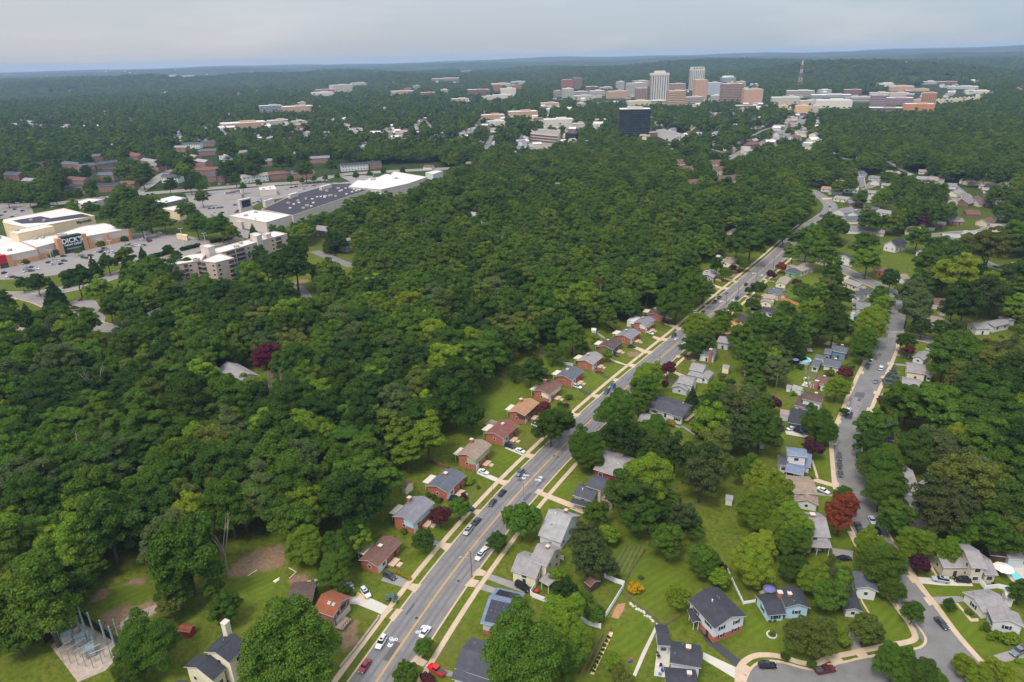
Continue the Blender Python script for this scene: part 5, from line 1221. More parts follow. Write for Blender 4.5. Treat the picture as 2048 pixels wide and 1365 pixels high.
Hs('house with black roofs beside the beige furnished patio', [bk('G', (200, 1162), (527, 1218), (533, 987), he=4.2, pitch=.38), bk('G', (78, 985), (212, 990), 6, he=3.0, pitch=.3), bk('G', (160, 1420), (498, 1450), (500, 1235), he=3.6, pitch=.38)], 'lav', 'black', chim=((0, .15, .15, .9, .9), (2, .5, .1, .8, .8)))
# ---------------------------------------------------------------- second street, right side
Hs('big pale grey house with mid-grey roofs beside the pool', [bk('W', (1745, 692), (1577, 692), 10.5, base2=(1600, 750), pitch=.36), bk('W', (1835, 697), (1742, 693), 9, he=4.9, pitch=.36), bk('W', (1900, 737), (1818, 733), 8, he=3.0, pitch=.3)], 'beige', 'mgrey', shut=False, chim=((0, -.1, .1, .9, .9),))
Hs('white gabled house with grey roofs above a clipped hedge', [bk('H', (1905, 612), (1632, 647), (1447, 432), base2=(1590, 700), pitch=.36), bk('H', (1990, 655), (2060, 800), (1765, 828), he=2.8, pitch=.36)], 'white', 'mgrey', shut=True)
Hs('beige walled house with grey roof between the pines', [bk('W', (1410, 437), (1562, 454), 14, base2=(1547, 502), pitch=.3)], 'beige', 'mgrey')
Hs('grey roofed house half hidden below the navy roof', [bk('W', (1368, 242), (1442, 248), 15, he=3.4, pitch=.3), bk('W', (1432, 195), (1502, 228), 6, he=3.0)], 'white', 'mgrey')
Hs('small house with navy-black roof in deep shade', [bk('N', (650, 1232), (722, 1242), 14, he=3.2, pitch=.4)], 'navy', 'black')
Hs('brick house with weathered pale roof and rear addition', [bk('N', (790, 692), (987, 727), 10.5, he=3.2, pitch=.26), bk('N', (990, 700), (1080, 715), 6, he=3.0, pitch=.2)], 'brick', 'mgrey')
Hs('tan house with weathered grey roof under the pale spruce', [bk('N', (845, 532), (1047, 562), 10, he=3.4, pitch=.26), bk('N', (1045, 570), (1115, 580), 5, he=3.2)], 'cream', 'mgrey')
Hs('white gabled house with grey roof by the side road', [bk('N', (1092, 362), (1027, 418), (915, 372), base2=(1022, 425), pitch=.5), bk('N', (1040, 300), (1130, 330), 3, he=3.8)], 'white', 'mgrey')
Hs('tan-grey flat-pitched house with yellow awning', [bk('M', (1130, 1088), (1305, 1064), 11, he=3.2, pitch=.2)], 'greyw', 'taupe')
Hs('grey hipped house at the dry lawn with rear wing', [bk('M', (1560, 1118), (1722, 1118), 8, he=3.0, pitch=.28), bk('M', (1745, 1098), (1915, 1062), 6, he=3.0, pitch=.28)], 'white', 'mgrey')
Hs('long grey shed beside the dry lawn', [bk('M', (1780, 995), (1880, 1040), 4.5, he=2.4, pitch=.35)], 'greyw', 'mgrey', cat='shed', name='shed', win=False)
Hs('small white house with brown-grey roof and blue gable', [bk('M', (890, 602), (822, 612), (765, 568), base2=(815, 662), pitch=.5)], 'white', 'taupe')
Hs('house with brown roof behind the grey-green street trees', [bk('M', (1100, 855), (1265, 862), 8, he=3.2), bk('M', (1190, 925), (1270, 930), 5, he=3)], 'beige', 'brown')
Hs('brick rambler beside the upper side street', [bk('M', (510, 520), (640, 530), 8, he=3.)], 'brick', 'red'); Hs('white split house with dark roof above the upper side street', [bk('M', (300, 385), (270, 400), (150, 370), he=4.6, pitch=.4)], 'white', 'dark')
Hs('grey roofed house set low beside the upper side street', [bk('M', (190, 632), (265, 662), 7, he=2.8), bk('M', (265, 660), (340, 690), 7, he=2.8)], 'cream', 'mgrey')
Hs('white A-gabled house with black roof', [bk('h', (880, 792), (765, 826), (697, 782), he=4.0, pitch=.75)], 'white', 'black'); Hs('white cottage right of the A-gabled house', [bk('M', (1075, 325), (1000, 345), (955, 325), he=3.6, pitch=.6)], 'white', 'lgrey')
Hs('white carport house at the upper loop road', [bk('M', (1440, 490), (1550, 510), 8, he=3.2, pitch=.2), bk('M', (1470, 430), (1600, 440), 7, he=3.2, pitch=.2)], 'white', 'lgrey')
FARH = [(130, 332, 275, 352, 'mgrey', 'cream', 'L-shaped house above the bend of the main street'), (290, 385, 442, 388, 'grey', 'brick', 'brick ranch house below the street bend'), (450, 442, 600, 447, 'slate', 'brick', 'blue-grey roofed brick ranch past the street bend'), (555, 470, 712, 495, 'mgrey', 'white', 'pale grey roofed ranch touching the blue-grey one'), (5, 238, 122, 250, 'terra', 'white', 'orange roofed ranch at the hedge'), (90, 140, 250, 150, 'slate', 'brick2', 'slate roofed house at the upper loop'),
        (150, 175, 245, 182, 'lgrey', 'white', 'white gabled house at the upper loop'), (482, 125, 580, 140, 'grey', 'white', 'grey roofed house right of the upper loop'), (655, 78, 800, 85, 'taupe', 'white', 'tan roofed house below the dark woods'), (990, 68, 1125, 74, 'taupe', 'white', 'topmost tan roofed ranch below the dark woods'), (780, 98, 920, 108, 'mgrey', 'cream', 'long grey ranch below the dark woods'), (905, 140, 1010, 145, 'taupe', 'beige', 'tan ranch beside the pale gabled house'), (1000, 175, 1145, 185, 'mgrey', 'white', 'large pale gabled house on the upper slope'),
        (1240, 122, 1350, 130, 'slate', 'white', 'grey roofed house at the edge of the dark woods'), (1395, 158, 1465, 165, 'grey', 'white', 'small grey house against the dark woods'), (660, 165, 750, 172, 'slate', 'brick', 'slate roofed brick house behind the dark round tree'), (610, 205, 740, 215, 'mgrey', 'white', 'pale ranch left of the dark round tree'), (245, 252, 390, 258, 'lgrey', 'white', 'flat pale roof above the brick ranch'), (480, 282, 620, 290, 'mgrey', 'greyw', 'grey roof under the yellow drive'), (1590, 208, 1650, 214, 'taupe', 'white', 'small tan roof by the far cul-de-sac'), (1625, 254, 1700, 258, 'taupe', 'brick', 'brick house right of the far cul-de-sac'), (1640, 290, 1725, 294, 'mgrey', 'brick', 'lower brick house right of the far cul-de-sac'),
        (1780, 380, 1895, 386, 'lgrey', 'cream', 'pale roofed house far right of the upper road'), (1750, 515, 1840, 525, 'lgrey', 'white', 'white peaked house above the upper road'), (1092, 590, 1265, 605, 'slate', 'brick', 'dark roofed brick ranch by the dark copper beech'), (1295, 568, 1450, 572, 'grey', 'brick', 'brick ranch at the upper road corner'), (1240, 728, 1420, 735, 'lgrey', 'white', 'pale hipped house on the upper road'), (1420, 690, 1520, 705, 'lgrey', 'beige', 'tall beige house on the upper road'), (1540, 700, 1620, 705, 'lgrey', 'beige', 'second tall beige house on the upper road'), (1650, 735, 1715, 740, 'mgrey', 'beige', 'small house ending the upper road row'), (1955, 610, 2045, 615, 'taupe', 'white', 'tan roofed house at the right edge')]
for x0, y0, x1, y1, rc, wc, lb in FARH: house(lb, [block('h', (x0, y0), (x1, y1), 9.5, he=2.7, pitch=.3)], 'brickf' if wc[:3] == 'bri' else wc, rc, group='small houses on the far slope', vis=.75)
# houses in the woods and dormered town houses at the mid distance: zoom R
MIDH = [('R', 410, 965, 500, 975, 'mgrey', 'white', 'white house with grey roof left of the grey turret house'), ('R', 505, 960, 575, 970, 'taupe', 'brick2', 'brown gabled house beside the grey turret house'), ('R', 572, 935, 640, 945, 'mgrey', 'lgreyb', 'grey-blue turreted house at the edge of the woods'), ('R', 765, 1000, 865, 1010, 'mgrey', 'greyw', 'grey roofed house deep in the woods'), ('R', 745, 1030, 800, 1038, 'lgrey', 'white', 'white cottage deep in the woods'), ('R', 770, 1080, 830, 1090, 'lgrey', 'pink', 'pink-grey house below the white cottage'), ('R', 925, 975, 985, 985, 'mgrey', 'greyw', 'grey gable beside the yellow-green woods tree'), ('R', 1015, 930, 1075, 940, 'lgrey', 'greyw', 'pale roofed house right of the yellow-green woods tree'),
        ('R', 1215, 850, 1285, 860, 'mgrey', 'blue', 'tall slate-blue house in the woods'), ('R', 1195, 885, 1250, 892, 'lgrey', 'white', 'white wing below the slate-blue house'), ('R', 1125, 830, 1165, 835, 'mgrey', 'greyw', 'grey roof left of the slate-blue house'), ('R', 40, 1200, 140, 1160, 'mgrey', 'greyw', 'pale tiled roof above the forest drive'), ('R', 90, 1050, 150, 1060, 'mgrey', 'brick2', 'brown roof above the forest drive'), ('R', 640, 1005, 710, 1012, 'mgrey', 'beige', 'roof sunk in the forest canopy'), ('R', 500, 1205, 580, 1222, 'mgrey', 'beige', 'tan roof sunk in the forest canopy'), ('R', 1665, 1205, 1730, 1215, 'taupe', 'beige', 'brown roof in the forest canopy above the brick row'),
        ('S', 475, 885, 555, 895, 'brown', 'white', 'brown roofed house with white gables left of the street bend'), ('S', 250, 602, 275, 604, 'lgrey', 'white', 'white garage by the boulevard'), ('S', 225, 600, 272, 606, 'lgrey', 'white', 'white house left of the boulevard'), ('S', 287, 628, 335, 632, 'mgrey', 'cream', 'low house beside the boulevard'), ('S', 695, 575, 750, 570, 'red', 'white', 'red roofed white house right of the boulevard'), ('S', 840, 665, 900, 665, 'lgrey', 'white', 'white ranch above the upper loop'), ('S', 925, 722, 990, 735, 'lgrey', 'white', 'bright white gable above the upper loop'), ('S', 1065, 672, 1110, 680, 'dark', 'white', 'white house against the dark woods'), ('S', 540, 720, 585, 722, 'mgrey', 'greyw', 'grey house under the townhouses'), ('S', 645, 785, 710, 790, 'slate', 'beige', 'slate roof among trees below the boulevard'), ('S', 715, 815, 760, 820, 'taupe', 'beige', 'tan roof among trees below the boulevard'), ('S', 580, 755, 625, 758, 'mgrey', 'beige', 'grey roof among trees below the boulevard'),
        ('T', 1270, 1000, 1400, 1075, 'mgrey', 'beige', 'grey roofed house in the forest below the crimson tree'), ('T', 1560, 1070, 1630, 1050, 'brown', 'brick2', 'brown roofed wing in the forest below the crimson tree'), ('T', 1820, 175, 1960, 190, 'mgrey', 'dkbrown', 'half-timbered gabled house near the loading yard'), ('T', -20, 780, 100, 800, 'taupe', 'beige', 'flat tan building at the left edge'), ('T', 570, 965, 620, 960, 'taupe', 'beige', 'roof glimpsed deep in the left forest')]
for zk, x0, y0, x1, y1, rc, wc, lb in MIDH: house(lb, [block(zk, (x0, y0), (x1, y1), 9, he=5.2, pitch=.55)], wc, rc, group='houses among the woods', vis=.35)
B = block('T', (825, 690), (960, 700), 12, he=5); t = thing('flat_roofed_building', 'flat-roofed tan brick office building among the forest trees', 'office', (*B.c, 0), math.atan2(B.u[1], B.u[0]))
MB().box((0, 0, 2.9), (B.L, B.W, 5.8), WALL['pink']).build('wall', None, t); MB().box((0, 0, 5.85), (B.L-.6, B.W-.6, .12), RF['slate']).build('roof', None, t); FOOT.append((B.c, B.u, B.L, B.W)); VIS.append((np.array([px('T', *p) for p in ((825, 630), (960, 600), (960, 690), (840, 690))]), pr((*B.c, 0))[2]))
# ------------------------------------------------------------------ vehicles
def paint(n, rgb, metal=.0): return mat('car_paint_'+n, S(*rgb), .3, .03, 1., metal=metal, spec=.5)
PAINT = {'white': paint('white', (212, 212, 212)), 'black': paint('black', (26, 26, 30)), 'dark': paint('dark_grey', (52, 56, 64)), 'silver': paint('silver', (165, 168, 172)), 'grey': paint('grey', (104, 110, 120)), 'red': paint('red', (206, 28, 32)), 'maroon': paint('maroon', (92, 28, 36)),
         'crimson': paint('crimson', (128, 36, 48)), 'blue': paint('blue', (40, 72, 150)), 'navy': paint('navy', (30, 36, 66)), 'teal': paint('teal', (42, 76, 98)), 'sky': paint('light_blue', (110, 140, 190)), 'green': paint('green', (40, 72, 62)), 'beige': paint('beige', (190, 180, 160))}
M_TYRE = mat('tyre', (.02, .02, .02), .9, .1, 3.); M_CARGL = mat('car_glass', (.02, .025, .03), .08, .2, 1., spec=.7); M_LAMP = mat('headlight', S(225, 225, 220), .2, .05, 1.); M_TAIL = mat('tail_light', S(150, 20, 20), .3, .05, 1.); M_BED = mat('truck_bed', S(70, 72, 76), .8, .1, 3.); M_RIM = mat('rim', S(150, 150, 152), .4, .05, 1., metal=.6)
CARD = dict(saloon=dict(L=4.7, W=1.82, belt=.92, top=1.44, hood=1.15, cab=(-1.35, .95), roof=(-.75, .35)), suv=dict(L=4.8, W=1.92, belt=1.08, top=1.76, hood=1.0, cab=(-2.15, 1.0), roof=(-1.95, .35)), van=dict(L=5.2, W=2.0, belt=1.15, top=2.0, hood=.8, cab=(-2.45, 1.6), roof=(-2.35, .95)),
            pickup=dict(L=5.7, W=2.0, belt=1.12, top=1.86, hood=1.1, cab=(-.75, 1.2), roof=(-.55, .6)), hatch=dict(L=4.2, W=1.78, belt=.98, top=1.5, hood=.9, cab=(-1.85, .95), roof=(-1.45, .35)))
def ring(x, hw, z): return None
def car_body(d, m, pickup):
    """lofted body with rounded nose, tail and shoulders, then the cabin posts and roof; front at +x"""
    q = MB(); L, W, bz = d['L']/2, d['W']/2, d['belt']; z0 = .28
    secs = [(-L, .80, .55, bz*.86), (-L+.18, .95, .38, bz*.97), (-L*.55, 1.0, z0, bz), (L*.3, 1.0, z0, bz), (L-d['hood']*.9, .98, z0, bz*.95), (L-.22, .93, .36, bz*.80), (L, .76, .5, bz*.66)]
    P = []
    for x, k, a, b in secs:
        w = W*k; P.append([(x, -w, a+.08), (x, -w, b-.16), (x, -w*.9, b), (x, w*.9, b), (x, w, b-.16), (x, w, a+.08), (x, w*.9, a), (x, -w*.9, a)])
    n = 8
    for i in range(len(P)-1):
        for j in range(n):
            k = (j+1) % n; q.face([P[i][j], P[i+1][j], P[i+1][k], P[i][k]][::-1], m)
    q.face(P[0], m); q.face(P[-1][::-1], m)
    r0, r1 = d['roof']; w = W*.70; t = d['top']; rr = [(r0, -w), (r1, -w), (r1+.12, -w*.5), (r1+.12, w*.5), (r1, w), (r0, w), (r0-.1, w*.5), (r0-.1, -w*.5)]
    q.prism(rr, t-.07, t, m)
    return q
def car_glass(d):
    q = MB(); (c0, c1), (r0, r1) = d['cab'], d['roof']; W = d['W']/2; b, t = d['belt']-.02, d['top']-.06
    q.hull([(c0, -W*.88, b), (c1, -W*.88, b), (c1, W*.88, b), (c0, W*.88, b)], [(r0, -W*.69, t), (r1+.05, -W*.69, t), (r1+.05, W*.69, t), (r0, W*.69, t)], M_CARGL); return q
def wheel_mb(x, y): q = MB(); q.tube((x, y-.11, .34), (x, y+.11, .34), .34, .34, M_TYRE, 10); return q
def rim_mb(x, y):
    s = 1 if y > 0 else -1; q = MB(); q.tube((x, y+s*.1, .34), (x, y+s*.135, .34), .2, .2, M_RIM, 8); return q
def car(kind, col, loc, rz, label, group, cat=None, parts=True):
    d = CARD[kind]; m = PAINT[col]; cat = cat or {'saloon': 'car', 'suv': 'car', 'hatch': 'car', 'van': 'van', 'pickup': 'pickup truck'}[kind]; nm = {'car': 'parked_car', 'van': 'parked_van', 'pickup truck': 'pickup_truck'}.get(cat, 'parked_car')
    L, W = d['L']/2, d['W']/2
    if not parts:
        q = car_body(d, m, False); g2 = car_glass(d)
        for f, v0 in ((g2, 0),):
            for fc in g2.f: q.face([g2.v[i] for i in fc], M_CARGL)
        for x in (-L*.6, L*.62):
            for y in (-W+.1, W-.1):
                w_ = wheel_mb(x, y)
                for fc in w_.f: q.face([w_.v[i] for i in fc], M_TYRE)
        o = q.build(nm, m, None, loc, rz); o.scale = (CS,)*3; return tag(o, label, cat, group)
    t = thing(nm, label, cat, loc, rz, group); key = (kind, col)
    if key in CARC: return_parts = CARC[key]
    else:
        return_parts = []
        def add(name, q, mm, par=-1): 
            me = bpy.data.meshes.new(name); me.from_pydata(q.v, [], q.f); me.materials.append(mm); return_parts.append((name, me, par)); return len(return_parts)-1
        add('body', car_body(d, m, kind == 'pickup'), m); add('window_glass', car_glass(d), M_CARGL)
        for x in (-L*.6, L*.62):
            for y in (-W+.1, W-.1): i = add('wheel', wheel_mb(x, y), M_TYRE); add('rim', rim_mb(x, y), M_RIM, i)
        for y in (-W*.62, W*.62): add('headlight', MB().box((L-.10, y, d['belt']*.66), (.16, .34, .16), M_LAMP), M_LAMP); add('tail_light', MB().box((-L+.03, y*1.05, d['belt']*.74), (.12, .26, .2), M_TAIL), M_TAIL)
        if kind == 'pickup':
            b = MB(); b.box((-1.72, 0, d['belt']+.0), (1.85, W*1.62, .06), M_BED); add('truck_bed', b, M_BED)
            for y in (-W*.88, W*.88): add('bed_side', MB().box((-1.72, y, d['belt']+.08), (1.95, .1, .16), m), m)
        if kind in ('suv', 'van'):
            for y in (-W*.55, W*.55): add('roof_rail', MB().box(((d['roof'][0]+d['roof'][1])/2, y, d['top']+.04), (1.7, .05, .06), M_DARK), M_DARK)
            add('sunroof', MB().box((d['roof'][1]-.55, 0, d['top']+.01), (.75, .8, .03), M_CARGL), M_CARGL)
        for y in (-W-.08, W+.08): add('mirror', MB().box((d['cab'][1]-.35, y, d['belt']+.06), (.16, .18, .13), m), m)
        CARC[key] = return_parts
    t.scale = (CS,)*3; objs = []
    for name, me, par in return_parts:
        objs.append(link(name, me, t if par < 0 else objs[par]))
    return t
CARC = {}; CS = .8
G1 = 'cars along the main street'; G2 = 'cars along the side street'; G3 = 'cars in driveways'
# zoom, X, Y (centre on the ground), X2, Y2 (towards the front), type, paint, where
CARS = '''
A 425 862 388 925 suv white G1|white car at the kerb beside the bicycle marking with dark sunroof
A 257 1105 208 1180 saloon crimson G1|dark red saloon car at the kerb near the bottom edge
A 872 755 905 712 saloon white G1|white car half under the clipped street tree
A 265 355 305 405 suv white G3|white car on the paved driveway by the red-roofed house
A 512 182 575 215 suv dark G3|dark grey car in the driveway of the brown-roofed brick house
A 1868 295 1930 330 van black G3|black van between the cream house and the solar house
A 990 1145 905 1090 pickup red G3|bright red pickup truck in the driveway at the bottom
B 1437 1100 1400 1145 suv white G1|white car on the far side kerb by the wooden lamp pole
B 1520 997 1490 1020 saloon beige G1|small silver car partly hidden by a round street tree
B 1312 843 1278 885 suv silver G1|silver car behind a black saloon on the brick house side
B 1400 745 1435 705 saloon dark G1|black saloon car just ahead of the silver one
B 1560 553 1530 590 saloon dark G1|lower of two dark cars in front of the dark-roofed brick house
B 1660 453 1690 415 saloon black G1|upper of two dark cars in front of the dark-roofed brick house
B 1843 250 1805 285 suv grey G1|grey car at the kerb beside a bicycle marking
B 1320 605 1275 585 saloon navy G3|navy car parked across the sidewalk under a tree
B 1150 505 1190 495 saloon navy G3|navy car tucked against the brick garage
B 1470 237 1515 255 saloon white G3|white car at the sage green house's garage
C 617 1045 665 1065 saloon white G3|white car at the foot of the drive with a black one behind
C 510 1000 555 1015 suv navy G3|dark car against the reddish brown roofed house
C 785 785 830 800 suv white G3|white car in the shade of the broad kerb tree
C 1147 760 1120 790 suv black G1|black car next to the dark patch of the street
C 1502 440 1478 465 suv teal G1|teal car behind the bright blue one
C 1562 387 1540 410 suv blue G1|bright blue car ahead of the teal one
C 1203 390 1250 405 suv white G3|white car at the dark grey roofed brick house
D 1370 887 1345 910 suv dark G1|dark car in front of the grey-roofed brick house
D 1448 1014 1425 1035 saloon dark G1|dark saloon on the far side before the white house
D 1512 1115 1560 1140 suv maroon G3|maroon car in front of the tall white house
D 940 1000 975 1000 suv dark G3|dark car at the foot of the grey-roofed brick house
D 1307 752 1340 765 suv black G3|black car near the lamp pole under the big tree
D 1668 642 1690 625 saloon dark G1|dark saloon by the white car at the upper kerb
D 1585 652 1620 665 suv white G3|white car standing across the upper sidewalk
D 1790 540 1770 560 pickup maroon G1|maroon pickup in the upper row
D 1835 497 1855 475 pickup green G1|dark green pickup in the upper row
D 1903 447 1925 432 saloon sky G1|light blue saloon in the upper row
D 2020 502 2040 485 suv dark G1|dark car on the far side of the upper street
D 1130 862 1165 875 saloon white G3|white car at the white upper storey house
D 605 1258 560 1250 saloon crimson G3|red car under the purple maple
D 775 1085 790 1092 suv dark G3|dark car at the dark roofed house's garage
L 572 670 590 650 suv black G1|black car driving along the upper street
L 1778 568 1750 555 saloon silver G2|silver car on the upper side street
L 1662 455 1680 440 saloon black G3|black car beneath the white split house
M 735 775 715 760 saloon black G2|black car at the side street bend
M 767 812 785 825 saloon white G2|white car behind the black one at the bend
J 1228 540 1238 515 pickup white G2|white pickup ahead of the dark car by the low street tree
J 1205 597 1195 625 saloon dark G2|dark car behind the white pickup
J 1340 610 1350 580 van white G2|white van on the right kerb of the side street
J 1284 742 1275 770 saloon grey G2|grey car below the white van
J 1003 1045 1012 1015 van white G2|white delivery truck on the new asphalt patch
J 500 1258 550 1275 suv black G3|black car in front of the teal house
J 425 1228 450 1222 saloon white G3|white car beside the black one at the teal house
J 548 1245 570 1250 saloon navy G3|navy car at the corner of the teal house
I 910 290 912 325 suv dark G2|first of three dark cars at the kerb
I 916 372 917 400 saloon black G2|middle of three dark cars at the kerb
I 924 460 926 490 saloon dark G2|last of three dark cars at the kerb
I 748 635 790 655 saloon white G3|white saloon in the tan roofed house's drive
I 1246 940 1260 970 saloon silver G2|silver car on the right kerb across from the copper beech
I 1112 1020 1130 1060 pickup black G2|black pickup below the copper beech
I 1150 1100 1165 1130 saloon teal G2|teal car half under the bright street tree
I 1303 1058 1315 1080 hatch black G2|black car on the right kerb by the low dark tree
I 1340 22 1385 40 saloon white G3|white car under the trees opposite the three dark cars
I 690 1222 760 1230 saloon black G3|black car inside the open car porch
H 1200 768 1245 815 saloon dark G2|dark saloon at the kerb above the corner lawn
H 1190 322 1120 310 suv silver G3|silver car on the concrete drive of the big grey house
H 1412 325 1350 320 suv black G3|black off-road car next to the silver one
H 1990 1055 1930 1085 pickup grey G3|grey pickup at the lower right drive
H 765 188 785 200 saloon black G2|black car under the leafy street tree
G 1200 1200 1275 1200 suv black G2|black car on the curve of the cul-de-sac
G 1790 1245 1870 1230 pickup maroon G2|dark red pickup with black bed in the cul-de-sac
G 1985 100 2040 98 saloon black G3|black car in the mansard house's shaded porch
S 912 980 930 995 saloon black G1|black car on the bend of the main street
S 395 658 420 650 saloon white G1|white car on the far boulevard
M 1760 490 1790 500 saloon dark G2|dark car on the upper loop road
h 265 390 285 400 suv black G3|dark car between the two brick ranches
h 1115 660 1140 665 saloon black G3|black car by the dark copper beech
h 625 85 650 86 saloon white G3|white car on the upper slope
T 475 588 500 583 saloon crimson G3|dark red car in the small lot by the spruce
T 1920 318 1940 325 saloon crimson G3|dark red car on the forest drive
T 1965 328 1990 335 saloon dark G3|dark car on the forest drive
R 1165 625 1175 622 saloon dark G3|dark car in the lot before the terraced office
R 1190 655 1205 653 saloon maroon G3|maroon car in the lot before the terraced office
p 1838 1372 1850 1362 saloon dark G3|car just out of the trees at the lower edge
'''
GN_ = {'G1': G1, 'G2': G2, 'G3': G3}
for l in CARS.strip().split('\n'):
    a, where = l.split('|'); zk, x, y, x2, y2, kd, cl, g_ = a.split()
    p, q = zz(zk, float(x), float(y)), zz(zk, float(x2), float(y2)); d = q-p
    z = .05 if g_ == 'G3' else .03
    car(kd, cl, (p[0], p[1], z), math.atan2(d[1], d[0]), ' '.join(where.split()[:16]), GN_[g_])
# shopping-centre cars, too small for parts: zoom, X, Y, count along a row, step X, Y, heading to X, Y
LOTS = [('O', 60, 1280, 2, 60, 25, 1, .2), ('O', 120, 1325, 3, 55, 10, 1, .1), ('O', 360, 1240, 2, 70, 10, 1, -.1), ('O', 440, 1200, 2, 60, 25, 1, -.2), ('O', 350, 1255, 1, 0, 0, 1, .2), ('O', 720, 1160, 2, 110, -5, 1, .1), ('O', 770, 1120, 1, 0, 0, 1, -.1), ('O', 880, 1115, 1, 0, 0, 1, -.1), ('O', 660, 1135, 1, 0, 0, 1, .1), ('O', 870, 1050, 1, 0, 0, 1, -.05), ('O', 1140, 1070, 3, 55, 8, 1, -.3), ('O', 1240, 1040, 1, 0, 0, 1, -.1), ('O', 1330, 985, 3, 55, 8, 1, .1), ('O', 1420, 940, 1, 0, 0, 1, 0), ('O', 1490, 995, 2, 60, 0, 1, .1), ('O', 1780, 890, 3, 45, 6, 1, -.2), ('O', 1815, 915, 1, 0, 0, 1, 0), ('O', 1965, 900, 1, 0, 0, 1, 0), ('O', 1950, 825, 2, 90, 5, 1, -.1),
        ('O', 70, 445, 2, 130, -35, 1, .1), ('O', 20, 490, 2, 150, 20, 1, 0), ('O', 230, 470, 1, 0, 0, 1, -.1), ('O', 310, 430, 1, 0, 0, 1, 0), ('O', 1345, 235, 3, 75, 8, 1, 0), ('O', 1500, 270, 2, 55, -10, 1, 0), ('O', 600, 400, 3, 60, -12, 1, 0),
        ('P', 35, 785, 2, 60, 15, 1, .1), ('P', 40, 840, 1, 0, 0, 1, .1), ('P', 120, 705, 2, 70, 15, 1, -.2), ('P', 300, 605, 3, 45, 3, 1, 0), ('P', 300, 565, 1, 0, 0, 1, 0), ('P', 680, 480, 4, 40, -4, 1, .1), ('P', 720, 515, 2, 85, 5, 1, 0), ('P', 705, 543, 2, 95, 10, 1, 0), ('P', 795, 470, 1, 0, 0, 1, 0), ('P', 930, 445, 2, 60, 20, 1, -.1), ('P', 940, 515, 2, 20, -12, 1, -.1), ('P', 1010, 402, 1, 0, 0, 1, 0), ('P', 1110, 425, 3, 45, -10, 1, -.1), ('P', 1180, 385, 4, 35, 4, 1, 0), ('P', 1430, 290, 6, 45, -14, 1, -.1), ('P', 1560, 305, 4, 45, -16, 1, -.1), ('P', 1620, 232, 7, 40, -5, 1, 0), ('P', 690, 625, 1, 0, 0, 1, 0), ('P', 75, 345, 1, 0, 0, 1, .2), ('P', 700, 240, 6, 40, 1, 1, 0), ('P', 350, 250, 3, 40, 0, 1, 0), ('P', 680, 352, 1, 0, 0, 1, 0), ('P', 480, 850, 1, 0, 0, 1, 0), ('P', 140, 425, 1, 0, 0, 1, 0), ('f', 850, 545, 4, 40, 6, 1, 0), ('f', 1330, 520, 1, 0, 0, 1, 0), ('c', -900, 0, 0, 0, 0, 1, 0)]
_cr = random.Random(3); PN = {'white': 'white', 'black': 'black', 'dark': 'dark grey', 'silver': 'silver', 'grey': 'grey', 'crimson': 'dark red', 'blue': 'blue'}
for zk, x, y, n, sx, sy, hx, hy in LOTS:
    for k in range(n):
        p = zz(zk, x+sx*k, y+sy*k); cl = _cr.choice(['white', 'white', 'dark', 'black', 'silver', 'grey', 'dark', 'crimson', 'blue', 'white']); kd = _cr.choice(['saloon', 'suv', 'suv', 'hatch'])
        e = zz(zk, x+sx*k+30, y+sy*k-30*hy-6); d = e-p
        zone = {'O': 'in front of the big sports store' if y > 800 else 'in the lot behind the big sports store', 'P': 'in the lot of the long dark roofed mall', 'f': 'by the brick apartments', 'c': ''}[zk]
        car(kd, cl, (p[0], p[1], .012), math.atan2(d[1], d[0])+_cr.uniform(-.1, .1), f'small {PN[cl]} car {zone}', 'cars in the shopping-centre parking lots', parts=False)
# ------------------------------------------------------------------ poles, lamps, wires, fences, pools, garden things
M_POLE = mat('pole_wood', S(128, 104, 86), .9, .15, 2.); M_POLEG = mat('pole_steel', S(168, 172, 172), .5, .08, 2., metal=.3); M_GALV = mat('galvanised', S(150, 168, 172), .5, .1, 2., metal=.2); M_WIRE = mat('wire', (.03, .03, .03), .7, .1, 3.)
M_VINYL = mat('vinyl_white', S(242, 240, 238), .5, .03, 2.); M_RAIL = mat('fence_wood', S(128, 104, 84), .9, .15, 2.); M_POOL = bpy.data.materials.new('pool_water')
def upole(zb, xb, yb, label, h=10.5, arms=1, lamp=None, group='wooden utility poles', m=None, lean=0):
    p = zz(zb, xb, yb); t = thing('utility_pole', label, 'utility pole', (p[0], p[1], 0), .6, group); m = m or M_POLE; h *= .76
    MB().tube((0, 0, 0), (lean, 0, h), .17, .11, m, 8).build('pole', m, t)
    for k in range(arms): MB().box((lean*(.93-.06*k), 0, h-.5-.9*k), (.12, 2.4, .12), m).build('crossarm', m, t)
    if arms: MB().tube((.3+lean*.8, 0, h-2.6), (.3+lean*.8, 0, h-1.7), .24, .24, M_GALV, 8).build('transformer', M_GALV, t)
    if lamp:
        d = zz(zb, *lamp, h-1.8)-np.array([p[0], p[1], h-1.8]); an = math.atan2(d[1], d[0])-.6; l = 2.6
        a = MB().tube((0, 0, h-2.2), (math.cos(an)*l, math.sin(an)*l, h-1.6), .05, .04, M_POLEG).build('lamp_arm', M_POLEG, t)
        MB().box((math.cos(an)*l, math.sin(an)*l, h-1.6), (.8, .3, .14), M_POLEG, an).build('lamp_head', M_POLEG, a)
    return p
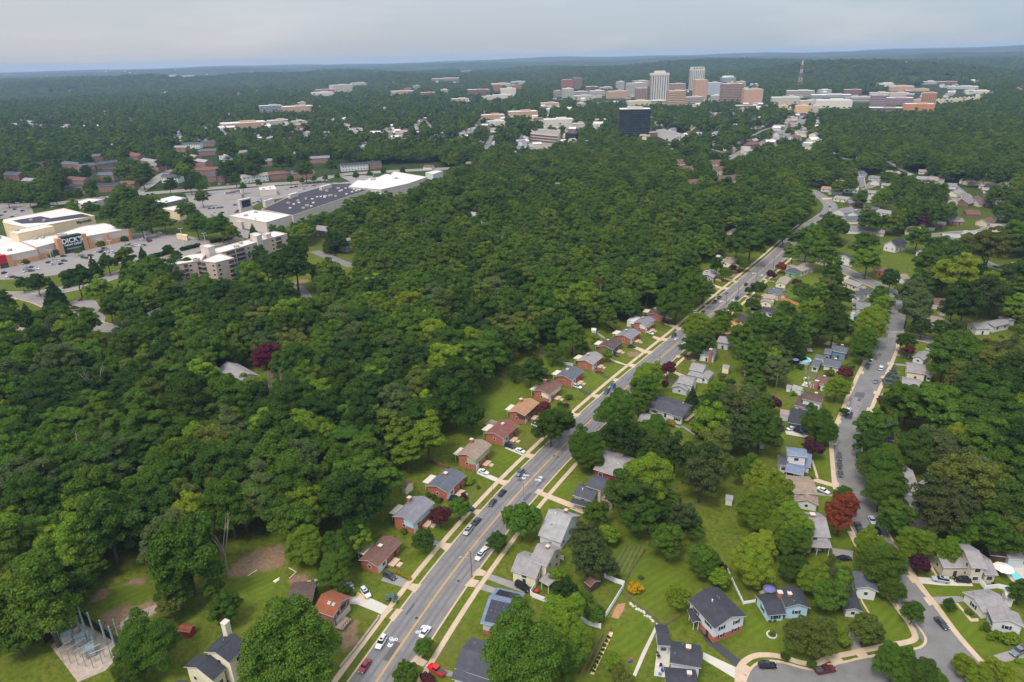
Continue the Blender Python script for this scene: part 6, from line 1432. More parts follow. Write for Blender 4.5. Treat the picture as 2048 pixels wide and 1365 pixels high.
UP_ = [('A', 1350, 180, 'wooden pole with two lamps beside the cream house drive', 11, 1, (1240, -20)), ('C', 868, 980, 'pale wooden pole by the reddish brown roofed house', 9.5, 0, None), ('C', 1147, 1065, 'slim street lamp pole opposite the black car', 10, 0, (1050, 1010)), ('D', 1217, 1250, 'wooden pole in front of the purple maple', 10.5, 1, (1130, 1200)),
       ('L', 850, 505, 'utility pole by the plum tree on the upper street', 10.5, 1, None), ('L', 675, 662, 'utility pole above the slate roofed house', 10.5, 1, None), ('L', 487, 800, 'utility pole near the black driving car', 10.5, 1, None), ('L', 1012, 190, 'utility pole at the top of the straight street', 11, 1, None), ('L', 368, 760+110, 'utility pole by the yellow-green street tree', 9, 1, None),
       ('K', 1255, 815, 'leaning pole with crossarm among the back gardens', 11, 1, None), ('J', 256, 860, 'tall bare pole beside a dead tree', 12, 0, None), ('M', 800, 440, 'thin pole on the upper lawn', 9, 0, None), ('M', 848, 540, 'thin pole above the small white house', 9, 0, None), ('p', 672, 428, 'utility pole behind the white flat store', 11, 1, None), ('P', 1145, 690, 'tall pole by the loading yard', 14, 1, None), ('P', 1195, 695, 'short pole by the loading yard', 9, 1, None), ('L', 700, 140, 'pole among the trees by the upper street', 10, 1, None)]
PP = {}
for zb, x, y, lb, h, ar, lm in UP_: PP[lb] = upole(zb, x, y, lb, h, ar, lm)
for zb, x, y, x2, y2, lb in (('B', 968, 1140, 968, 1030, 'thin lamp post on the verge by the blue and brick house'), ('B', 1565, 490, 1562, 345, 'thin lamp post on the verge by the upper dark car'), ('C', 1338, 555, 1342, 430, 'thin lamp post on the verge by the cream and brick house'), ('D', 1398, 780, 1400, 660, 'thin lamp post under the big kerb tree'), ('D', 1003, 1130, 1003, 1060, 'thin lamp post by the pale driveway'), ('E', 140, 610, 105, 500, 'street lamp beside the round street tree')):
    p = zz(zb, x, y); t = thing('lamp_post', lb, 'lamp post', (p[0], p[1], 0), -.6, 'thin lamp posts on the verges'); t.scale = (.8,)*3; MB().tube((0, 0, 0), (0, 0, 7), .09, .06, M_POLE, 6).build('pole', M_POLE, t)
    a = MB().tube((0, 0, 6.9), (1.6, 0, 7.2), .04, .03, M_POLEG).build('lamp_arm', M_POLEG, t); MB().box((1.7, 0, 7.2), (.6, .25, .12), M_POLEG).build('lamp_head', M_POLEG, a)
def lotlamp(zb, x, y, ytop, lb):
    p = zz(zb, x, y); h = min(16, max(8, height_at(p[0], p[1], px(zb, x, ytop)[1]))); t = thing('parking_lot_lamp', lb, 'lamp post', (p[0], p[1], 0), .5, 'tall white lamps in the parking lots')
    MB().tube((0, 0, 0), (0, 0, h), .2, .13, WALL['white'], 8).build('pole', WALL['white'], t); MB().tube((0, 0, 0), (0, 0, .9), .4, .4, M_CONC2, 8).build('base', M_CONC2, t)
    for s in (-1, 1): MB().box((s*1.0, 0, h), (1.3, .5, .18), WALL['white']).build('lamp_head', WALL['white'], t)
for i, (zb, x, y, yt) in enumerate([('O', 715, 1120, 960), ('O', 1390, 960, 830), ('O', 1525, 980, 880), ('O', 1995, 810, 620), ('O', 330, 1320, 1150), ('O', 275, 440, 310), ('P', 55, 780, 630), ('P', 425, 830, 670), ('P', 35, 950, 850), ('P', 640, 820, 765)]):
    lotlamp(zb, x, y, yt, ['lot lamp by the red storefront cars', 'lot lamp before the sports store entrance', 'slim lot lamp right of the store entrance', 'lot lamp at the store\'s far corner', 'lot lamp nearest the avenue', 'lot lamp in the lot behind the store', 'lot lamp by the row of four lot cars', 'lot lamp beside the beige kiosk', 'lot lamp behind the avenue trees', 'lot lamp by the hedge of the apartment block'][i])
def fence(lb, s, h, m, name='fence', post=2.4, cat='fence', solid=True, t_=.08, loc=0):
    h *= .85; pts = zs(s); q = MB(); root = thing(name, lb, cat, (pts[0][0], pts[0][1], 0)); o = pts[0]; ps = MB()
    for a, b in zip(pts, pts[1:]):
        d = b-a; L = np.linalg.norm(d); u = d/L; an = math.atan2(d[1], d[0]); c = (a+b)/2-o
        if solid: q.box((c[0], c[1], h/2+.05), (L, t_, h-.1), m, an)
        else:
            for z in (h*.35, h*.65, h*.95): q.box((c[0], c[1], z), (L, t_*.7, .12), m, an)
        n = max(1, int(L/post))
        for k in range(n+1):
            p = a+u*L*k/n-o; MB().box((p[0], p[1], h/2+.05), (.14, .14, h+.1), m, an).build('post', m, root)
    q.build('panel' if solid else 'rail', m, root); return root
fence('white vinyl fence along the side of the solar house yard', 'F 315 ,'.replace(' ,', ',470')+' 335,490 470,540 760,690 900,775 1030,810', 1.8, M_VINYL)
fence('white vinyl fence beside the garden bed, turning at its top', 'F 1078,700 1262,400 1272,370 1180,340 1070,290', 1.8, M_VINYL); fence('short white fence behind the cream gambrel house', 'F 560,75 650,110', 1.7, M_VINYL); fence('white fence panel between cream house and black van', 'F 312,460 360,385', 1.7, M_VINYL)
fence('white picket fence of the light blue house', 'G 793,225 955,560 1075,540', 1.1, M_VINYL, post=1.6); fence('white fence beside the grey house drive', 'H 1545,285 1640,405', 1.8, M_VINYL); fence('white fence behind the white gabled house', 'H 1640,410 1780,395 1910,425', 1.6, M_VINYL)
fence('wooden rail fence along the striped lawn', 'F 1480,20 1275,330', 1.2, M_RAIL, solid=False); fence('dark rail fence across the sloping yards', 'F 1250,440 1690,790 1685,870', 1.2, M_RAIL, solid=False); fence('short rail fence to the grey carport', 'F 1690,790 1840,690', 1.2, M_RAIL, solid=False); fence('wire fence beside the vegetable bed', 'F 910,1260 1130,830', 1.3, M_RAIL, solid=False); fence('post and rail fence along the shaded yard', 'F 830,1290 1050,880', 1.1, M_RAIL, solid=False)
fence('new orange cedar fence below the bright lawn', 'L 885,822 1000,835 1090,875 1205,905', 1.8, M_CEDAR); fence('reddish wooden fence behind the brick house', 'N 1080,600 1250,660 1420,700', 1.5, M_CEDAR); fence('reddish fence by the dark pines', 'N 1590,750 1715,800', 1.5, M_CEDAR)
fence('long pale fence curving behind the brick houses', 'D 170,1130 240,1175 340,1195', 1.6, WALL['greyw']); fence('pale garden wall by the white tank', 'D 545,840 600,875 660,915', 1.2, WALL['greyw']); fence('low timber wall along the curving path by the red-roofed house', 'A 0,1110 180,890 390,610 400,580', .6, mat('sleepers_grey', S(150, 138, 120), .9, .1, 1.), name='retaining_wall', cat='wall', t_=.5)
fence('dark wooden fence by the bare poles', 'J 330,775 420,785', 1.6, M_RAIL); fence('grey fence behind the pool house', 'H 1700,60 1740,110 1790,110', 1.8, WALL['greyw']); fence('retaining wall of timber behind the sage green house', 'B 910,110 1010,160 1110,195', 1.2, mat('sleepers_brown', S(120, 84, 66), .9, .15, 1.), name='retaining_wall', cat='wall', t_=.3); fence('brown retaining wall behind the grey-roofed brick houses', 'D 535,680 640,750 760,830', 1.2, MC['sleepers_brown'], name='retaining_wall', cat='wall', t_=.4)
fence('chain fence round the grey ranch house garden', 'K 540,1195 610,1220 640,1210 760,1290', 1.1, WALL['greyw'], solid=False)
# pools
m = M_POOL; m.use_nodes = True; b_ = m.node_tree.nodes['Principled BSDF']; b_.inputs['Base Color'].default_value = (*S(110, 205, 225), 1); b_.inputs['Roughness'].default_value = .05
def disc(c, rx, ry, n=28, rz=0): return [(c[0]+math.cos(a)*rx*math.cos(rz)-math.sin(a)*ry*math.sin(rz), c[1]+math.cos(a)*rx*math.sin(rz)+math.sin(a)*ry*math.cos(rz)) for a in [2*math.pi*i/n for i in range(n)]]
p = zz('J', 540, 535); t = thing('swimming_pool', 'round blue above-ground pool with white rim', 'pool', (p[0], p[1], 0)); r = 3.1
MB().prism(disc((0, 0), r, r), 0, 1.2, WALL['white']).build('pool_wall', None, t); MB().prism(disc((0, 0), r-.25, r-.25), 1.2, 1.215, M_POOL).build('water', None, t)
q = MB()
for i in range(28):
    a, c = disc((0, 0), r+.08, r+.08)[i], disc((0, 0), r+.08, r+.08)[(i+1) % 28]; q.tube((*a, 1.25), (*c, 1.25), .09, .09, M_TRIM)
q.build('rim', M_TRIM, t)
p0 = zs('H 1870,190 1910,180 2030,290 1960,325'); c = sum(p0)/4; t = thing('swimming_pool', 'turquoise in-ground pool with pale paved surround', 'pool', (c[0], c[1], 0)); dk = zs('H 1775,155 1830,90 2048,150 2048,310 1950,350')
MB().prism([tuple((q_-c)[:2]) for q_ in dk], .01, .08, M_CONC2).build('pool_deck', None, t); MB().prism([tuple((q_-c)[:2]) for q_ in p0], .08, .10, M_POOL).build('water', None, t)
q = MB()
for a, d in zip(p0, p0[1:]+p0[:1]): q.tube((*(a-c)[:2], .12), (*(d-c)[:2], .12), .16, .16, M_CONC2)
q.build('coping', M_CONC2, t)
def parasol(zb, x, y, r, m, lb, h=2.5):
    p = zz(zb, x, y, h); t = thing('parasol', lb, 'parasol', (p[0], p[1], 0)); q = MB(); n = 8
    for i in range(n):
        a, c = 2*math.pi*i/n, 2*math.pi*(i+1)/n; q.face([(math.cos(a)*r, math.sin(a)*r, h), (math.cos(c)*r, math.sin(c)*r, h), (0, 0, h+.7)], m)
    q.build('canopy', m, t); MB().tube((0, 0, 0), (0, 0, h+.6), .04, .04, M_POLEG).build('pole', M_POLEG, t)
parasol('H', 1840, 185, 2.3, mat('canvas_cream', S(235, 226, 205), .8, .05, 1.), 'cream parasol beside the in-ground pool'); parasol('G', 1222, 395, 1.5, mat('canvas_violet', S(110, 104, 160), .8, .08, 1.), 'violet parasol behind the light blue house'); parasol('J', 467, 510, 1.4, MC['canvas_violet'], 'violet parasol beside the round pool')
sheet('patio', zs('G 1110,430 1180,405 1280,400 1270,440 1130,450'), .03, M_CONC2); sheet('patio', zs('G 75,990 210,985 205,1160 165,1310 40,1290'), .03, M_CONC2); sheet('patio', zs('J 525,775 560,735 630,760 625,800'), .03, M_CONC2); sheet('patio', zs('J 575,385 630,395 640,430 590,430'), .03, M_CONC2); sheet('patio', zs('J 750,350 800,320 900,350 840,370'), .03, M_CONC); sheet('patio', zs('G 640,930 790,815 840,860 660,950'), .03, M_CONC); sheet('path', zs('H 1345,545 1370,545 1510,705 1580,700 1585,735 1500,735'), .03, M_CONC); sheet('path', zs('H 340,420 360,420 400,530 470,650 455,655 385,540'), .03, M_CONC); sheet('path', zs('F 1600,760 1625,775 1500,1050 1390,1300 1360,1280 1450,1060'), .03, M_CONC2); sheet('path', zs('H 1075,120 1100,110 1120,190 1170,280 1150,275 1090,190'), .03, M_CONC)
sheet('garden_bed', zs('F 1120,835 1160,850 960,1280 925,1270'), .03, mat('straw_mulch', S(212, 184, 130), .95, .15, 1., coord='World')); sheet('garden_bed', zs('F 1200,560 1285,545 1270,610 1210,710 1140,690'), .03, mat('bare_soil', S(168, 120, 88), .95, .15, .8, coord='World'))
for k in range(9):
    p = zz('F', 1112-k*20, 905+k*43); tree('shrub1', (p[0], p[1], 0), .32, .4, 'deep', 'vegetable_plant', 'round dark plant in the straw mulch bed', 'plant', 'plants in a row in the straw bed', trunk=False)
_sr = random.Random(9); M_ROCK = mat('rock_pale', S(196, 190, 184), .9, .12, 2.)
for k in range(16):
    u = k/15; p = zz('F', 1335+u*260+_sr.uniform(-12, 12), 545+u*205+_sr.uniform(-8, 8)); q = MB(); r = _sr.uniform(.25, .5); pts = [(math.cos(a)*r*_sr.uniform(.7, 1.1), math.sin(a)*r*_sr.uniform(.6, 1.)) for a in np.linspace(0, 5.4, 7)]
    q.hull([(*v, 0) for v in pts], [(v[0]*.6, v[1]*.6, r*.6) for v in pts], M_ROCK); tag(q.build('rock', M_ROCK, None, (p[0], p[1], 0)), 'pale rock in the line below the dark rail fence', 'rock', 'rocks edging the sloping yard')
# sheds
def shed(zb, p1, p2, w, lb, wall, roof, he=2.3):
    B = block(zb, p1, p2, w, he=he, pitch=.5); t = thing('garden_shed', lb, 'shed', (B.c[0], B.c[1], 0), math.atan2(B.u[1], B.u[0]), 'garden sheds'); wo = gable_walls(B, WALL[wall], .15).build('wall', WALL[wall], t); gable_roof(B, RF[roof]).build('roof', None, t)
    s = max(('+x', '-x', '+y', '-y'), key=lambda k: cam_facing(B, k)); wall_panel(B, s, -.6, .6, .1, 1.9, M_DOORW, .1).build('door', M_DOORW, wo); FOOT.append((B.c, B.u, B.L, B.W)); return t
shed('B', (630, 385), (672, 402), 3.6, 'small cream shed at the edge of the woods', 'cream', 'brown'); shed('F', (860, 330), (925, 385), 3.4, 'small brown roofed shed inside the white fence', 'dkbrown', 'brown', 2.0); shed('K', (1045, 590), (1115, 605), 3, 'cream shed behind the white houses', 'cream', 'mgrey', 2.4); shed('J', (425, 800), (525, 830), 3, 'long white shed by the dark fence', 'white', 'lgrey', 2.2); shed('J', (370, 795), (420, 805), 2.4, 'lower white lean-to beside the long shed', 'white', 'lgrey', 1.8)
shed('J', (305, 1070), (400, 1085), 4, 'grey roofed open shed by the teal house', 'greyw', 'taupe', 2.4); shed('I', (85, 135), (155, 140), 3, 'small slate roofed shed in the cluttered garden', 'greyw', 'slate', 2.2); shed('H', (1700, 60), (1880, 80), 5, 'dark pool house behind the in-ground pool', 'dkbrown', 'dbrown', 2.6); shed('H', (1890, 100), (2060, 110), 5, 'grey pool house behind the in-ground pool', 'greyw', 'mgrey', 2.6); shed('J', (660, 495), (760, 515), 4, 'dark roofed pavilion between the two pool houses', 'greyw', 'slate', 2.6); shed('W', (300, 290), (345, 298), 2.5, 'tiny white playhouse on the back lawn', 'white', 'lgrey', 2.); shed('H', (1860, 500), (1950, 520), 3, 'white shed behind the white gabled house', 'white', 'white', 2.2); shed('D', (525, 830), (575, 832), 3, 'white tank shed on the slope behind the brick row', 'white', 'white', 2.4)
shed('L', (262, 375), (300, 385), 3, 'tiny white shed behind the tan roofed cream house', 'white', 'white', 2.4); shed('U', (1040, 1060), (1110, 1070), 2.2, 'small rusty shed on the lawn by the cream split-level', 'redw', 'rust', 1.8)
# trampoline, barbecue, tables, bins
p = zz('J', 278, 1225); t = thing('trampoline', 'black trampoline in the yard beside the teal house', 'trampoline', (p[0], p[1], 0)); MB().prism(disc((0, 0), 2.2, 2.2, 20), .78, .86, M_DARK).build('bed', None, t); q = MB(); D_ = disc((0, 0), 2.35, 2.35, 20)
for i in range(20): q.tube((*D_[i], .86), (*D_[(i+1) % 20], .86), .1, .1, mat('pad_dark', S(40, 46, 60), .7, .1, 2.))
q.build('pad', MC['pad_dark'], t)
for k in range(6): MB().tube((*D_[k*3], 0), (*D_[k*3], 2.6), .04, .04, M_DARK).build('post', M_DARK, t)
def table(zb, x, y, lb, m, s=1., chairs=2, z=.04):
    p = zz(zb, x, y); t = thing('garden_table', lb, 'table', (p[0], p[1], z), .4, 'garden tables'); MB().prism(disc((0, 0), .7*s, .7*s, 12), .7, .75, m).build('table_top', None, t); MB().tube((0, 0, 0), (0, 0, .7), .06, .06, m).build('leg', m, t)
    for k in range(chairs):
        a = k*6.28/chairs+.5; c = thing('garden_chair', 'garden chair at the '+lb[:60], 'chair', (p[0]+math.cos(a)*1.2*s, p[1]+math.sin(a)*1.2*s, z), a+3.14, 'garden chairs'); MB().box((0, 0, .42), (.5, .5, .06), m).build('seat', m, c); MB().box((-.24, 0, .72), (.06, .5, .6), m).build('backrest', m, c)
        for sx in (-.2, .2):
            for sy in (-.2, .2): MB().tube((sx, sy, 0), (sx, sy, .42), .025, .025, m, 4).build('leg', m, c)
table('J', 575, 715, 'white table on the lawn by the white two-storey house', M_TRIM); table('J', 585, 770, 'white table on the pale patio', M_TRIM, 1., 4, z=.04); table('G', 120, 1050, 'brown table on the beige patio', M_DOOR, .9, 2); table('H', 1690, 320, 'dark table beside the big grey house', M_DARK, 1., 3); table('J', 150, 1200, 'white table on the trampoline lawn', M_TRIM, .8, 0); table('H', 1600, 300, 'dark table by the white fence of the grey house', M_DARK, .8, 2)
p = zz('G', 85, 1115); t = thing('barbecue', 'black kettle barbecue on the beige patio', 'barbecue', (p[0], p[1], .03)); MB().tube((0, 0, .6), (0, 0, .85), .2, .42, M_DARK, 10).tube((0, 0, .85), (0, 0, 1.15), .42, .15, M_DARK, 10).build('kettle', M_DARK, t)
for k in range(3): MB().tube((0, 0, .7), (math.cos(k*2.1)*.35, math.sin(k*2.1)*.35, 0), .025, .025, M_DARK, 4).build('leg', M_DARK, t)
for i, (x, y, cc) in enumerate(((110, 1190, 'maroon'), (130, 1215, 'sky'), (125, 1245, 'blue'), (100, 1280, 'sky'), (85, 1195, 'white'))):
    p = zz('G', x, y); tag(MB().box((0, 0, .25), (.6, .45, .5), PAINT[cc]).box((0, .1, .55), (.5, .1, .35), PAINT[cc]).build('toy', PAINT[cc], None, (p[0], p[1], .03), i), f'{dict(maroon="dark red", sky="light blue", blue="deep blue", white="white")[cc]} toy ' + ('near the house end of' if i == 1 else 'at the lower end of' if i == 3 else 'lying on')+' the beige patio', 'toy', 'toys on the patio')
p = zz('F', 375, 445); tag(MB().prism(disc((0, 0), .5, .5, 10), 0, .8, PAINT['red']).build('planter', None, None, (p[0], p[1], 0)), 'orange-red barrel beside the white fence', 'barrel'); p = zz('F', 1335, 1145); tag(MB().box((0, 0, .2), (.9, .4, .4), PAINT['blue']).box((.5, .3, .2), (.6, .35, .4), PAINT['red']).build('toy_car', None, None, (p[0], p[1], 0), .6), 'red and blue ride-on toy on the sloping lawn', 'toy')
for x, y, lb in ((1260, 305, 'white bird bath behind the light blue house'),):
    p = zz('G', x, y); q = MB(); q.tube((0, 0, 0), (0, 0, .8), .15, .1, M_TRIM, 8).tube((0, 0, .8), (0, 0, .95), .2, .5, M_TRIM, 12); tag(q.build('bird_bath', M_TRIM, None, (p[0], p[1], 0)), lb, 'bird bath')
p = zz('G', 1245, 875); t = thing('stone_ring', 'ring of pale stones round the small weeping tree', 'planter', (p[0], p[1], 0)); q = MB()
for i in range(14): a = i*.4488; q.box((math.cos(a), math.sin(a), .12), (.42, .3, .25), M_ROCK, a+1.57)
q.build('stones', M_ROCK, t)
# logs, timber and rubble in the yard of the red-roofed house
for k, (x, y, dx, dy) in enumerate(((60, 325, 120, -75), (75, 340, 95, -60), (95, 345, 80, -60))):
    a, c = zz('b', x, y), zz('b', x+dx, y+dy); q = MB(); d = c-a; q.tube((0, 0, .2), (d[0], d[1], .2), .16, .14, WALL['cream']); tag(q.build('log', WALL['cream'], None, (a[0], a[1], .15*(k == 1))), 'pale peeled log in the little pile on the lawn', 'log', 'pale logs piled on the lawn')
for s, lb in (('b 350,60 490,140', 'upper pale board edging the bare soil'), ('b 490,140 360,260', 'lower pale board edging the bare soil'), ('U 1450,740 1505,705', 'fallen branch on the bare soil by the woods')):
    a, c = zs(s); d = c-a; q = MB(); q.tube((0, 0, .1), (d[0], d[1], .1), .1, .1, WALL['cream'], 4); tag(q.build('board', WALL['cream'], None, (a[0], a[1], 0)), lb, 'board')
for j, (cx, cy, rx, ry, n, lb, cols) in enumerate(((800, 370, 120, 80, 26, 'rubble', (M_ROCK, WALL['pink'], RF['grey'], RF['slate'])), (1480, 420, 90, 90, 30, 'stone', (M_ROCK, RF['lgrey'], RF['slate'])))):
    for k in range(n):
        a = _sr.uniform(0, 6.28); u = _sr.random()**.5; p = zz('b', cx+math.cos(a)*rx*u, cy+math.sin(a)*ry*u); q = MB(); r = _sr.uniform(.25, .6); q.box((0, 0, r*.4), (r*1.5, r, r*.8), cols[k % len(cols)], _sr.uniform(0, 3))
        tag(q.build('rubble_block' if j == 0 else 'stone', None, None, (p[0], p[1], 0)), 'broken slab in the rubble heap behind the red-roofed house' if j == 0 else 'grey stone in the pile beside the white car', lb, 'slabs of the rubble heap' if j == 0 else 'stones of the grey pile')
for zb, x, y, r, lb in (('A', 150, 660, 1.6, 'brown stump pile in the bare patch'),):
    pass
# small yellow flower bed along the drive
for k in range(7): p = zz('A', 585+k*22, 130+k*12); tree('shrub0', (p[0], p[1], 0), .42, .35, 'gold', 'flowering_plant', 'yellow flowering plant in the row along the driveway edge', 'plant', 'yellow plants along the driveway', trunk=False)
# pampas plumes behind the azalea
p = zz('F', 1440, 300); tree('shrub1', (p[0], p[1], 0), .5, .7, 'grey', 'ornamental_grass', 'pale plumed grass clump behind the yellow azalea', 'plant', None, trunk=False)
# wires between the poles of the main street
def wires(a, b_, h0, h1, lb):
    A_, B_ = PP[a], PP[b_]; t = thing('power_line', lb, 'power line', (A_[0], A_[1], 0), 0, 'overhead wires')
    for off in (-.9, .9):
        q = MB(); prev = None
        for k in range(9):
            u = k/8; p = (A_+(B_-A_)*u-A_); z = (h0+(h1-h0)*u)*.76-1.2*4*u*(1-u); c = (p[0]+off*.6, p[1]-off*.6, z)
            if prev: q.tube(prev, c, .02, .02, M_WIRE, 3)
            prev = c
        q.build('wire', M_WIRE, t)
nl = [u[3] for u in UP_]
wires(nl[0], nl[2], 10.6, 9.5, 'overhead wires from the two-lamp pole up the street'); wires(nl[2], nl[3], 9.5, 10, 'overhead wires past the dark street tree'); wires(nl[3], nl[6], 10, 10, 'overhead wires by the purple maple'); wires(nl[6], nl[5], 10, 10, 'overhead wires near the black driving car'); wires(nl[5], nl[4], 10, 10, 'overhead wires at the upper street'); wires(nl[4], nl[7], 10, 10.5, 'overhead wires to the junction pole')
# ---------------------------------------------------------------- substation at the lower left
SUB = zs('c 300,965 740,640 960,740 1200,890 1400,1070 1270,1150 1100,1330 700,1500'); sheet('substation_yard', SUB, .03, mat('yard_gravel', S(168, 150, 134), .95, .25, .6, coord='World', detail=8))
fence('dark board fence round the substation', 'c 230,940 660,570 800,590 1000,740 1200,880 1390,1010', 2.6, M_DARK, t_=.12)
cz = sum(SUB)/len(SUB)
for i, (xb, yb, xt, yt, lb) in enumerate([(740, 750, 540, 150, 'tallest steel pole of the substation'), (850, 850, 715, 400, 'second steel pole of the substation from the woods'), (960, 850, 848, 480, 'third steel pole of the substation from the woods'), (1130, 950, 1008, 590, 'middle steel pole of the substation'), (1265, 1040, 1150, 680, 'shorter steel pole near the fence corner'), (1365, 1060, 1218, 575, 'slim steel pole at the fence corner')]):
    p = zz('c', xb, yb); h = min(26, height_at(p[0], p[1], px('c', xt, yt)[1])); t = thing('steel_pole', lb, 'steel pole', (p[0], p[1], 0), .6, 'steel poles of the substation')
    MB().tube((0, 0, 0), (0, 0, h), .26 if i < 5 else .14, .16 if i < 5 else .1, M_GALV, 10).build('pole', M_GALV, t); MB().box((0, 0, h*.8), (2.2, .08, .08), M_WIRE).build('crossarm', M_WIRE, t)
    for s in (-.9, .9): MB().tube((s, 0, h*.8), (s, 0, h*.8+.5), .07, .07, M_DARK, 6).build('insulator', M_DARK, t)
for i, (x, y, lb) in enumerate([(520, 700, 'first grey bushing column beside the substation fence'), (580, 745, 'second grey bushing column beside the substation fence'), (640, 790, 'third grey bushing column beside the substation fence'), (440, 880, 'thin bushing column nearest the woods'), (490, 850, 'short bushing column nearest the woods'), (905, 985, 'pale bushing column among the bus bars'), (955, 1000, 'shorter pale bushing column among the bus bars')]):
    p = zz('c', x, y); h = (5.5, 5, 4.5, 5, 3.5, 5, 3.5)[i]; t = thing('bushing_column', lb, 'electrical column', (p[0], p[1], 0), 0, 'columns of the substation'); MB().tube((0, 0, 0), (0, 0, h*.55), .12, .12, M_POLEG).build('support', M_POLEG, t)
    for k in range(5): MB().tube((0, 0, h*.55+k*h*.09), (0, 0, h*.55+k*h*.09+h*.06), .32, .2, M_GALV, 8).build('insulator_disc', M_GALV, t)
for k in range(5):
    a, c = zz('c', 420+k*110, 1010+k*20, 4), zz('c', 700+k*110, 800+k*45, 4); t = thing('bus_bar', 'grey bus bar frame across the substation yard', 'electrical frame', (a[0], a[1], 0), 0, 'bus bar frames of the substation'); d = c-a
    MB().tube((0, 0, 4), (d[0], d[1], 4), .08, .08, M_POLEG).build('bar', M_POLEG, t)
    for u in (0, .5, 1): MB().tube((d[0]*u, d[1]*u, 0), (d[0]*u, d[1]*u, 4), .09, .09, M_POLEG).build('support', M_POLEG, t)
for k, (x, y) in enumerate(((560, 900), (760, 930), (900, 1090))):
    p = zz('c', x, y); t = thing('transformer', ['transformer by the far fence', 'transformer under the bus bars', 'transformer nearest the camera in the substation'][k], 'transformer', (p[0], p[1], 0), .6, 'transformers'); MB().box((0, 0, 1.2), (2.2, 1.5, 2.4), M_GALV).build('tank', M_GALV, t)
    for s in (-1, 1): MB().box((0, s*.95, 1.2), (1.8, .3, 1.8), M_POLEG).build('radiator', M_POLEG, t)
# ------------------------------------------------------------------ stores, apartment blocks, the town
ZM['q'] = (0, 430, 10.24)
M_WROOF = RF['white']; M_DROOF_SHADE = mat('roof_membrane_dark_and_shade', S(58, 54, 60), .9, .16, .1, coord='World', detail=7); M_UNIT = mat('rooftop_unit', S(172, 160, 154), .7, .12, 1.); M_TANW = mat('stucco_tan', S(226, 200, 164), .85, .06, .5); M_PKW = mat('stucco_pinkish', S(188, 166, 150), .85, .05, .4); M_BRT = mat('brick_tan', S(200, 148, 108), .9, .1, 1.)
M_PALEW = mat('panel_pale', S(202, 188, 178), .85, .04, .5); M_SIGN = mat('sign_dark_green', S(24, 48, 50), .5, .06, 1.); M_REDS = mat('sign_red', S(190, 20, 50), .5, .06, 1.); M_LETT = mat('lettering_white', S(245, 245, 245), .6, .02, 1.); M_BALC = mat('balcony_recess_shade', S(84, 76, 74), .8, .15, .6)
def pub(pts, d): VIS.append((np.array(pts), d))
def prism_px(pts, h):
    """pts: 'zoom X,Y ..' roof corners seen at height h"""
    return zs(pts, h)
def flat_building(label, rp, h, wm, rm, cat='building', name='building', group=None, parapet=.5, root=None, z0=0.0, vis=True, units=0, mem=None):
    P = prism_px(rp, h); c = sum(P)/len(P); t = root or thing(name, label, cat, (c[0], c[1], 0), 0, group)
    o = np.array(t.location); L = [tuple((p-o)[:2]) for p in P]
    MB().prism(L, z0, h, wm).build('wall', wm, t)
    ct = np.mean(np.array(L), 0); ins = [tuple(ct+(np.array(p)-ct)*(1-.5/max(.6, np.linalg.norm(np.array(p)-ct)))) for p in L]
    q = MB(); ar = sum(ins[i][0]*ins[(i+1) % len(ins)][1]-ins[(i+1) % len(ins)][0]*ins[i][1] for i in range(len(ins)))
    q.face([(*p, h+.02) for p in (ins if ar > 0 else ins[::-1])], rm); r = q.build('roof', rm, t)
    q = MB()
    for a, b in zip(L, L[1:]+L[:1]):
        d = math.hypot(b[0]-a[0], b[1]-a[1]); q.box(((a[0]+b[0])/2, (a[1]+b[1])/2, h+.2), (d+.3, .35, .45), mem or wm, math.atan2(b[1]-a[1], b[0]-a[0]))
    q.build('parapet', mem or wm, t)
    rg = random.Random(len(label))
    for k in range(units):
        i = rg.randrange(len(L)); u = rg.uniform(.25, .75); p = ct+(np.array(L[i])-ct)*u; MB().box((*p, h+.7), (rg.uniform(1.5, 3), rg.uniform(1.5, 3), 1.3), M_UNIT, rg.uniform(0, .3)).build('rooftop_unit', M_UNIT, r)
    if vis:
        ps = [pr(p)[:2] for p in P]+[pr((p[0], p[1], h*.25))[:2] for p in P]; pub(ps, pr(c)[2])
    FOOT.append((c[:2], np.array([1., 0]), float(np.ptp([p[0] for p in P])), float(np.ptp([p[1] for p in P])))); return t, P
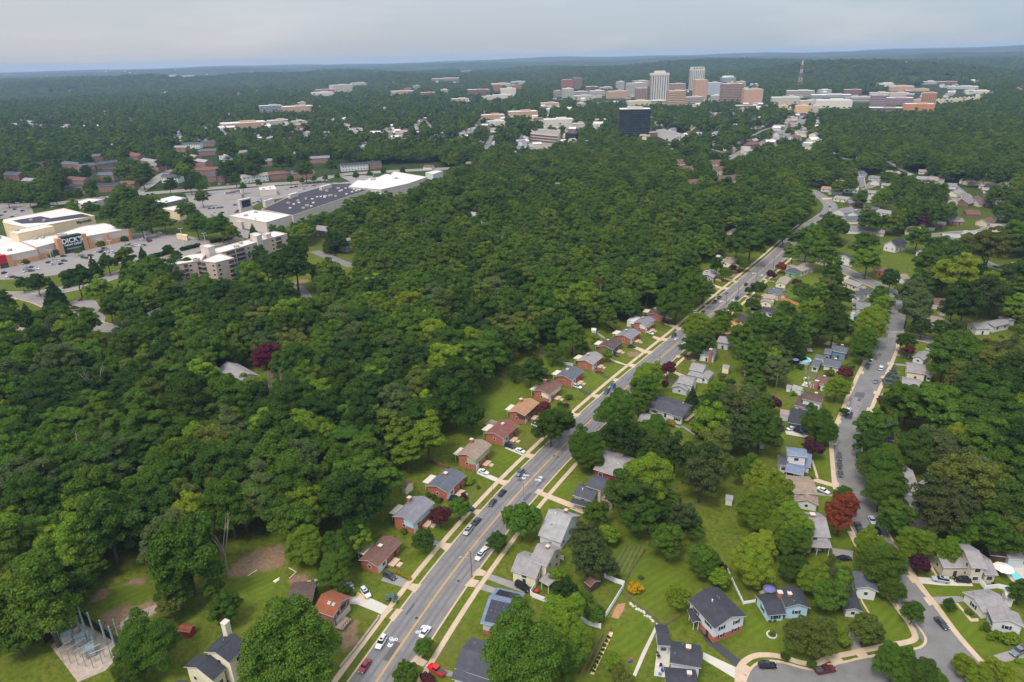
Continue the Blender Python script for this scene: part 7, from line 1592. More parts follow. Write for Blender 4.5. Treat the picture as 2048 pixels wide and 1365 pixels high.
def facade(t, p0, p1, z0, h, floors, pat, wm=None):
    """windows w, balconies b and blanks . along the wall from p0 to p1 (world), all its own parts"""
    o = np.array(t.location)[:2]; a, b = np.array(p0[:2])-o, np.array(p1[:2])-o; d = b-a; L = np.linalg.norm(d); u = d/L; n = np.array([u[1], -u[0]])
    if n @ (np.array([0, 0])-(np.array(p0[:2]))) < 0: n = -n
    an = math.atan2(u[1], u[0]); bw = L/len(pat); fh = h/floors; root2 = t
    for f in range(floors):
        for k, ch in enumerate(pat):
            c = a+u*(k+.5)*bw; z = z0+(f+.5)*fh
            if ch == 'w':
                w = MB().box((*(c+n*.04), z), (min(1.9, bw*.62), .12, fh*.5), M_TRIM, an).build('window', M_TRIM, t); MB().box((*(c+n*.09), z), (min(1.6, bw*.52), .1, fh*.42), M_GLASS, an).build('pane', M_GLASS, w)
            elif ch == 'b':
                w = MB().box((*(c+n*.05), z+.1), (bw*.86, .14, fh*.78), M_BALC, an).build('balcony_shade_panel', M_BALC, t)  # flat dark panel on the wall paints the shade of the balcony recess
                s = MB().box((*(c+n*.7), z-fh*.42), (bw*.94, 1.5, .22), M_PKW, an).build('balcony', M_PKW, t); MB().box((*(c+n*1.4), z-fh*.22), (bw*.9, .06, .75), M_DARK if False else M_METAL, an).build('railing', M_METAL, s)
            elif ch == 'd': MB().box((*(c+n*.05), z0+1.2), (bw*.7, .12, 2.4), M_GLASS, an).build('door', M_GLASS, t)
# sports store and its neighbours
t, P = flat_building('big-box sports store with white roof and dark green sign front', 'O 1745,680 1100,790 760,860 508,928 270,835 740,760 1130,640 1420,598', 8.0, M_PALEW, M_WROOF, 'store', 'store', units=7)
flat_building('', 'O 505,955 145,1028 -80,1075 -80,745 150,800', 7.4, M_PALEW, M_WROOF, root=t, units=4); flat_building('', 'O 240,742 735,640 600,612 120,715', 13.5, M_TANW, M_WROOF, root=t, units=1)
t2, P2 = flat_building('cream store block with dark roof well behind the sports store', 'O 50,545 870,395 1290,498 700,610 380,660 40,590', 11.5, M_TANW, M_WROOF, 'store', 'store', units=2)
q = MB(); w = prism_px('O 165,558 550,496 690,524 1110,462 1262,498 860,552 620,585 300,600', 11.56); o = np.array(t2.location); q.face([tuple(p-o) for p in w][::1], M_DROOF_SHADE)
if (np.cross(w[1][:2]-w[0][:2], w[2][:2]-w[1][:2])) < 0: pass
q.build('roof_well_shade', M_DROOF_SHADE, t2)  # flat dark sheet paints the shade inside the parapet onto the roof
def text_on(t, body, p0, p1, z, size, m, off=.3, rot0=0., name='lettering'):
    """lettering standing on the wall from p0 to p1"""
    o = np.array(t.location); d = np.array(p1)-np.array(p0); an = math.atan2(d[1], d[0]); c = (np.array(p0)+np.array(p1))/2-o; n = np.array([math.sin(an), -math.cos(an)])
    cu = bpy.data.curves.new('lettering', 'FONT'); cu.body = body; cu.size = size; cu.align_x = 'CENTER'; cu.align_y = 'CENTER'; cu.extrude = .12; cu.offset = .03*size/3; cu.materials.append(m)
    tmp = bpy.data.objects.new('lettering_curve', cu); me = bpy.data.meshes.new_from_object(tmp); bpy.data.objects.remove(tmp); ob = link(name, me, t); ob.location = (c[0]+n[0]*off, c[1]+n[1]*off, z); ob.rotation_euler = (R_(90), 0, an); return ob
def wallbox(t, p0, p1, z0, z1, depth, m, name, out=0.):
    """box behind (and `out` in front of) the ground line p0-p1 facing the camera"""
    o = np.array(t.location); d = np.array(p1[:2])-np.array(p0[:2]); L = np.linalg.norm(d); an = math.atan2(d[1], d[0]); n = np.array([math.sin(an), -math.cos(an)]); c = (np.array(p0[:2])+np.array(p1[:2]))/2-o[:2]+n*(out-depth/2)
    return MB().box((*c, (z0+z1)/2), (L, depth, z1-z0), m, an).build(name, m, t)
# the front wall runs along the ground line below the roof edge
f0, f1 = zz('O', 508, 928, 8.), zz('O', 1745, 680, 8.); fu = (f1-f0)/np.linalg.norm(f1-f0)
def on_front(X, Y): g = zz('O', X, Y); return f0+fu*float((g-f0) @ fu)
s0, s1 = on_front(845, 1000), on_front(1118, 945)
hs = height_at(s0[0], s0[1], px('O', 790, 785)[1]); hs = min(max(hs, 11), 15)
wallbox(t, s0, s1, 0, hs, 5, M_SIGN, 'sign_panel', 1.0); text_on(t, "DICK'S", s0, s1, hs*.72, 4.6, M_LETT, 1.15); text_on(t, '"NOW OPEN"', s0, s1, hs*.48, 1.9, M_LETT, 1.15)
wallbox(t, s0+fu*2, s1-fu*2, hs*.24, hs*.30, 1.2, M_METAL, 'canopy', 2.0); wallbox(t, s0+fu*2, s1-fu*2, .1, hs*.22, .3, M_GLASS, 'entrance_glass', 1.1)
for s, e in ((s0-fu*3.2, s0), (s1, s1+fu*3.2)): wallbox(t, s, e, 0, hs*.95, 4.5, M_BRT, 'brick_pier', 1.2)
def strip(X0, Y0, X1, Y1, z0, z1, m, nm, out=.25): wallbox(t, on_front(X0, Y0), on_front(X1, Y1), z0, z1, .3, m, nm, out)
strip(520, 1080, 790, 1020, 0, 3.6, M_BRT, 'brick_base'); strip(1165, 940, 1770, 820, 0, 3.8, M_BRT, 'brick_base'); strip(720, 1040, 790, 1020, .1, 4.2, M_GLASS, 'shop_window', .5); strip(1150, 935, 1215, 920, .1, 4.2, M_GLASS, 'shop_window', .5)
for X, Y in ((525, 1080), (1225, 930), (1465, 875), (1770, 815)): g = on_front(X, Y); wallbox(t, g-fu*.9, g+fu*.9, 0, 8.3, 1.2, M_BRT, 'brick_pier', .6)
a0, a1 = zz('O', -80, 1075, 7.4), zz('O', 505, 955, 7.4); a0[2] = a1[2] = 0; au = (a1-a0)/np.linalg.norm(a1-a0); wallbox(t, a0, a1, 0, 3.6, .4, M_BRT, 'brick_base', .3); r0 = a0+au*2; r1 = a0+au*float((zz('O', 118, 1190)-a0) @ au); wallbox(t, r0, r1, 3.2, 8.6, 3, M_REDS, 'sign_panel', .9); wallbox(t, r0, r1, .1, 3.0, .5, M_GLASS, 'entrance_glass', .9); wallbox(t, r1, r1+au*3, 0, 8, 2, M_BRT, 'brick_pier', 1.0)
g0, g1 = zz('O', 735, 690), zz('O', 1300, 575)
w0, w1 = zz('O', 700, 610, 11.5), zz('O', 1290, 498, 11.5); text_on(t2, 'Marshalls', w0+(w1-w0)*.62, w0+(w1-w0)*.84, 9.2, 3.1, M_DARK, .35)
# pinkish apartment block
t, PA = flat_building('six-storey pinkish apartment block with balconies', 'P 735,925 1020,845 1195,790 1435,725 1305,700 1110,768 715,872', 16.5, M_PKW, M_WROOF, 'apartment block', 'apartment_block', units=3)
_, PB = flat_building('', 'P 592,992 735,1008 918,962 768,915', 16.5, M_PKW, M_WROOF, root=t); _, PC = flat_building('', 'P 225,998 300,1036 420,1015 596,986 650,910 480,928', 16.5, M_PKW, M_WROOF, root=t, units=2)
flat_building('', 'P 585,845 650,828 728,842 665,862', 21.5, M_PALEW, M_WROOF, root=t); flat_building('', 'P 1072,728 1122,712 1186,732 1138,752', 20.5, M_PALEW, M_WROOF, root=t); flat_building('', 'P 1197,722 1245,710 1278,722 1232,736', 19, M_PALEW, M_WROOF, root=t)
facade(t, PA[0], PA[1], 0, 16.2, 6, 'wbb'); facade(t, PA[1], PA[2], 0, 16.2, 6, 'ww.'); facade(t, PA[2], PA[3], 0, 16.2, 6, '.wb.'); facade(t, PB[0], PB[1], 0, 16.2, 6, 'b.w'); facade(t, PB[1], PB[2], 0, 16.2, 6, 'w.b'); facade(t, PC[2], PC[3], 0, 16.2, 6, 'bw.b')
# long mall
t, Pm = flat_building('long mall with dark roof full of skylights', 'p 523,420 584,391 668,368 702,367 744,379 690,396 586,432', 8.0, M_PALEW, M_DROOF_SHADE, 'mall', 'mall', units=9); o = np.array(t.location); rr = random.Random(4)
rf = [c for c in t.children if c.name.startswith('roof')][0]
for k in range(22):
    u, v = rr.uniform(.08, .95), rr.uniform(.25, .85); a = Pm[0]+(Pm[3]-Pm[0])*u; b = Pm[6]+(Pm[4]-Pm[6])*u; p = a+(b-a)*v-o; MB().box((p[0], p[1], 8.4), (2, 2, .7), WALL['white'], .2).build('skylight', WALL['white'], rf)
for x0, y0, x1, y1 in ((1225, 440, 1312, 415), (1470, 378, 1548, 355), (1775, 300, 1872, 272)): a, b = zz('P', x0, y0, 8), zz('P', x1, y1, 8); a[2] = b[2] = 0; wallbox(t, a, b, 6, 11.5, 3, M_PALEW, 'entrance_parapet', 0)
flat_building('store with bright white sawtooth-edged roof at the end of the mall', 'p 697,375 714,361 728,362 738,357 757,355 771,349 781,350 788,344 854,355 817,368 762,380', 9, M_PALEW, M_WROOF, 'store', 'store', units=6); flat_building('white roofed store at the near end of the mall', 'P 868,548 1100,492 1475,542 1230,614', 8, M_PALEW, M_WROOF, 'store', 'store', units=2); flat_building('low white annex in front of the mall', 'P 918,602 976,584 1036,598 985,614', 5, M_PALEW, M_WROOF, 'store', 'store')
a, b = zz('P', 990, 515), zz('P', 1100, 490); q = thing('entrance_sign', 'dark blue entrance sign block beside the white store', 'sign', (a[0], a[1], 0)); wallbox(q, a, b, 0, 11, 3, M_PALEW, 'frame'); wallbox(q, a+(b-a)*.15, b-(b-a)*.1, 4, 10, .4, mat('sign_navy', S(40, 44, 66), .5, .1, 1.), 'panel', .3)
flat_building('store with white roof and grey fascia in the parking lot', 'P 92,405 328,352 468,376 240,428', 6, mat('fascia_grey', S(110, 116, 122), .7, .06, .5), M_WROOF, 'store', 'store', units=3); flat_building('cream store with white roof below the grey fascia one', 'P 215,478 400,440 470,425 555,468 378,510', 7, M_TANW, M_WROOF, 'store', 'store', units=3); flat_building('small red and white restaurant by the avenue', 'P 1160,268 1308,252 1330,290 1168,300', 5.5, M_PALEW, M_WROOF, 'restaurant', 'restaurant', units=2); a, b = zz('P', 1240, 325), zz('P', 1325, 318)
q = [o_ for o_ in COL.objects if o_.get('label', '').startswith('small red and white')][0]; wallbox(q, a, b, .2, 3.4, .5, M_REDS, 'fascia', .3)
flat_building('dark roofed drugstore by the avenue', 'P 825,322 975,292 985,325 830,340', 5, M_PALEW, M_DROOF_SHADE, 'store', 'store', units=3); flat_building('beige kiosk at the edge of the sports store lot', 'P 354,728 372,722 466,735 455,748', 3.2, M_TANW, M_TANW, 'kiosk', 'kiosk'); flat_building('white store at the far end of the avenue', 'R 500,778 560,766 602,770 545,788', 6, WALL['white'], M_WROOF, 'store', 'store'); flat_building('white flat roof behind the trees of the avenue', 'f 640,590 760,560 900,566 730,605', 5, M_PALEW, M_WROOF, 'store', 'store')
# hedges by the lots
for s, lb in (('P 400,890 580,845', 'clipped hedge beside the apartment block'), ('P 690,815 890,770', 'curved hedge on the slope above the apartment block'), ('P 100,960 330,905', 'low hedge along the lot edge')):
    a, b = zs(s); d = b-a; t = thing('hedge', lb, 'hedge', (a[0], a[1], 0), math.atan2(d[1], d[0]), 'hedges around the parking lots'); L = float(np.linalg.norm(d)); r = np.random.default_rng(int(L*10)); n = 2600; pos = np.stack([r.uniform(0, L, n), r.normal(0, .7, n), r.uniform(.2, 2.2, n)], 1); s_ = .3
    e1 = r.normal(size=(n, 3)); e2 = r.normal(size=(n, 3)); V = np.stack([pos-e1*s_, pos-e2*s_, pos+e1*s_, pos+e2*s_], 1).reshape(-1, 3); o_ = link('leaves', raw_mesh('hedge', V, np.arange(4*n).reshape(n, 4), [M_LEAF]), t); o_.color = (.03, .065, .01, 1); MB().box((L/2, 0, .3), (L, .2, .6), M_BARK).build('stems', M_BARK, t)
# brick apartment rows
APT = [('f', 250, 265, 382, 258, 'dark', 'brick2'), ('f', 366, 250, 512, 240, 'brown', 'brick'), ('f', 525, 250, 672, 262, 'slate', 'brick2'), ('f', 690, 278, 832, 262, 'slate', 'brick'), ('f', 832, 260, 1035, 236, 'dark', 'brick'), ('f', 895, 300, 1150, 280, 'black', 'brick2'), ('f', 840, 352, 988, 350, 'slate', 'brick'), ('f', 565, 385, 722, 400, 'brown', 'brick'), ('f', 555, 462, 735, 460, 'black', 'brick'), ('f', 848, 450, 1025, 442, 'black', 'brick'), ('f', 1030, 430, 1165, 428, 'red', 'brick'), ('f', 1218, 222, 1335, 240, 'mgrey', 'brick'), ('f', 1260, 255, 1372, 275, 'grey', 'brick'), ('f', 1100, 165, 1195, 190, 'red', 'brick'), ('f', 1508, 112, 1620, 112, 'mgrey', 'brick'), ('f', 1575, 85, 1742, 82, 'dark', 'white'), ('f', 1748, 68, 1872, 64, 'dark', 'brick'), ('f', 1725, 145, 1882, 138, 'slate', 'brick'), ('f', 1558, 180, 1690, 198, 'taupe', 'brick'), ('f', 1690, 228, 1782, 242, 'lgrey', 'brick'), ('f', 1680, 308, 1892, 302, 'red', 'brick'),
       ('f', 1885, 366, 2036, 360, 'dark', 'brick'), ('f', 1800, 364, 1882, 360, 'dark', 'brick'), ('f', 1395, 368, 1545, 372, 'dark', 'white'), ('f', 680, 195, 800, 185, 'slate', 'cream'), ('f', 802, 190, 900, 182, 'slate', 'brick'), ('f', 20, 345, 160, 350, 'dark', 'brick2'), ('f', 180, 400, 292, 405, 'mgrey', 'brick2'), ('f', 1905, 60, 1960, 70, 'brown', 'brick'), ('f', 1902, 180, 1960, 215, 'lgrey', 'white'), ('g', 1155, 708, 1382, 692, 'black', 'white'), ('g', 1385, 690, 1490, 682, 'black', 'brick'), ('g', 885, 648, 1062, 640, 'grey', 'brick'), ('g', 475, 668, 590, 664, 'grey', 'brick'), ('g', 450, 792, 562, 780, 'taupe', 'white'), ('g', 558, 778, 738, 762, 'red', 'brick'), ('g', 742, 770, 852, 764, 'slate', 'brick'), ('g', 855, 770, 945, 762, 'brown', 'brick'), ('g', 345, 802, 448, 790, 'taupe', 'white'), ('g', 745, 605, 790, 612, 'grey', 'greyw'), ('g', 320, 600, 400, 590, 'mgrey', 'white')]
RN = {'dark': 'dark grey', 'black': 'black', 'brown': 'brown', 'slate': 'slate', 'mgrey': 'pale grey', 'grey': 'grey', 'taupe': 'tan', 'red': 'reddish', 'lgrey': 'light grey', 'white': 'white', 'dbrown': 'dark brown'}; WN = {'brick': 'brick', 'brick2': 'brown brick', 'white': 'white', 'cream': 'cream', 'greyw': 'grey', 'beige': 'beige', 'pink': 'pink stone'}
ZONE = lambda x, y: 'behind the sports store' if x < 150 else 'left of the curving lane' if x < 300 else 'right of the curving lane' if x < 480 else 'along the avenue behind the mall' if x < 640 else 'at the far end of the avenue'
for i, (zk, x0, y0, x1, y1, rc, wc) in enumerate(APT):
    q0 = px(zk, x0, y0); mid = px(zk, (x0+x1)/2, (y0+y1)/2); dep = 'in the back row' if mid[1] < 322 else 'in the middle row' if mid[1] < 352 else 'in the front row'
    house(f'{WN[wc]} apartments with {RN[rc]} roof {ZONE(*mid)}, {dep[3:]}', [block(zk, (x0, y0), (x1, y1), 11, he=6.5, pitch=.42)], 'brickf' if wc == 'brick' else wc, rc, group='two-storey apartment rows', cat='apartment building', name='apartment_building')
for zk, x0, y0, x1, y1, lb in (('S', 15, 762, 92, 758, 'tan townhouse with steep brown roof, lower left pair'), ('S', 85, 762, 158, 758, 'tan townhouse with steep brown roof, lower right pair'), ('S', -10, 722, 95, 718, 'upper left townhouse row with brown roofs'), ('S', 190, 725, 310, 722, 'upper right townhouse row with brown roofs'), ('S', 195, 765, 330, 762, 'lower right townhouse row with brown roofs'), ('S', 230, 825, 415, 812, 'low townhouse row under the brown roofs'), ('S', 70, 845, 190, 838, 'townhouse roof half sunk in trees'), ('R', 1760, 730, 1820, 735, 'tan townhouse standing apart in the woods')): house(lb, [block(zk, (x0, y0), (x1, y1), 11, he=5.5, pitch=.6)], 'pink', 'brown', vis=.5, group='townhouses with steep roofs', cat='townhouse', name='townhouse')
# ------------------------------------------------------------------ towers and large buildings
TWM = {'white': mat('facade_white', S(212, 200, 186), .8, .04, .1), 'cream': mat('facade_cream', S(202, 186, 160), .8, .04, .1), 'tan': mat('facade_tan', S(212, 172, 124), .8, .05, .1), 'brown': mat('facade_brown', S(168, 136, 116), .8, .06, .1), 'pinkb': mat('facade_pink_brick', S(188, 150, 126), .8, .05, .1), 'redb': mat('facade_red_brick', S(150, 102, 84), .85, .06, .1), 'grey': mat('facade_grey', S(170, 172, 176), .8, .04, .1), 'orange': mat('facade_orange_brick', S(188, 128, 88), .85, .05, .1), 'pale': mat('facade_pale', S(188, 172, 158), .8, .05, .1), 'mauve': mat('facade_mauve', S(166, 140, 140), .8, .05, .1), 'green': mat('roof_pale_green', S(176, 206, 198), .6, .05, .1), 'dkb': mat('facade_dark_brown', S(124, 100, 92), .8, .06, .1)}
M_BAND = mat('window_band', S(84, 84, 92), .35, .2, .2, spec=.5)
def tower(lb, zk, x0, x1, yb, yt, m, style='bands', fl=None, depth=.7, yaw=.25, cat='tower', name='tower', group='buildings of the distant town', top=None, roofm=None):
    a, b = px(zk, x0, yb), px(zk, x1, yb); xc = (a[0]+b[0])/2; g = gp(xc, a[1]); D = pr(g)[2]; pw = (b[0]-a[0])*D/FPX; h = height_at(g[0], g[1], px(zk, x0, yt)[1]); az = math.atan2(g[0], g[1])
    W = pw/(math.cos(yaw)+depth*abs(math.sin(yaw))); d = W*depth; m_ = TWM[m]; t = thing(name, lb, cat, (g[0], g[1]+d/2, 0), -az+yaw, group)
    MB().box((0, 0, h/2), (W, d, h), m_).build('wall', m_, t); r = MB().box((0, 0, h+.1), (W*.97, d*.97, .2), roofm or M_WROOF).build('roof', None, t); MB().box((W*.1, 0, h+1.4), (W*.35, d*.35, 2.6), m_).build('penthouse', m_, r)
    fl = fl or max(1, int(h/3.6)); fh = h/fl
    if style in ('bands', 'grid'):
        step = max(1, math.ceil(fl/26))
        for f in range(0, fl, step): MB().box((0, 0, (f+.55)*fh), (W+.3, d+.3, fh*.42*step), M_BAND).build('window_band', M_BAND, t)
    if style in ('grid', 'strips'):
        n = max(3, int(W/5)) if style == 'grid' else 7; n = min(n, 14)
        for k in range(n+1 if style == 'grid' else n):
            if style == 'grid': MB().box((-W/2+k*W/n, 0, h/2), (W/n*.4, d+.6, h), m_).build('pier', m_, t)
            else: MB().box((-W/2+(k+.5)*W/n, 0, h*.49), (W/n*.36, d+.5, h*.9), M_BAND).build('window_strip', M_BAND, t)
        if style == 'grid':
            nd = min(6, max(2, int(d/6)))
            for k in range(nd+1): MB().box((0, -d/2+k*d/nd, h/2), (W+.6, d/nd*.4, h), m_).build('pier', m_, t)
        else:
            for k in range(5): MB().box((0, -d/2+(k+.5)*d/5, h*.49), (W+.5, d/5*.36, h*.9), M_BAND).build('window_strip', M_BAND, t)
    ps = [px(zk, x0, yt), px(zk, x1, yt), px(zk, x1, yb-(yb-yt)*.15), px(zk, x0, yb-(yb-yt)*.15)]; pub(ps, D); FOOT.append((g[:2]+np.array([0, d/2]), np.array([1., 0]), W, d)); return t, W, d, h
TW_ = [('tall slab of the brown brick twin blocks', 105, 203, 300, 178, 'redb', 'grid'), ('darker right-hand brown brick twin block', 200, 285, 275, 163, 'dkb', 'grid'), ('white stepped block in front of the brown twins', 105, 215, 338, 258, 'white', 'strips'), ('low white block left of the brown twins', 30, 108, 330, 278, 'pale', 'bands'), ('low brick building with white roofs between towers', 310, 440, 275, 240, 'redb', 'bands'), ('long pale low block', 435, 570, 270, 245, 'pale', 'bands'), ('small pale square tower', 588, 666, 275, 196, 'white', 'bands'), ('wide white banded office block', 678, 870, 330, 208, 'white', 'bands'), ('white roofed block behind the wide banded office', 735, 890, 240, 188, 'cream', 'bands'), ('pink brick block with arched windows', 508, 690, 345, 280, 'pinkb', 'grid'), ('sprawling pale hospital-like block', 210, 380, 360, 318, 'pale', 'grid'), ('white block behind the hospital-like block', 350, 500, 320, 278, 'white', 'bands'), ('pale block along the middle of town', 185, 350, 315, 285, 'pale', 'bands'), ('dark brown mid-rise office block', 758, 878, 362, 252, 'brown', 'strips'), ('tallest white tower with vertical strips and flared crown', 890, 1053, 362, 128, 'white', 'strips'), ('white garage under the tallest tower', 686, 905, 418, 368, 'cream', 'grid'), ('low cream deck beside the white garage', 900, 1042, 405, 364, 'cream', 'bands'), ('brown and white office behind the tall tower', 1058, 1215, 290, 214, 'pinkb', 'bands'), ('orange-tan banded office block', 1044, 1207, 432, 278, 'tan', 'bands'), ('white tower with arched crown', 1243, 1376, 270, 84, 'white', 'strips'), ('pinkish gridded tower before the arched crown tower', 1278, 1400, 358, 178, 'pinkb', 'grid'), ('low tan office wing', 1204, 1370, 412, 332, 'pale', 'bands'), ('grey and white apartment block', 1395, 1532, 312, 204, 'grey', 'grid'), ('round-topped grey tower with antenna', 1525, 1665, 215, 158, 'grey', 'bands'), ('broad brown gridded office slab', 1520, 1722, 402, 214, 'brown', 'bands'), ('tan wing of the broad office slab', 1718, 1892, 410, 262, 'pinkb', 'grid'), ('pale block right of the round-topped tower', 1660, 1750, 240, 195, 'cream', 'bands'), ('white modern low block', 1432, 1522, 380, 318, 'white', 'strips'), ('brick podium below the brown slab', 1650, 1870, 435, 408, 'redb', 'bands')]
for lb, x0, x1, yb, yt, m_, st in TW_: tower(lb, 'd', x0, x1, yb, yt, m_, st, depth=.55 if x1-x0 > 150 else .85)
t, W, d, h = tower('crown block of the tallest white tower', 'd', 940, 1035, 130, 128, 'white', 'none') if False else (None,)*4
t0 = [o for o in COL.objects if o.get('label') == 'tallest white tower with vertical strips and flared crown'][0]; bb = [c for c in t0.children if c.name.startswith('wall')][0].dimensions; MB().box((0, 0, bb[2]-.5), (bb[0]*1.06, bb[1]*1.06, 6), TWM['white']).box((0, 0, bb[2]+5), (bb[0]*.6, bb[1]*.6, 7), TWM['white']).build('crown', TWM['white'], t0)
t0 = [o for o in COL.objects if o.get('label') == 'white tower with arched crown'][0]; bb = [c for c in t0.children if c.name.startswith('wall')][0].dimensions
q = MB()
for k in range(5): q.box((-bb[0]*.42+k*bb[0]*.21, 0, bb[2]+3), (bb[0]*.1, bb[1]*.9, 7), TWM['white'])
q.box((0, 0, bb[2]+6), (bb[0]*.9, bb[1]*.9, 2), TWM['white']); q.build('crown', TWM['white'], t0)
t0 = [o for o in COL.objects if o.get('label') == 'round-topped grey tower with antenna'][0]; bb = [c for c in t0.children if c.name.startswith('wall')][0].dimensions; MB().tube((0, 0, bb[2]), (0, 0, bb[2]+26), .8, .3, M_POLEG).build('antenna', M_POLEG, t0); MB().tube((0, 0, bb[2]), (0, 0, bb[2]+6), bb[0]*.45, bb[0]*.42, TWM['white'], 16).build('drum', TWM['white'], t0)
E2 = [('white parking deck with dark openings', 320, 612, 505, 425, 'white', 'grid'), ('orange department store box', 130, 240, 545, 468, 'tan', 'none'), ('beige department store box', 235, 330, 540, 472, 'pale', 'none'), ('orange wing at the mall edge', -20, 70, 505, 468, 'tan', 'none'), ('pink stone wing of the town mall', 175, 330, 480, 428, 'pale', 'none'), ('mall hall with pale green roof', -60, 175, 470, 400, 'pale', 'none'), ('grey-white market roofs behind the mall', 70, 300, 400, 345, 'pale', 'bands'), ('second grey-white market block behind the mall', 290, 620, 425, 380, 'grey', 'bands'), ('white low shops behind the market', 300, 440, 372, 338, 'white', 'bands'), ('brick block with dark windows behind the market', 545, 692, 372, 335, 'redb', 'bands'), ('pale shops right of the market', 610, 780, 440, 398, 'pale', 'bands'), ('mauve banded office tower', 768, 890, 470, 382, 'mauve', 'bands'), ('long mauve banded office', 885, 1130, 462, 405, 'mauve', 'bands'), ('flat brown office with white roof', 778, 1050, 528, 488, 'dkb', 'bands'), ('lower orange brick apartment block with balconies', 1068, 1300, 532, 455, 'orange', 'grid'), ('tall orange brick tower of the apartment block', 1200, 1308, 465, 362, 'orange', 'strips'), ('white block beside the orange brick tower', 1120, 1205, 460, 418, 'pale', 'none'),
      ('long low white stores', 810, 970, 304, 282, 'white', 'none'), ('pink shopping strip on the slope', 900, 1135, 350, 306, 'pinkb', 'none'), ('second pink shopping strip', 1130, 1260, 350, 330, 'pinkb', 'none'), ('white roofs on the hill slope', 1200, 1322, 298, 266, 'white', 'bands'), ('long brick block on the slope', 1344, 1502, 298, 268, 'redb', 'bands'), ('beige comb of garden apartments on the hill', 1030, 1205, 228, 203, 'cream', 'strips'), ('white and tan block on the hill', 1372, 1480, 222, 198, 'pale', 'bands'), ('beige row at the edge of town', 1590, 1800, 370, 346, 'cream', 'none'), ('flat dark-roofed warehouse on the slope', 1450, 1680, 330, 308, 'grey', 'none'), ('pink building at the right edge', 1970, 2060, 335, 312, 'pinkb', 'none'), ('pink building on the far hill', 1040, 1130, 110, 97, 'pinkb', 'none'), ('white building on the far hill', 1190, 1246, 90, 80, 'white', 'none'), ('long white building on the far hill', 1290, 1362, 80, 67, 'white', 'none'), ('white terraces on the wooded hill', 175, 270, 200, 186, 'white', 'none'), ('white house group on the wooded hill', 590, 640, 142, 130, 'white', 'none'), ('pale low stores left of the pink strip', 770, 930, 390, 360, 'pale', 'none'), ('pale stores below the pink strip', 940, 1090, 395, 362, 'pale', 'none')]
for lb, x0, x1, yb, yt, m_, st in E2: tower(lb, 'e', x0, x1, yb, yt, m_, st, depth=.5, yaw=.12, cat='building', name='town_building', roofm=TWM['green'] if 'green' in lb else None)
for k in range(11): tower('white townhouse in the long row at the edge of town', 'e', 1305+k*37, 1338+k*37, 472-k*4.4, 418-k*2.2, 'cream', 'none', depth=.8, yaw=.2, cat='townhouse', name='row_house', group='white townhouses at the edge of town')
E3 = [('Q', 1512, 1645, 432, 386, 'grey', 'bands', 'glass-fronted school building'), ('Q', 1640, 1825, 430, 390, 'pinkb', 'none', 'tan wing of the school building'), ('Q', 1740, 1790, 400, 366, 'pale', 'none', 'square tower block of the school'), ('Q', 1270, 1540, 522, 488, 'pinkb', 'none', 'flat tan school hall'), ('Q', 1555, 1690, 498, 472, 'pale', 'none', 'pale domed-roof hall beside the school'), ('Q', 1700, 1785, 500, 476, 'pale', 'none', 'second pale domed-roof hall'), ('Q', 1925, 2060, 312, 265, 'pale', 'grid', 'pale hospital block far off'), ('Q', 1838, 1950, 318, 292, 'redb', 'none', 'red low block below the hospital'), ('Q', 1815, 1945, 330, 308, 'white', 'none', 'white roofed low block below the hospital'), ('Q', 1328, 1365, 320, 305, 'redb', 'none', 'tiny red roofed building among far trees'), ('Q', 940, 985, 318, 308, 'white', 'none', 'tiny white building among far trees'), ('Q', 980, 1030, 222, 206, 'white', 'none', 'white building near the horizon'), ('Q', 1060, 1135, 222, 209, 'pale', 'none', 'pale building near the horizon'),
      ('R', 55, 165, 270, 252, 'pale', 'none', 'pale long building right of the hospital'), ('R', 290, 430, 322, 300, 'pinkb', 'grid', 'pink college building with cupola'), ('R', 375, 420, 305, 284, 'redb', 'none', 'red block of the college'), ('R', 425, 470, 292, 268, 'pale', 'bands', 'pale tower of the college'), ('R', 575, 640, 312, 292, 'white', 'bands', 'white college hall'), ('R', 465, 560, 328, 308, 'redb', 'none', 'brick college halls'), ('R', 525, 705, 252, 226, 'pinkb', 'bands', 'long pink campus building'), ('R', 740, 878, 325, 292, 'redb', 'bands', 'brick campus hall'), ('R', 895, 945, 322, 262, 'orange', 'strips', 'orange slab of the campus'), ('R', 938, 1030, 338, 284, 'white', 'grid', 'white residence tower of the campus'), ('R', 1000, 1062, 300, 265, 'redb', 'grid', 'red residence block of the campus'), ('R', 880, 1000, 275, 256, 'pale', 'none', 'pale arena roof'), ('R', 1000, 1085, 264, 244, 'grey', 'none', 'long grey arena'), ('R', 825, 900, 352, 330, 'cream', 'none', 'cream low hall'), ('R', 890, 1000, 345, 322, 'white', 'none', 'white low hall'), ('R', 645, 760, 362, 345, 'pale', 'none', 'pale shed roofs'), ('R', 1170, 1285, 398, 370, 'pinkb', 'none', 'tan low building among trees'), ('R', 1375, 1440, 402, 372, 'white', 'bands', 'white villa among trees'), ('R', 1190, 1370, 512, 466, 'white', 'none', 'large white flat roofed works'), ('R', 1360, 1440, 520, 490, 'pale', 'none', 'pale works annex'), ('R', 820, 965, 468, 440, 'pinkb', 'none', 'row of brick shops'), ('R', 980, 1160, 455, 420, 'pinkb', 'none', 'long row of brick houses'), ('R', 855, 965, 500, 476, 'white', 'none', 'white garages'), ('R', 700, 770, 195, 182, 'redb', 'none', 'red building near the horizon'), ('R', 735, 770, 160, 150, 'white', 'none', 'white dot building near the horizon'), ('R', 915, 990, 150, 140, 'pale', 'none', 'pale sheds near the horizon')]
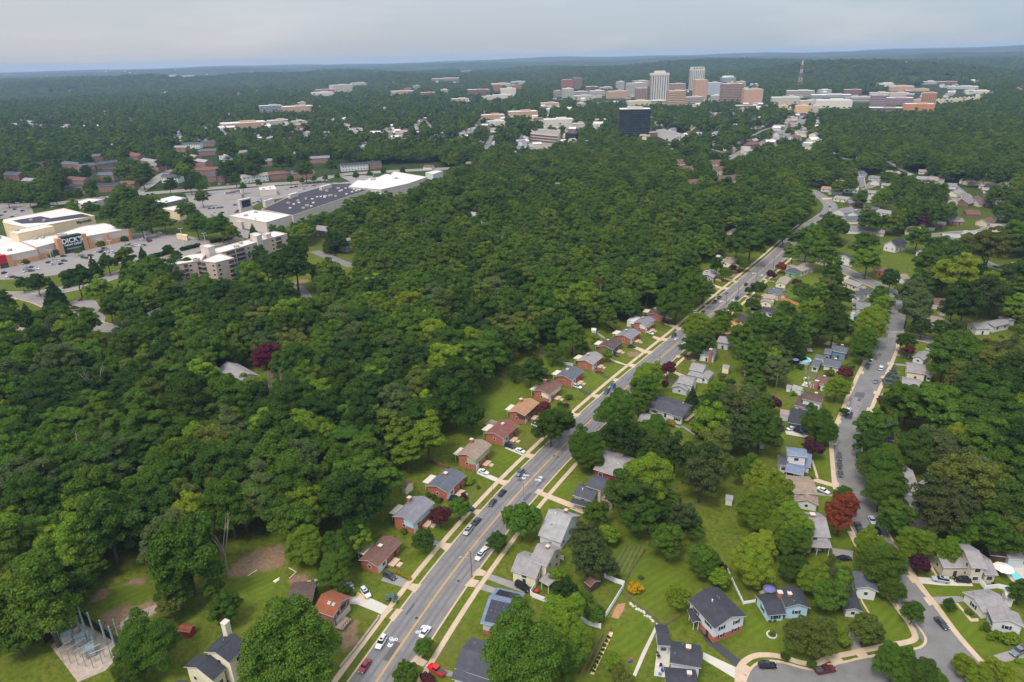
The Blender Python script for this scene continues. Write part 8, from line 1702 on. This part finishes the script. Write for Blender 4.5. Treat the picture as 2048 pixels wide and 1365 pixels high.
for zk, x0, x1, yb, yt, m_, st, lb in E3: tower(lb if len(lb.split()) > 3 else lb+' far off', zk, x0, x1, yb, yt, m_, st, depth=.5, yaw=.15, cat='building', name='distant_building')
# black glass office block, its garage, the terraced office
M_BG = mat('black_glass', (.022, .028, .034), .25, .6, .12, spec=.25); M_BG2 = mat('black_glass_joint', (.055, .062, .07), .4, .1, .3)
P = prism_px('d 612,440 690,452 930,448 858,428', 30); g = zz('d', 760, 690); t = thing('office_block', 'black glass office block standing in the trees', 'office block', (g[0], g[1]+18, 0), -.12); w = (930-612)/4.452*pr(g)[2]/FPX; h = height_at(g[0], g[1], px('d', 760, 442)[1]); d = w*.55; W = w*.86
MB().box((0, 0, h/2), (W, d, h), M_BG).build('glass_wall', M_BG, t); MB().box((0, 0, h+.15), (W*.98, d*.98, .3), M_WROOF).build('roof', None, t); MB().box((0, 0, h+1.5), (W*.5, d*.5, 2.6), TWM['pale']).build('penthouse', None, t)
for f in range(1, 12): MB().box((0, 0, h*f/12), (W+.24, d+.24, .35), M_BG2).build('floor_joint', M_BG2, t)
for k in range(12): MB().box((-W/2+(k+.5)*W/12, 0, h/2), (.25, d+.3, h-.2), M_BG2).build('mullion', M_BG2, t)
pub([px('d', *p) for p in ((612, 432), (930, 432), (930, 690), (612, 690))], pr(g)[2])
flat_building('white concrete garage beside the black office block', 'd 925,630 1010,618 1170,660 1110,700', 7, WALL['white'], M_LOT, 'garage', 'parking_garage'); flat_building('terraced beige office with balconies', 'R 1115,545 1275,560 1290,530 1180,525', 13, M_TANW, M_LOT, 'office', 'office_building', units=3)
t = [o for o in COL.objects if o.get('label', '').startswith('terraced beige')][0]; a, b = zz('R', 1115, 545, 13), zz('R', 1275, 560, 13)
for f in range(3): wallbox(t, a, b, 1+f*4, 3.6+f*4, .5, M_BAND, 'window_band', .35)
flat_building('dark showroom with yellow corner', 'R 1318,548 1380,552 1400,540 1340,538', 9, M_DARK, M_DROOF_SHADE, 'showroom', 'showroom'); t = [o for o in COL.objects if o.get('label', '').startswith('dark showroom')][0]; a, b = zz('R', 1350, 577), zz('R', 1364, 576); wallbox(t, a, b, 0, 9.3, 1, mat('panel_yellow', S(245, 190, 20), .5, .05, 1.), 'yellow_panel', 1.2)
# radio mast
g = gp(1598, 181); h = height_at(g[0], g[1], 113); MAST_H = h; print('MAST', h); t = thing('radio_mast', 'red and white lattice radio mast behind the town', 'radio mast', (g[0], g[1], 0)); M_RED = mat('mast_red', S(176, 104, 92), .7, .05, 1.)
for k in range(8):
    z0, z1 = h*k/8, h*(k+1)/8; w0, w1 = 9*(1-k/8.5), 9*(1-(k+1)/8.5); m_ = M_RED if k % 2 else WALL['white']; q = MB()
    for a in range(4):
        c, s = math.cos(a*1.571+.78), math.sin(a*1.571+.78); c2, s2 = math.cos((a+1)*1.571+.78), math.sin((a+1)*1.571+.78); q.tube((c*w0, s*w0, z0), (c*w1, s*w1, z1), .5, .5, m_, 4); q.tube((c*w0, s*w0, z0), (c2*w1, s2*w1, z1), .25, .25, m_, 4); q.tube((c*w1, s*w1, z1), (c2*w1, s2*w1, z1), .4, .4, m_, 4)
    q.build('lattice_section', m_, t)
# little houses among the far trees: each a few pixels
_fr = random.Random(21); N0 = 0
SPK = [(40, 640, 195, 300, 40), (640, 1100, 200, 300, 84), (1040, 1320, 215, 300, 26), (1330, 1640, 215, 330, 50), (120, 1000, 150, 190, 24), (1500, 2040, 130, 185, 26), (560, 1050, 290, 340, 10), (1660, 2040, 340, 470, 34)]
for x0, x1, y0, y1, n in SPK:
    for k in range(n):
        x, y = _fr.uniform(x0, x1), _fr.uniform(y0, y1); g = gp(x, y); L, W, he = _fr.uniform(10, 15), _fr.uniform(8, 10), _fr.uniform(3, 6) if y < 330 else 2.5; wc = _fr.choice(['white', 'white', 'white', 'cream', 'beige', 'brick2']); rc = _fr.choice(['lgrey', 'mgrey', 'white', 'taupe', 'grey', 'lgrey'] if y < 330 else ['mgrey', 'taupe', 'grey', 'slate', 'brown'])
        B = Blk(g, np.array([1., 0]), L, W, he, W*.28); q = gable_walls(B, WALL[wc]); r = gable_roof(B, RF[rc])
        for i, f in enumerate(r.f): q.face([r.v[j] for j in f], r.mats[r.m[i]])
        far = 'near the horizon' if y < 190 else 'in the trees before the town' if x > 640 and y < 300 else 'in the wooded suburb'
        LS = (L, W)
        tag(q.build('distant_house', None, None, (g[0], g[1], float(hz(g[0], g[1]))), _fr.uniform(-.6, .9)), f'tiny {WN[wc]} house with {RN[rc]} roof {far}', 'house', 'tiny houses scattered among far trees'); w_ = 6*FPX/pr(g)[2]; pub([(x-w_, y-w_*.9), (x+w_, y-w_*.9), (x+w_, y), (x-w_, y)], pr(g)[2])

# the smallest roofs towards the horizon, past counting
q = MB()
for k in range(1100):
    y = 152+150*_fr.random()**1.2; x = _fr.uniform(20, 2030)
    if x > 1640 and y > 205 or (x < 640 and y > 285) or (640 < x < 1500 and y > 275): continue
    x += 9*math.sin(k); g = gp(x, y); L, W, he = _fr.uniform(11, 20), _fr.uniform(8, 12), _fr.uniform(4, 7); z = float(hz(g[0], g[1])); a = _fr.uniform(-.6, .9); ca, sa = math.cos(a), math.sin(a); B = Blk(g, np.array([1., 0]), L, W, he, W*.28)
    m1, m2 = WALL[_fr.choice(['white', 'cream', 'beige', 'brick2'])], RF[_fr.choice(['lgrey', 'mgrey', 'taupe', 'grey', 'white', 'brown'])]
    for w, m in ((gable_walls(B, m1), m1), (gable_roof(B, m2), m2)):
        for f in w.f: q.face([(g[0]+w.v[j][0]*ca-w.v[j][1]*sa, g[1]+w.v[j][0]*sa+w.v[j][1]*ca, z+w.v[j][2]) for j in f], m)
    w_ = 5*FPX/pr(g)[2]; pub([(x-w_, y-w_), (x+w_, y-w_), (x+w_, y), (x-w_, y)], pr(g)[2])
tag(q.build('far_rooftops'), 'countless tiny roofs of suburbs scattered to the horizon', 'rooftops', kind='stuff')
# ------------------------------------------------------------------ the woods
def inside(poly, x, y):
    poly = np.asarray(poly, float); r = np.zeros(len(x), bool); n = len(poly)
    for i in range(n):
        x0, y0 = poly[i]; x1, y1 = poly[(i+1) % n]
        if y0 == y1: continue
        c = ((y0 > y) != (y1 > y)) & (x < (x1-x0)*(y-y0)/(y1-y0)+x0); r ^= c
    return r
def hull2(p):
    p = sorted(map(tuple, p)); h = []
    for seq in (p, p[::-1]):
        c = []
        for q in seq:
            while len(c) > 1 and (c[-1][0]-c[-2][0])*(q[1]-c[-2][1])-(c[-1][1]-c[-2][1])*(q[0]-c[-2][0]) <= 0: c.pop()
            c.append(q)
        h += c[:-1]
    return h
def pxl(s):
    r = []; k = 'p'
    for w in s.split():
        if ',' in w: X, Y = w.split(','); r.append(px(k, float(X), float(Y)))
        else: k = w
    return np.array(r)
prv = lambda P: np.stack([1024+FPX*((P-[0, 0, CAM_H]) @ RT)/((P-[0, 0, CAM_H]) @ FW), 682.5-FPX*((P-[0, 0, CAM_H]) @ UP)/((P-[0, 0, CAM_H]) @ FW), (P-[0, 0, CAM_H]) @ FW], 1)
for s_, w_ in (('R 850,640 880,580 890,560', 9), ('R 1040,640 1060,600 1080,570', 8), ('S 1240,700 1330,760 1420,800', 6), ('S 900,640 980,690 1050,700', 6), ('S 1640,850 1700,900 1720,950', 6), ('R 1350,400 1500,370 1650,350', 9), ('R 640,400 800,370 950,360', 9), ('Q 1300,330 1500,300 1700,310', 9), ('Q 300,300 500,280', 9), ('S 460,560 520,530 600,505', 7), ('S 220,640 300,660 360,640', 7), ('Q 1500,560 1700,540 1900,545', 8), ('S 1100,870 1170,900 1160,950', 6), ('R 1700,420 1800,470 1900,520', 8)):
    pts = smooth(zs(s_), 4); ribbon('suburb_street', pts, -w_*.4, w_*.4, .02, M_ASPH2); ROADS.append(pts)
rw = np.random.default_rng(11); cand = []
d = 95.
while d < 6500:
    s = min(max(9.0, .0054*d), 21); n = int(1.5*d/s); a = (np.arange(n)+.5)/n*1.5-.75+rw.uniform(-.42, .42, n)*s/d; dd = d+rw.uniform(-.42, .42, n)*s
    cand.append(np.stack([np.sin(a)*dd, np.cos(a)*dd, np.full(n, s)], 1)); d += s*.92
cand = np.concatenate(cand); Rr = cand[:, 2]*.68*rw.uniform(.72, 1.28, len(cand)); Hh = np.minimum(Rr*2.5, 15.5+rw.uniform(-4, 4.5, len(cand)))*1.08
Zg = hz(cand[:, 0], cand[:, 1]); C3 = np.stack([cand[:, 0], cand[:, 1], Zg+Hh*.6], 1); Q = prv(C3); B3_ = prv(np.stack([cand[:, 0], cand[:, 1], Zg], 1)); rp = Rr*FPX/Q[:, 2]; X, Y = Q[:, 0], Q[:, 1]; bx, by = B3_[:, 0], B3_[:, 1]
ok = (X > -60) & (X < 2108) & (Y < 1420)
NEAR = pxl('p -60,1390 20,1310 80,1262 110,1190 125,1165 180,1150 260,1135 300,1180 360,1185 420,1150 470,1105 540,1075 600,1085 650,1100 720,1080 722,1030 735,990 775,955 820,925 850,880 868,850 900,825 935,790 955,770 990,745 1020,715 1060,690 1085,690 1120,660 1160,640 1230,625 1290,590 1340,560 1385,515 1440,485 1530,470 1580,445 1640,400 1640,330 900,330 600,430 640,500 600,560 420,560 280,560 180,640 60,640 -60,600')
FARW = (Y < 470) & ~((X > 1560) & (Y > 455))
RIGHT = [pxl('p 1850,850 1800,760 1900,690 2108,640 2108,1120 1960,1090 1900,1060 1870,960 1800,900'), pxl('p 1660,470 2108,440 2108,640 1960,620 1900,560 1780,520'), pxl('p 1130,1010 1270,880 1330,880 1240,1020'), pxl('p 1600,470 1700,470 1720,530 1660,520')]
OPEN = [pxl('U 1280,780 1320,660 1560,560 1720,640 1760,760 1500,850 1320,900'), pxl('U 540,870 700,740 900,790 930,900 700,1000 560,980'), pxl('T -100,450 -100,640 150,640 640,740 620,680 640,580 420,590 420,470 760,400 950,400 960,320 1240,270 1200,180 900,150 600,100 0,20 -100,30') , pxl('P 560,420 640,560 640,640 850,660 1060,700 1320,680 1500,540 1950,390 2000,200 900,220 560,330'), pxl('p 280,402 400,395 470,400 560,330 700,330 905,340 890,375 742,383 592,436 550,460 440,470 400,440 300,440'), pxl('p 640,360 640,335 880,325 900,345 760,400 700,390'), pxl('p 265,392 300,360 345,335 352,342 330,362 340,372 400,362 620,345 700,335 700,352 560,372 400,385 330,395'), pxl('S 330,700 430,640 520,600 590,560 640,515 710,470 770,440 740,500 660,540 620,580 540,640 430,690'), pxl('p 1045,308 1040,288 1060,270 1130,270 1125,290 1095,312'), pxl('p 625,500 640,490 690,515 690,530 650,545'), pxl('p 582,558 605,560 625,590 600,600'),
        pxl('p 1010,742 1060,710 1120,690 1180,660 1200,700 1100,760 1000,820 900,860'), pxl('p 1640,395 1660,395 1680,420 1665,450 1600,480 1590,470 1640,430'), pxl('T 1740,500 1880,340 1940,370 1850,500 1790,580 1740,540'), pxl('f 1720,160 1900,150 1960,230 1800,240'), pxl('p 1100,190 1330,190 1330,205 1260,215 1100,205'), pxl('p 1280,185 1520,170 1520,205 1340,215'), pxl('p 1560,192 1760,190 1830,172 2000,192 1900,205 1850,225 1660,225 1560,205'), pxl('h 1100,690 1280,690 1640,650 1780,620 1640,580 1560,560 1500,640'), pxl('M 640,300 1000,340 960,440 760,480 640,400'), pxl('M 1400,1000 1700,980 1800,1030 1560,1100 1450,1090')]
z = ok & (inside(NEAR, X, Y) | FARW)
for p in RIGHT: z |= ok & inside(p, X, Y)
YARD = ok & inside(pxl('p 1290,640 1480,590 1600,500 1640,470 2108,430 2108,720 1860,800 1720,1000 1500,1060 1400,900 1290,800'), X, Y) & (rw.random(len(X)) < .42); z |= YARD
for p in OPEN: z &= ~(inside(p, X, Y+rp*.6) | inside(p, bx, by))
# keep clear of buildings, of trees placed by hand, and of the roads one can see
idx = np.where(z)[0]; P2 = cand[idx, :2]; bad = np.zeros(len(idx), bool); xs, ys, rs, ds = X[idx], Y[idx], rp[idx], Q[idx, 2]
for c, u, L, W in FOOT:
    e = P2-np.asarray(c)[:2]; v = np.array([-u[1], u[0]]); bad |= (np.abs(e @ u) < L/2+2.5) & (np.abs(e @ v) < W/2+2.5)
for poly, dep in VIS:
    x0, y0 = poly.min(0); x1, y1 = poly.max(0); k = min(1., max(.4, (x1-x0)/40)); k = np.where(YARD[idx], 1.25, k); hit = (ds < dep+2) & (xs > x0-rs*.62*k) & (xs < x1+rs*.62*k) & (ys > y0-rs*.5*k) & (ys < y1+rs*.55*k)
    if x1-x0 > 70:
        hl = hull2(poly); j = np.where(hit)[0]; hit[j] = False
        for ox, oy in ((0, 0), (.6, 0), (-.6, 0), (0, .5), (0, -.5)): hit[j] |= inside(hl, xs[j]+ox*rs[j], ys[j]+oy*rs[j])
    bad |= hit
for x, y, r in TREE_SPOTS: bad |= (P2[:, 0]-x)**2+(P2[:, 1]-y)**2 < (r*.9+2.2)**2
for rd in ROADS:
    R2 = np.array([p[:2] for p in rd]); RP = prv(np.array([[p[0], p[1], .1] for p in rd]))
    for k in range(len(rd)):
        bad |= (P2[:, 0]-R2[k, 0])**2+(P2[:, 1]-R2[k, 1])**2 < 72
        if rd is MAIN and 430 < RP[k, 1] < 476: continue
        if k % 2 == 0: bad |= (ds < RP[k, 2]) & (np.abs(xs-RP[k, 0]) < rs*.75+3) & (np.abs(ys-RP[k, 1]) < rs*.9)
az_ = np.arctan2(P2[:, 0], P2[:, 1]); cl_ = np.sin(P2[:, 0]/31+np.sin(P2[:, 1]/47)*2)+np.sin(P2[:, 1]/39+np.sin(P2[:, 0]/53)*2.2)+.8*np.sin((P2[:, 0]+P2[:, 1])/71)
wildw = inside(NEAR, X[idx], Y[idx]) | inside(pxl('p 1630,240 1700,215 2108,195 2108,340 1960,350 1800,320 1640,270'), X[idx], Y[idx])
bad |= (~wildw) & (ds > 380) & (ds < 2600) & (cl_ > 1.35)
idx = idx[~bad]
order = idx[np.argsort(-rp[idx])]; yard_i = [i for i in idx[np.argsort(-rp[idx])] if YARD[i] and not inside(NEAR, X[i:i+1], Y[i:i+1])[0] and abs(X[i]-1024) < 1040][:90]; inner = ~np.isin(order, yard_i) & (np.abs(X[order]-1024) < 1040) & (Y[order] < 1375); big = order[inner][:300]; rest = np.setdiff1d(np.setdiff1d(idx, big), yard_i)
LM = [(60, 1200, 'above the substation'), (380, 1060, 'above the dirt clearing'), (640, 1030, 'behind the brown-roofed brick house'), (700, 900, 'behind the blue and brick house'), (830, 800, 'behind the sage green house'), (930, 700, 'above the back lawns of the brick row'), (1130, 610, 'behind the pale-roofed brick house'), (500, 700, 'beside the crimson-leaved tree'), (250, 850, 'in the middle of the left-hand wood'), (60, 950, 'at the left edge of the wood'), (1280, 520, 'behind the sunroom house'), (300, 600, 'below the apartment block'), (1950, 900, 'in the wood right of the side street'), (1180, 950, 'between the back lawns')]
_br = random.Random(8)
for i in big:
    r = Rr[i]; key = _br.choice(['oak0', 'oak1', 'oak2', 'oak3', 'oak4', 'oak0', 'oak3', 'tall0', 'tall1', 'tall2']); cm, tm, R, H, z0 = PROTO[key]
    tn = _br.choices(['deep', 'mid', 'bright', 'shade', 'olive', 'grey', 'lime'], [26, 30, 10, 14, 8, 10, 3])[0]; k = min(LM, key=lambda l: (l[0]-X[i])**2+(l[1]-Y[i])**2)[2]
    sz = 'broad' if r > 5.6 else 'narrow' if r < 4.2 else 'full'; shp = 'tall-crowned' if key[0] == 't' else 'round-crowned'
    tree(key, (cand[i, 0], cand[i, 1], 0), r/R, Hh[i]/H, tn, 'forest_tree', f'{TW[tn]} {sz} {shp} forest tree {k}', 'tree', 'trees of the near wood')
for i in yard_i:
    r = Rr[i]*.85; key = f'oak{_br.randrange(5)}'; cm, tm, R, H, z0 = PROTO[key]; tn = _br.choice(['deep', 'mid', 'bright', 'mid', 'olive', 'grey']); v_ = 'upper' if Y[i] < 600 else 'middle' if Y[i] < 780 else 'lower'
    tree(key, (cand[i, 0], cand[i, 1], 0), r/R, Hh[i]*.8/H, tn, 'backyard_tree', f'{TW[tn]} tree filling the {v_} back gardens around the side street', 'tree', 'trees filling the back gardens')
# dead trees standing in the wood
def bare_tree(x, y, lb, h=15, seed=1):
    p = gp(x, y, h*.75); t = thing('dead_tree', lb, 'dead tree', (p[0], p[1], 0), 0, 'bare grey trees in the wood'); r = random.Random(seed); MB().tube((0, 0, 0), (.3, .2, h*.6), .34, .22, M_DEAD, 7).build('trunk', M_DEAD, t); q = MB()
    for k in range(7):
        a = r.uniform(0, 6.28); z0 = h*r.uniform(.35, .6); e = Vector((math.cos(a)*r.uniform(2, 4), math.sin(a)*r.uniform(2, 4), h*r.uniform(.75, 1.15))); q.tube((.2, .1, z0), e, .16, .07, M_DEAD, 5)
        for j in range(3): q.tube(e*.65+Vector((0, 0, z0*.35)), e+Vector((r.uniform(-1.5, 1.5), r.uniform(-1.5, 1.5), r.uniform(.3, 2.2))), .07, .03, M_DEAD, 4)
    q.build('branches', M_DEAD, t)
for k, (x, y, lb) in enumerate(((190, 765, 'bare branches above the left-hand wood'), (550, 780, 'bare forked tree below the crimson-leaved tree'), (165, 905, 'dead branching tree in the left-hand wood'), (690, 660, 'pale leaning trunk in the deep wood'), (850, 455, 'bare pale tree before the mall'), (880, 440, 'second bare pale tree before the mall'), (440, 1085, 'great bare-limbed tree at the dirt clearing'), (1000, 480, 'grey bare crown in the upper wood'), (1620-0, 520+240, 'dead tree by the tall bare pole'))): bare_tree(x, y, lb, 15 if k != 9 else 9, k)
p = gp(1200, 630); t = thing('dead_tree', 'tall thin trunk with rust-brown top at the wood edge', 'dead tree', (p[0], p[1], 0), 0, 'bare grey trees in the wood'); MB().tube((0, 0, 0), (0, 0, 17), .3, .12, M_DEAD, 6).build('trunk', M_DEAD, t); V, F_ = crown_arrays(5, 1.8, 16, 20, 500, .5, 'round', 10); o = link('crown', raw_mesh('rusty_top', V, F_, [M_LEAF]), t); o.color = (.14, .07, .035, 1)
# everything beyond: one mass of many crowns, instanced
lib = []
def lib_tree(i, seed, n, leaf, shape, puffs, R=5., H=13.):
    V, F_ = crown_arrays(seed, R, 2., H, n, leaf, shape, puffs); me = raw_mesh(f'woods_crown_{i}', V, F_, [M_WOODS]); o = bpy.data.objects.new(f'woods_crown_{i}', me); lib.append(o)
for i in range(6): lib_tree(i, 100+i, 8000, .6, ['oak', 'tall', 'oak'][i % 3], 60)
for i in range(5): lib_tree(6+i, 120+i, 1300, 1.7, ['oak', 'round'][i % 2], 15)
lc = bpy.data.collections.new('woods_library')
for o in lib: lc.objects.link(o)
pv = np.stack([cand[rest, 0], cand[rest, 1], Zg[rest]-.2], 1); me = bpy.data.meshes.new('woods'); me.vertices.add(len(pv)); me.vertices.foreach_set('co', pv.astype(np.float32).ravel())
ds_ = Q[rest, 2]; ii = np.where(ds_ < 900, rw.integers(0, 6, len(rest)), rw.integers(6, 11, len(rest)))
sc_ = np.stack([Rr[rest]/5, Rr[rest]/5, Hh[rest]/13], 1); ro_ = np.stack([np.zeros(len(rest)), np.zeros(len(rest)), rw.uniform(0, 6.28, len(rest))], 1)
for nm, ty, ar, fld in (('pick', 'INT', ii.astype(np.int32), 'value'), ('size', 'FLOAT_VECTOR', sc_.astype(np.float32), 'vector'), ('turn', 'FLOAT_VECTOR', ro_.astype(np.float32), 'vector')):
    a = me.attributes.new(nm, ty, 'POINT'); a.data.foreach_set(fld, ar.ravel())
wo = link('woods', me); tag(wo, 'continuous wood and suburban tree cover stretching to the horizon', 'woods', kind='stuff')
ng = bpy.data.node_groups.new('woods_instances', 'GeometryNodeTree'); ng.interface.new_socket('Geometry', in_out='INPUT', socket_type='NodeSocketGeometry'); ng.interface.new_socket('Geometry', in_out='OUTPUT', socket_type='NodeSocketGeometry')
gi, go = ng.nodes.new('NodeGroupInput'), ng.nodes.new('NodeGroupOutput'); ip = ng.nodes.new('GeometryNodeInstanceOnPoints'); ci = ng.nodes.new('GeometryNodeCollectionInfo'); ci.inputs['Collection'].default_value = lc; ci.inputs['Separate Children'].default_value = True; ci.inputs['Reset Children'].default_value = True; ip.inputs['Pick Instance'].default_value = True
def nat(nm, ty): n = ng.nodes.new('GeometryNodeInputNamedAttribute'); n.data_type = ty; n.inputs['Name'].default_value = nm; return n.outputs['Attribute']
L_ = ng.links.new; L_(gi.outputs[0], ip.inputs['Points']); L_(ci.outputs[0], ip.inputs['Instance']); L_(nat('pick', 'INT'), ip.inputs['Instance Index']); L_(nat('size', 'FLOAT_VECTOR'), ip.inputs['Scale']); e2r = ng.nodes.new('FunctionNodeEulerToRotation'); L_(nat('turn', 'FLOAT_VECTOR'), e2r.inputs[0]); L_(e2r.outputs[0], ip.inputs['Rotation']); L_(ip.outputs[0], go.inputs[0])
md = wo.modifiers.new('instances', 'NODES'); md.node_group = ng
print('WOODS', len(rest), 'big', len(big))
# ------------------------------------------------------------------ the hazy air
HAZE_D, HAZE_TOP = 7.6e-5, max(150.0, MAST_H+6)
q = MB(); hm = bpy.data.materials.new('haze_air'); hm.use_nodes = True; t = hm.node_tree; t.nodes.clear(); o = N(t, 'ShaderNodeOutputMaterial'); v = N(t, 'ShaderNodeVolumePrincipled'); v.inputs['Color'].default_value = (.49, .67, .94, 1); v.inputs['Density'].default_value = HAZE_D; v.inputs['Anisotropy'].default_value = 0.0; t.links.new(v.outputs[0], o.inputs['Volume'])
ZLO = float(ZZ.min())-1; q.box((0, 6450, (HAZE_TOP+ZLO)/2), (24000, 14300, HAZE_TOP-ZLO), hm); tag(q.build('haze', hm), 'thin blue haze filling the air over the whole landscape', 'haze', kind='stuff')
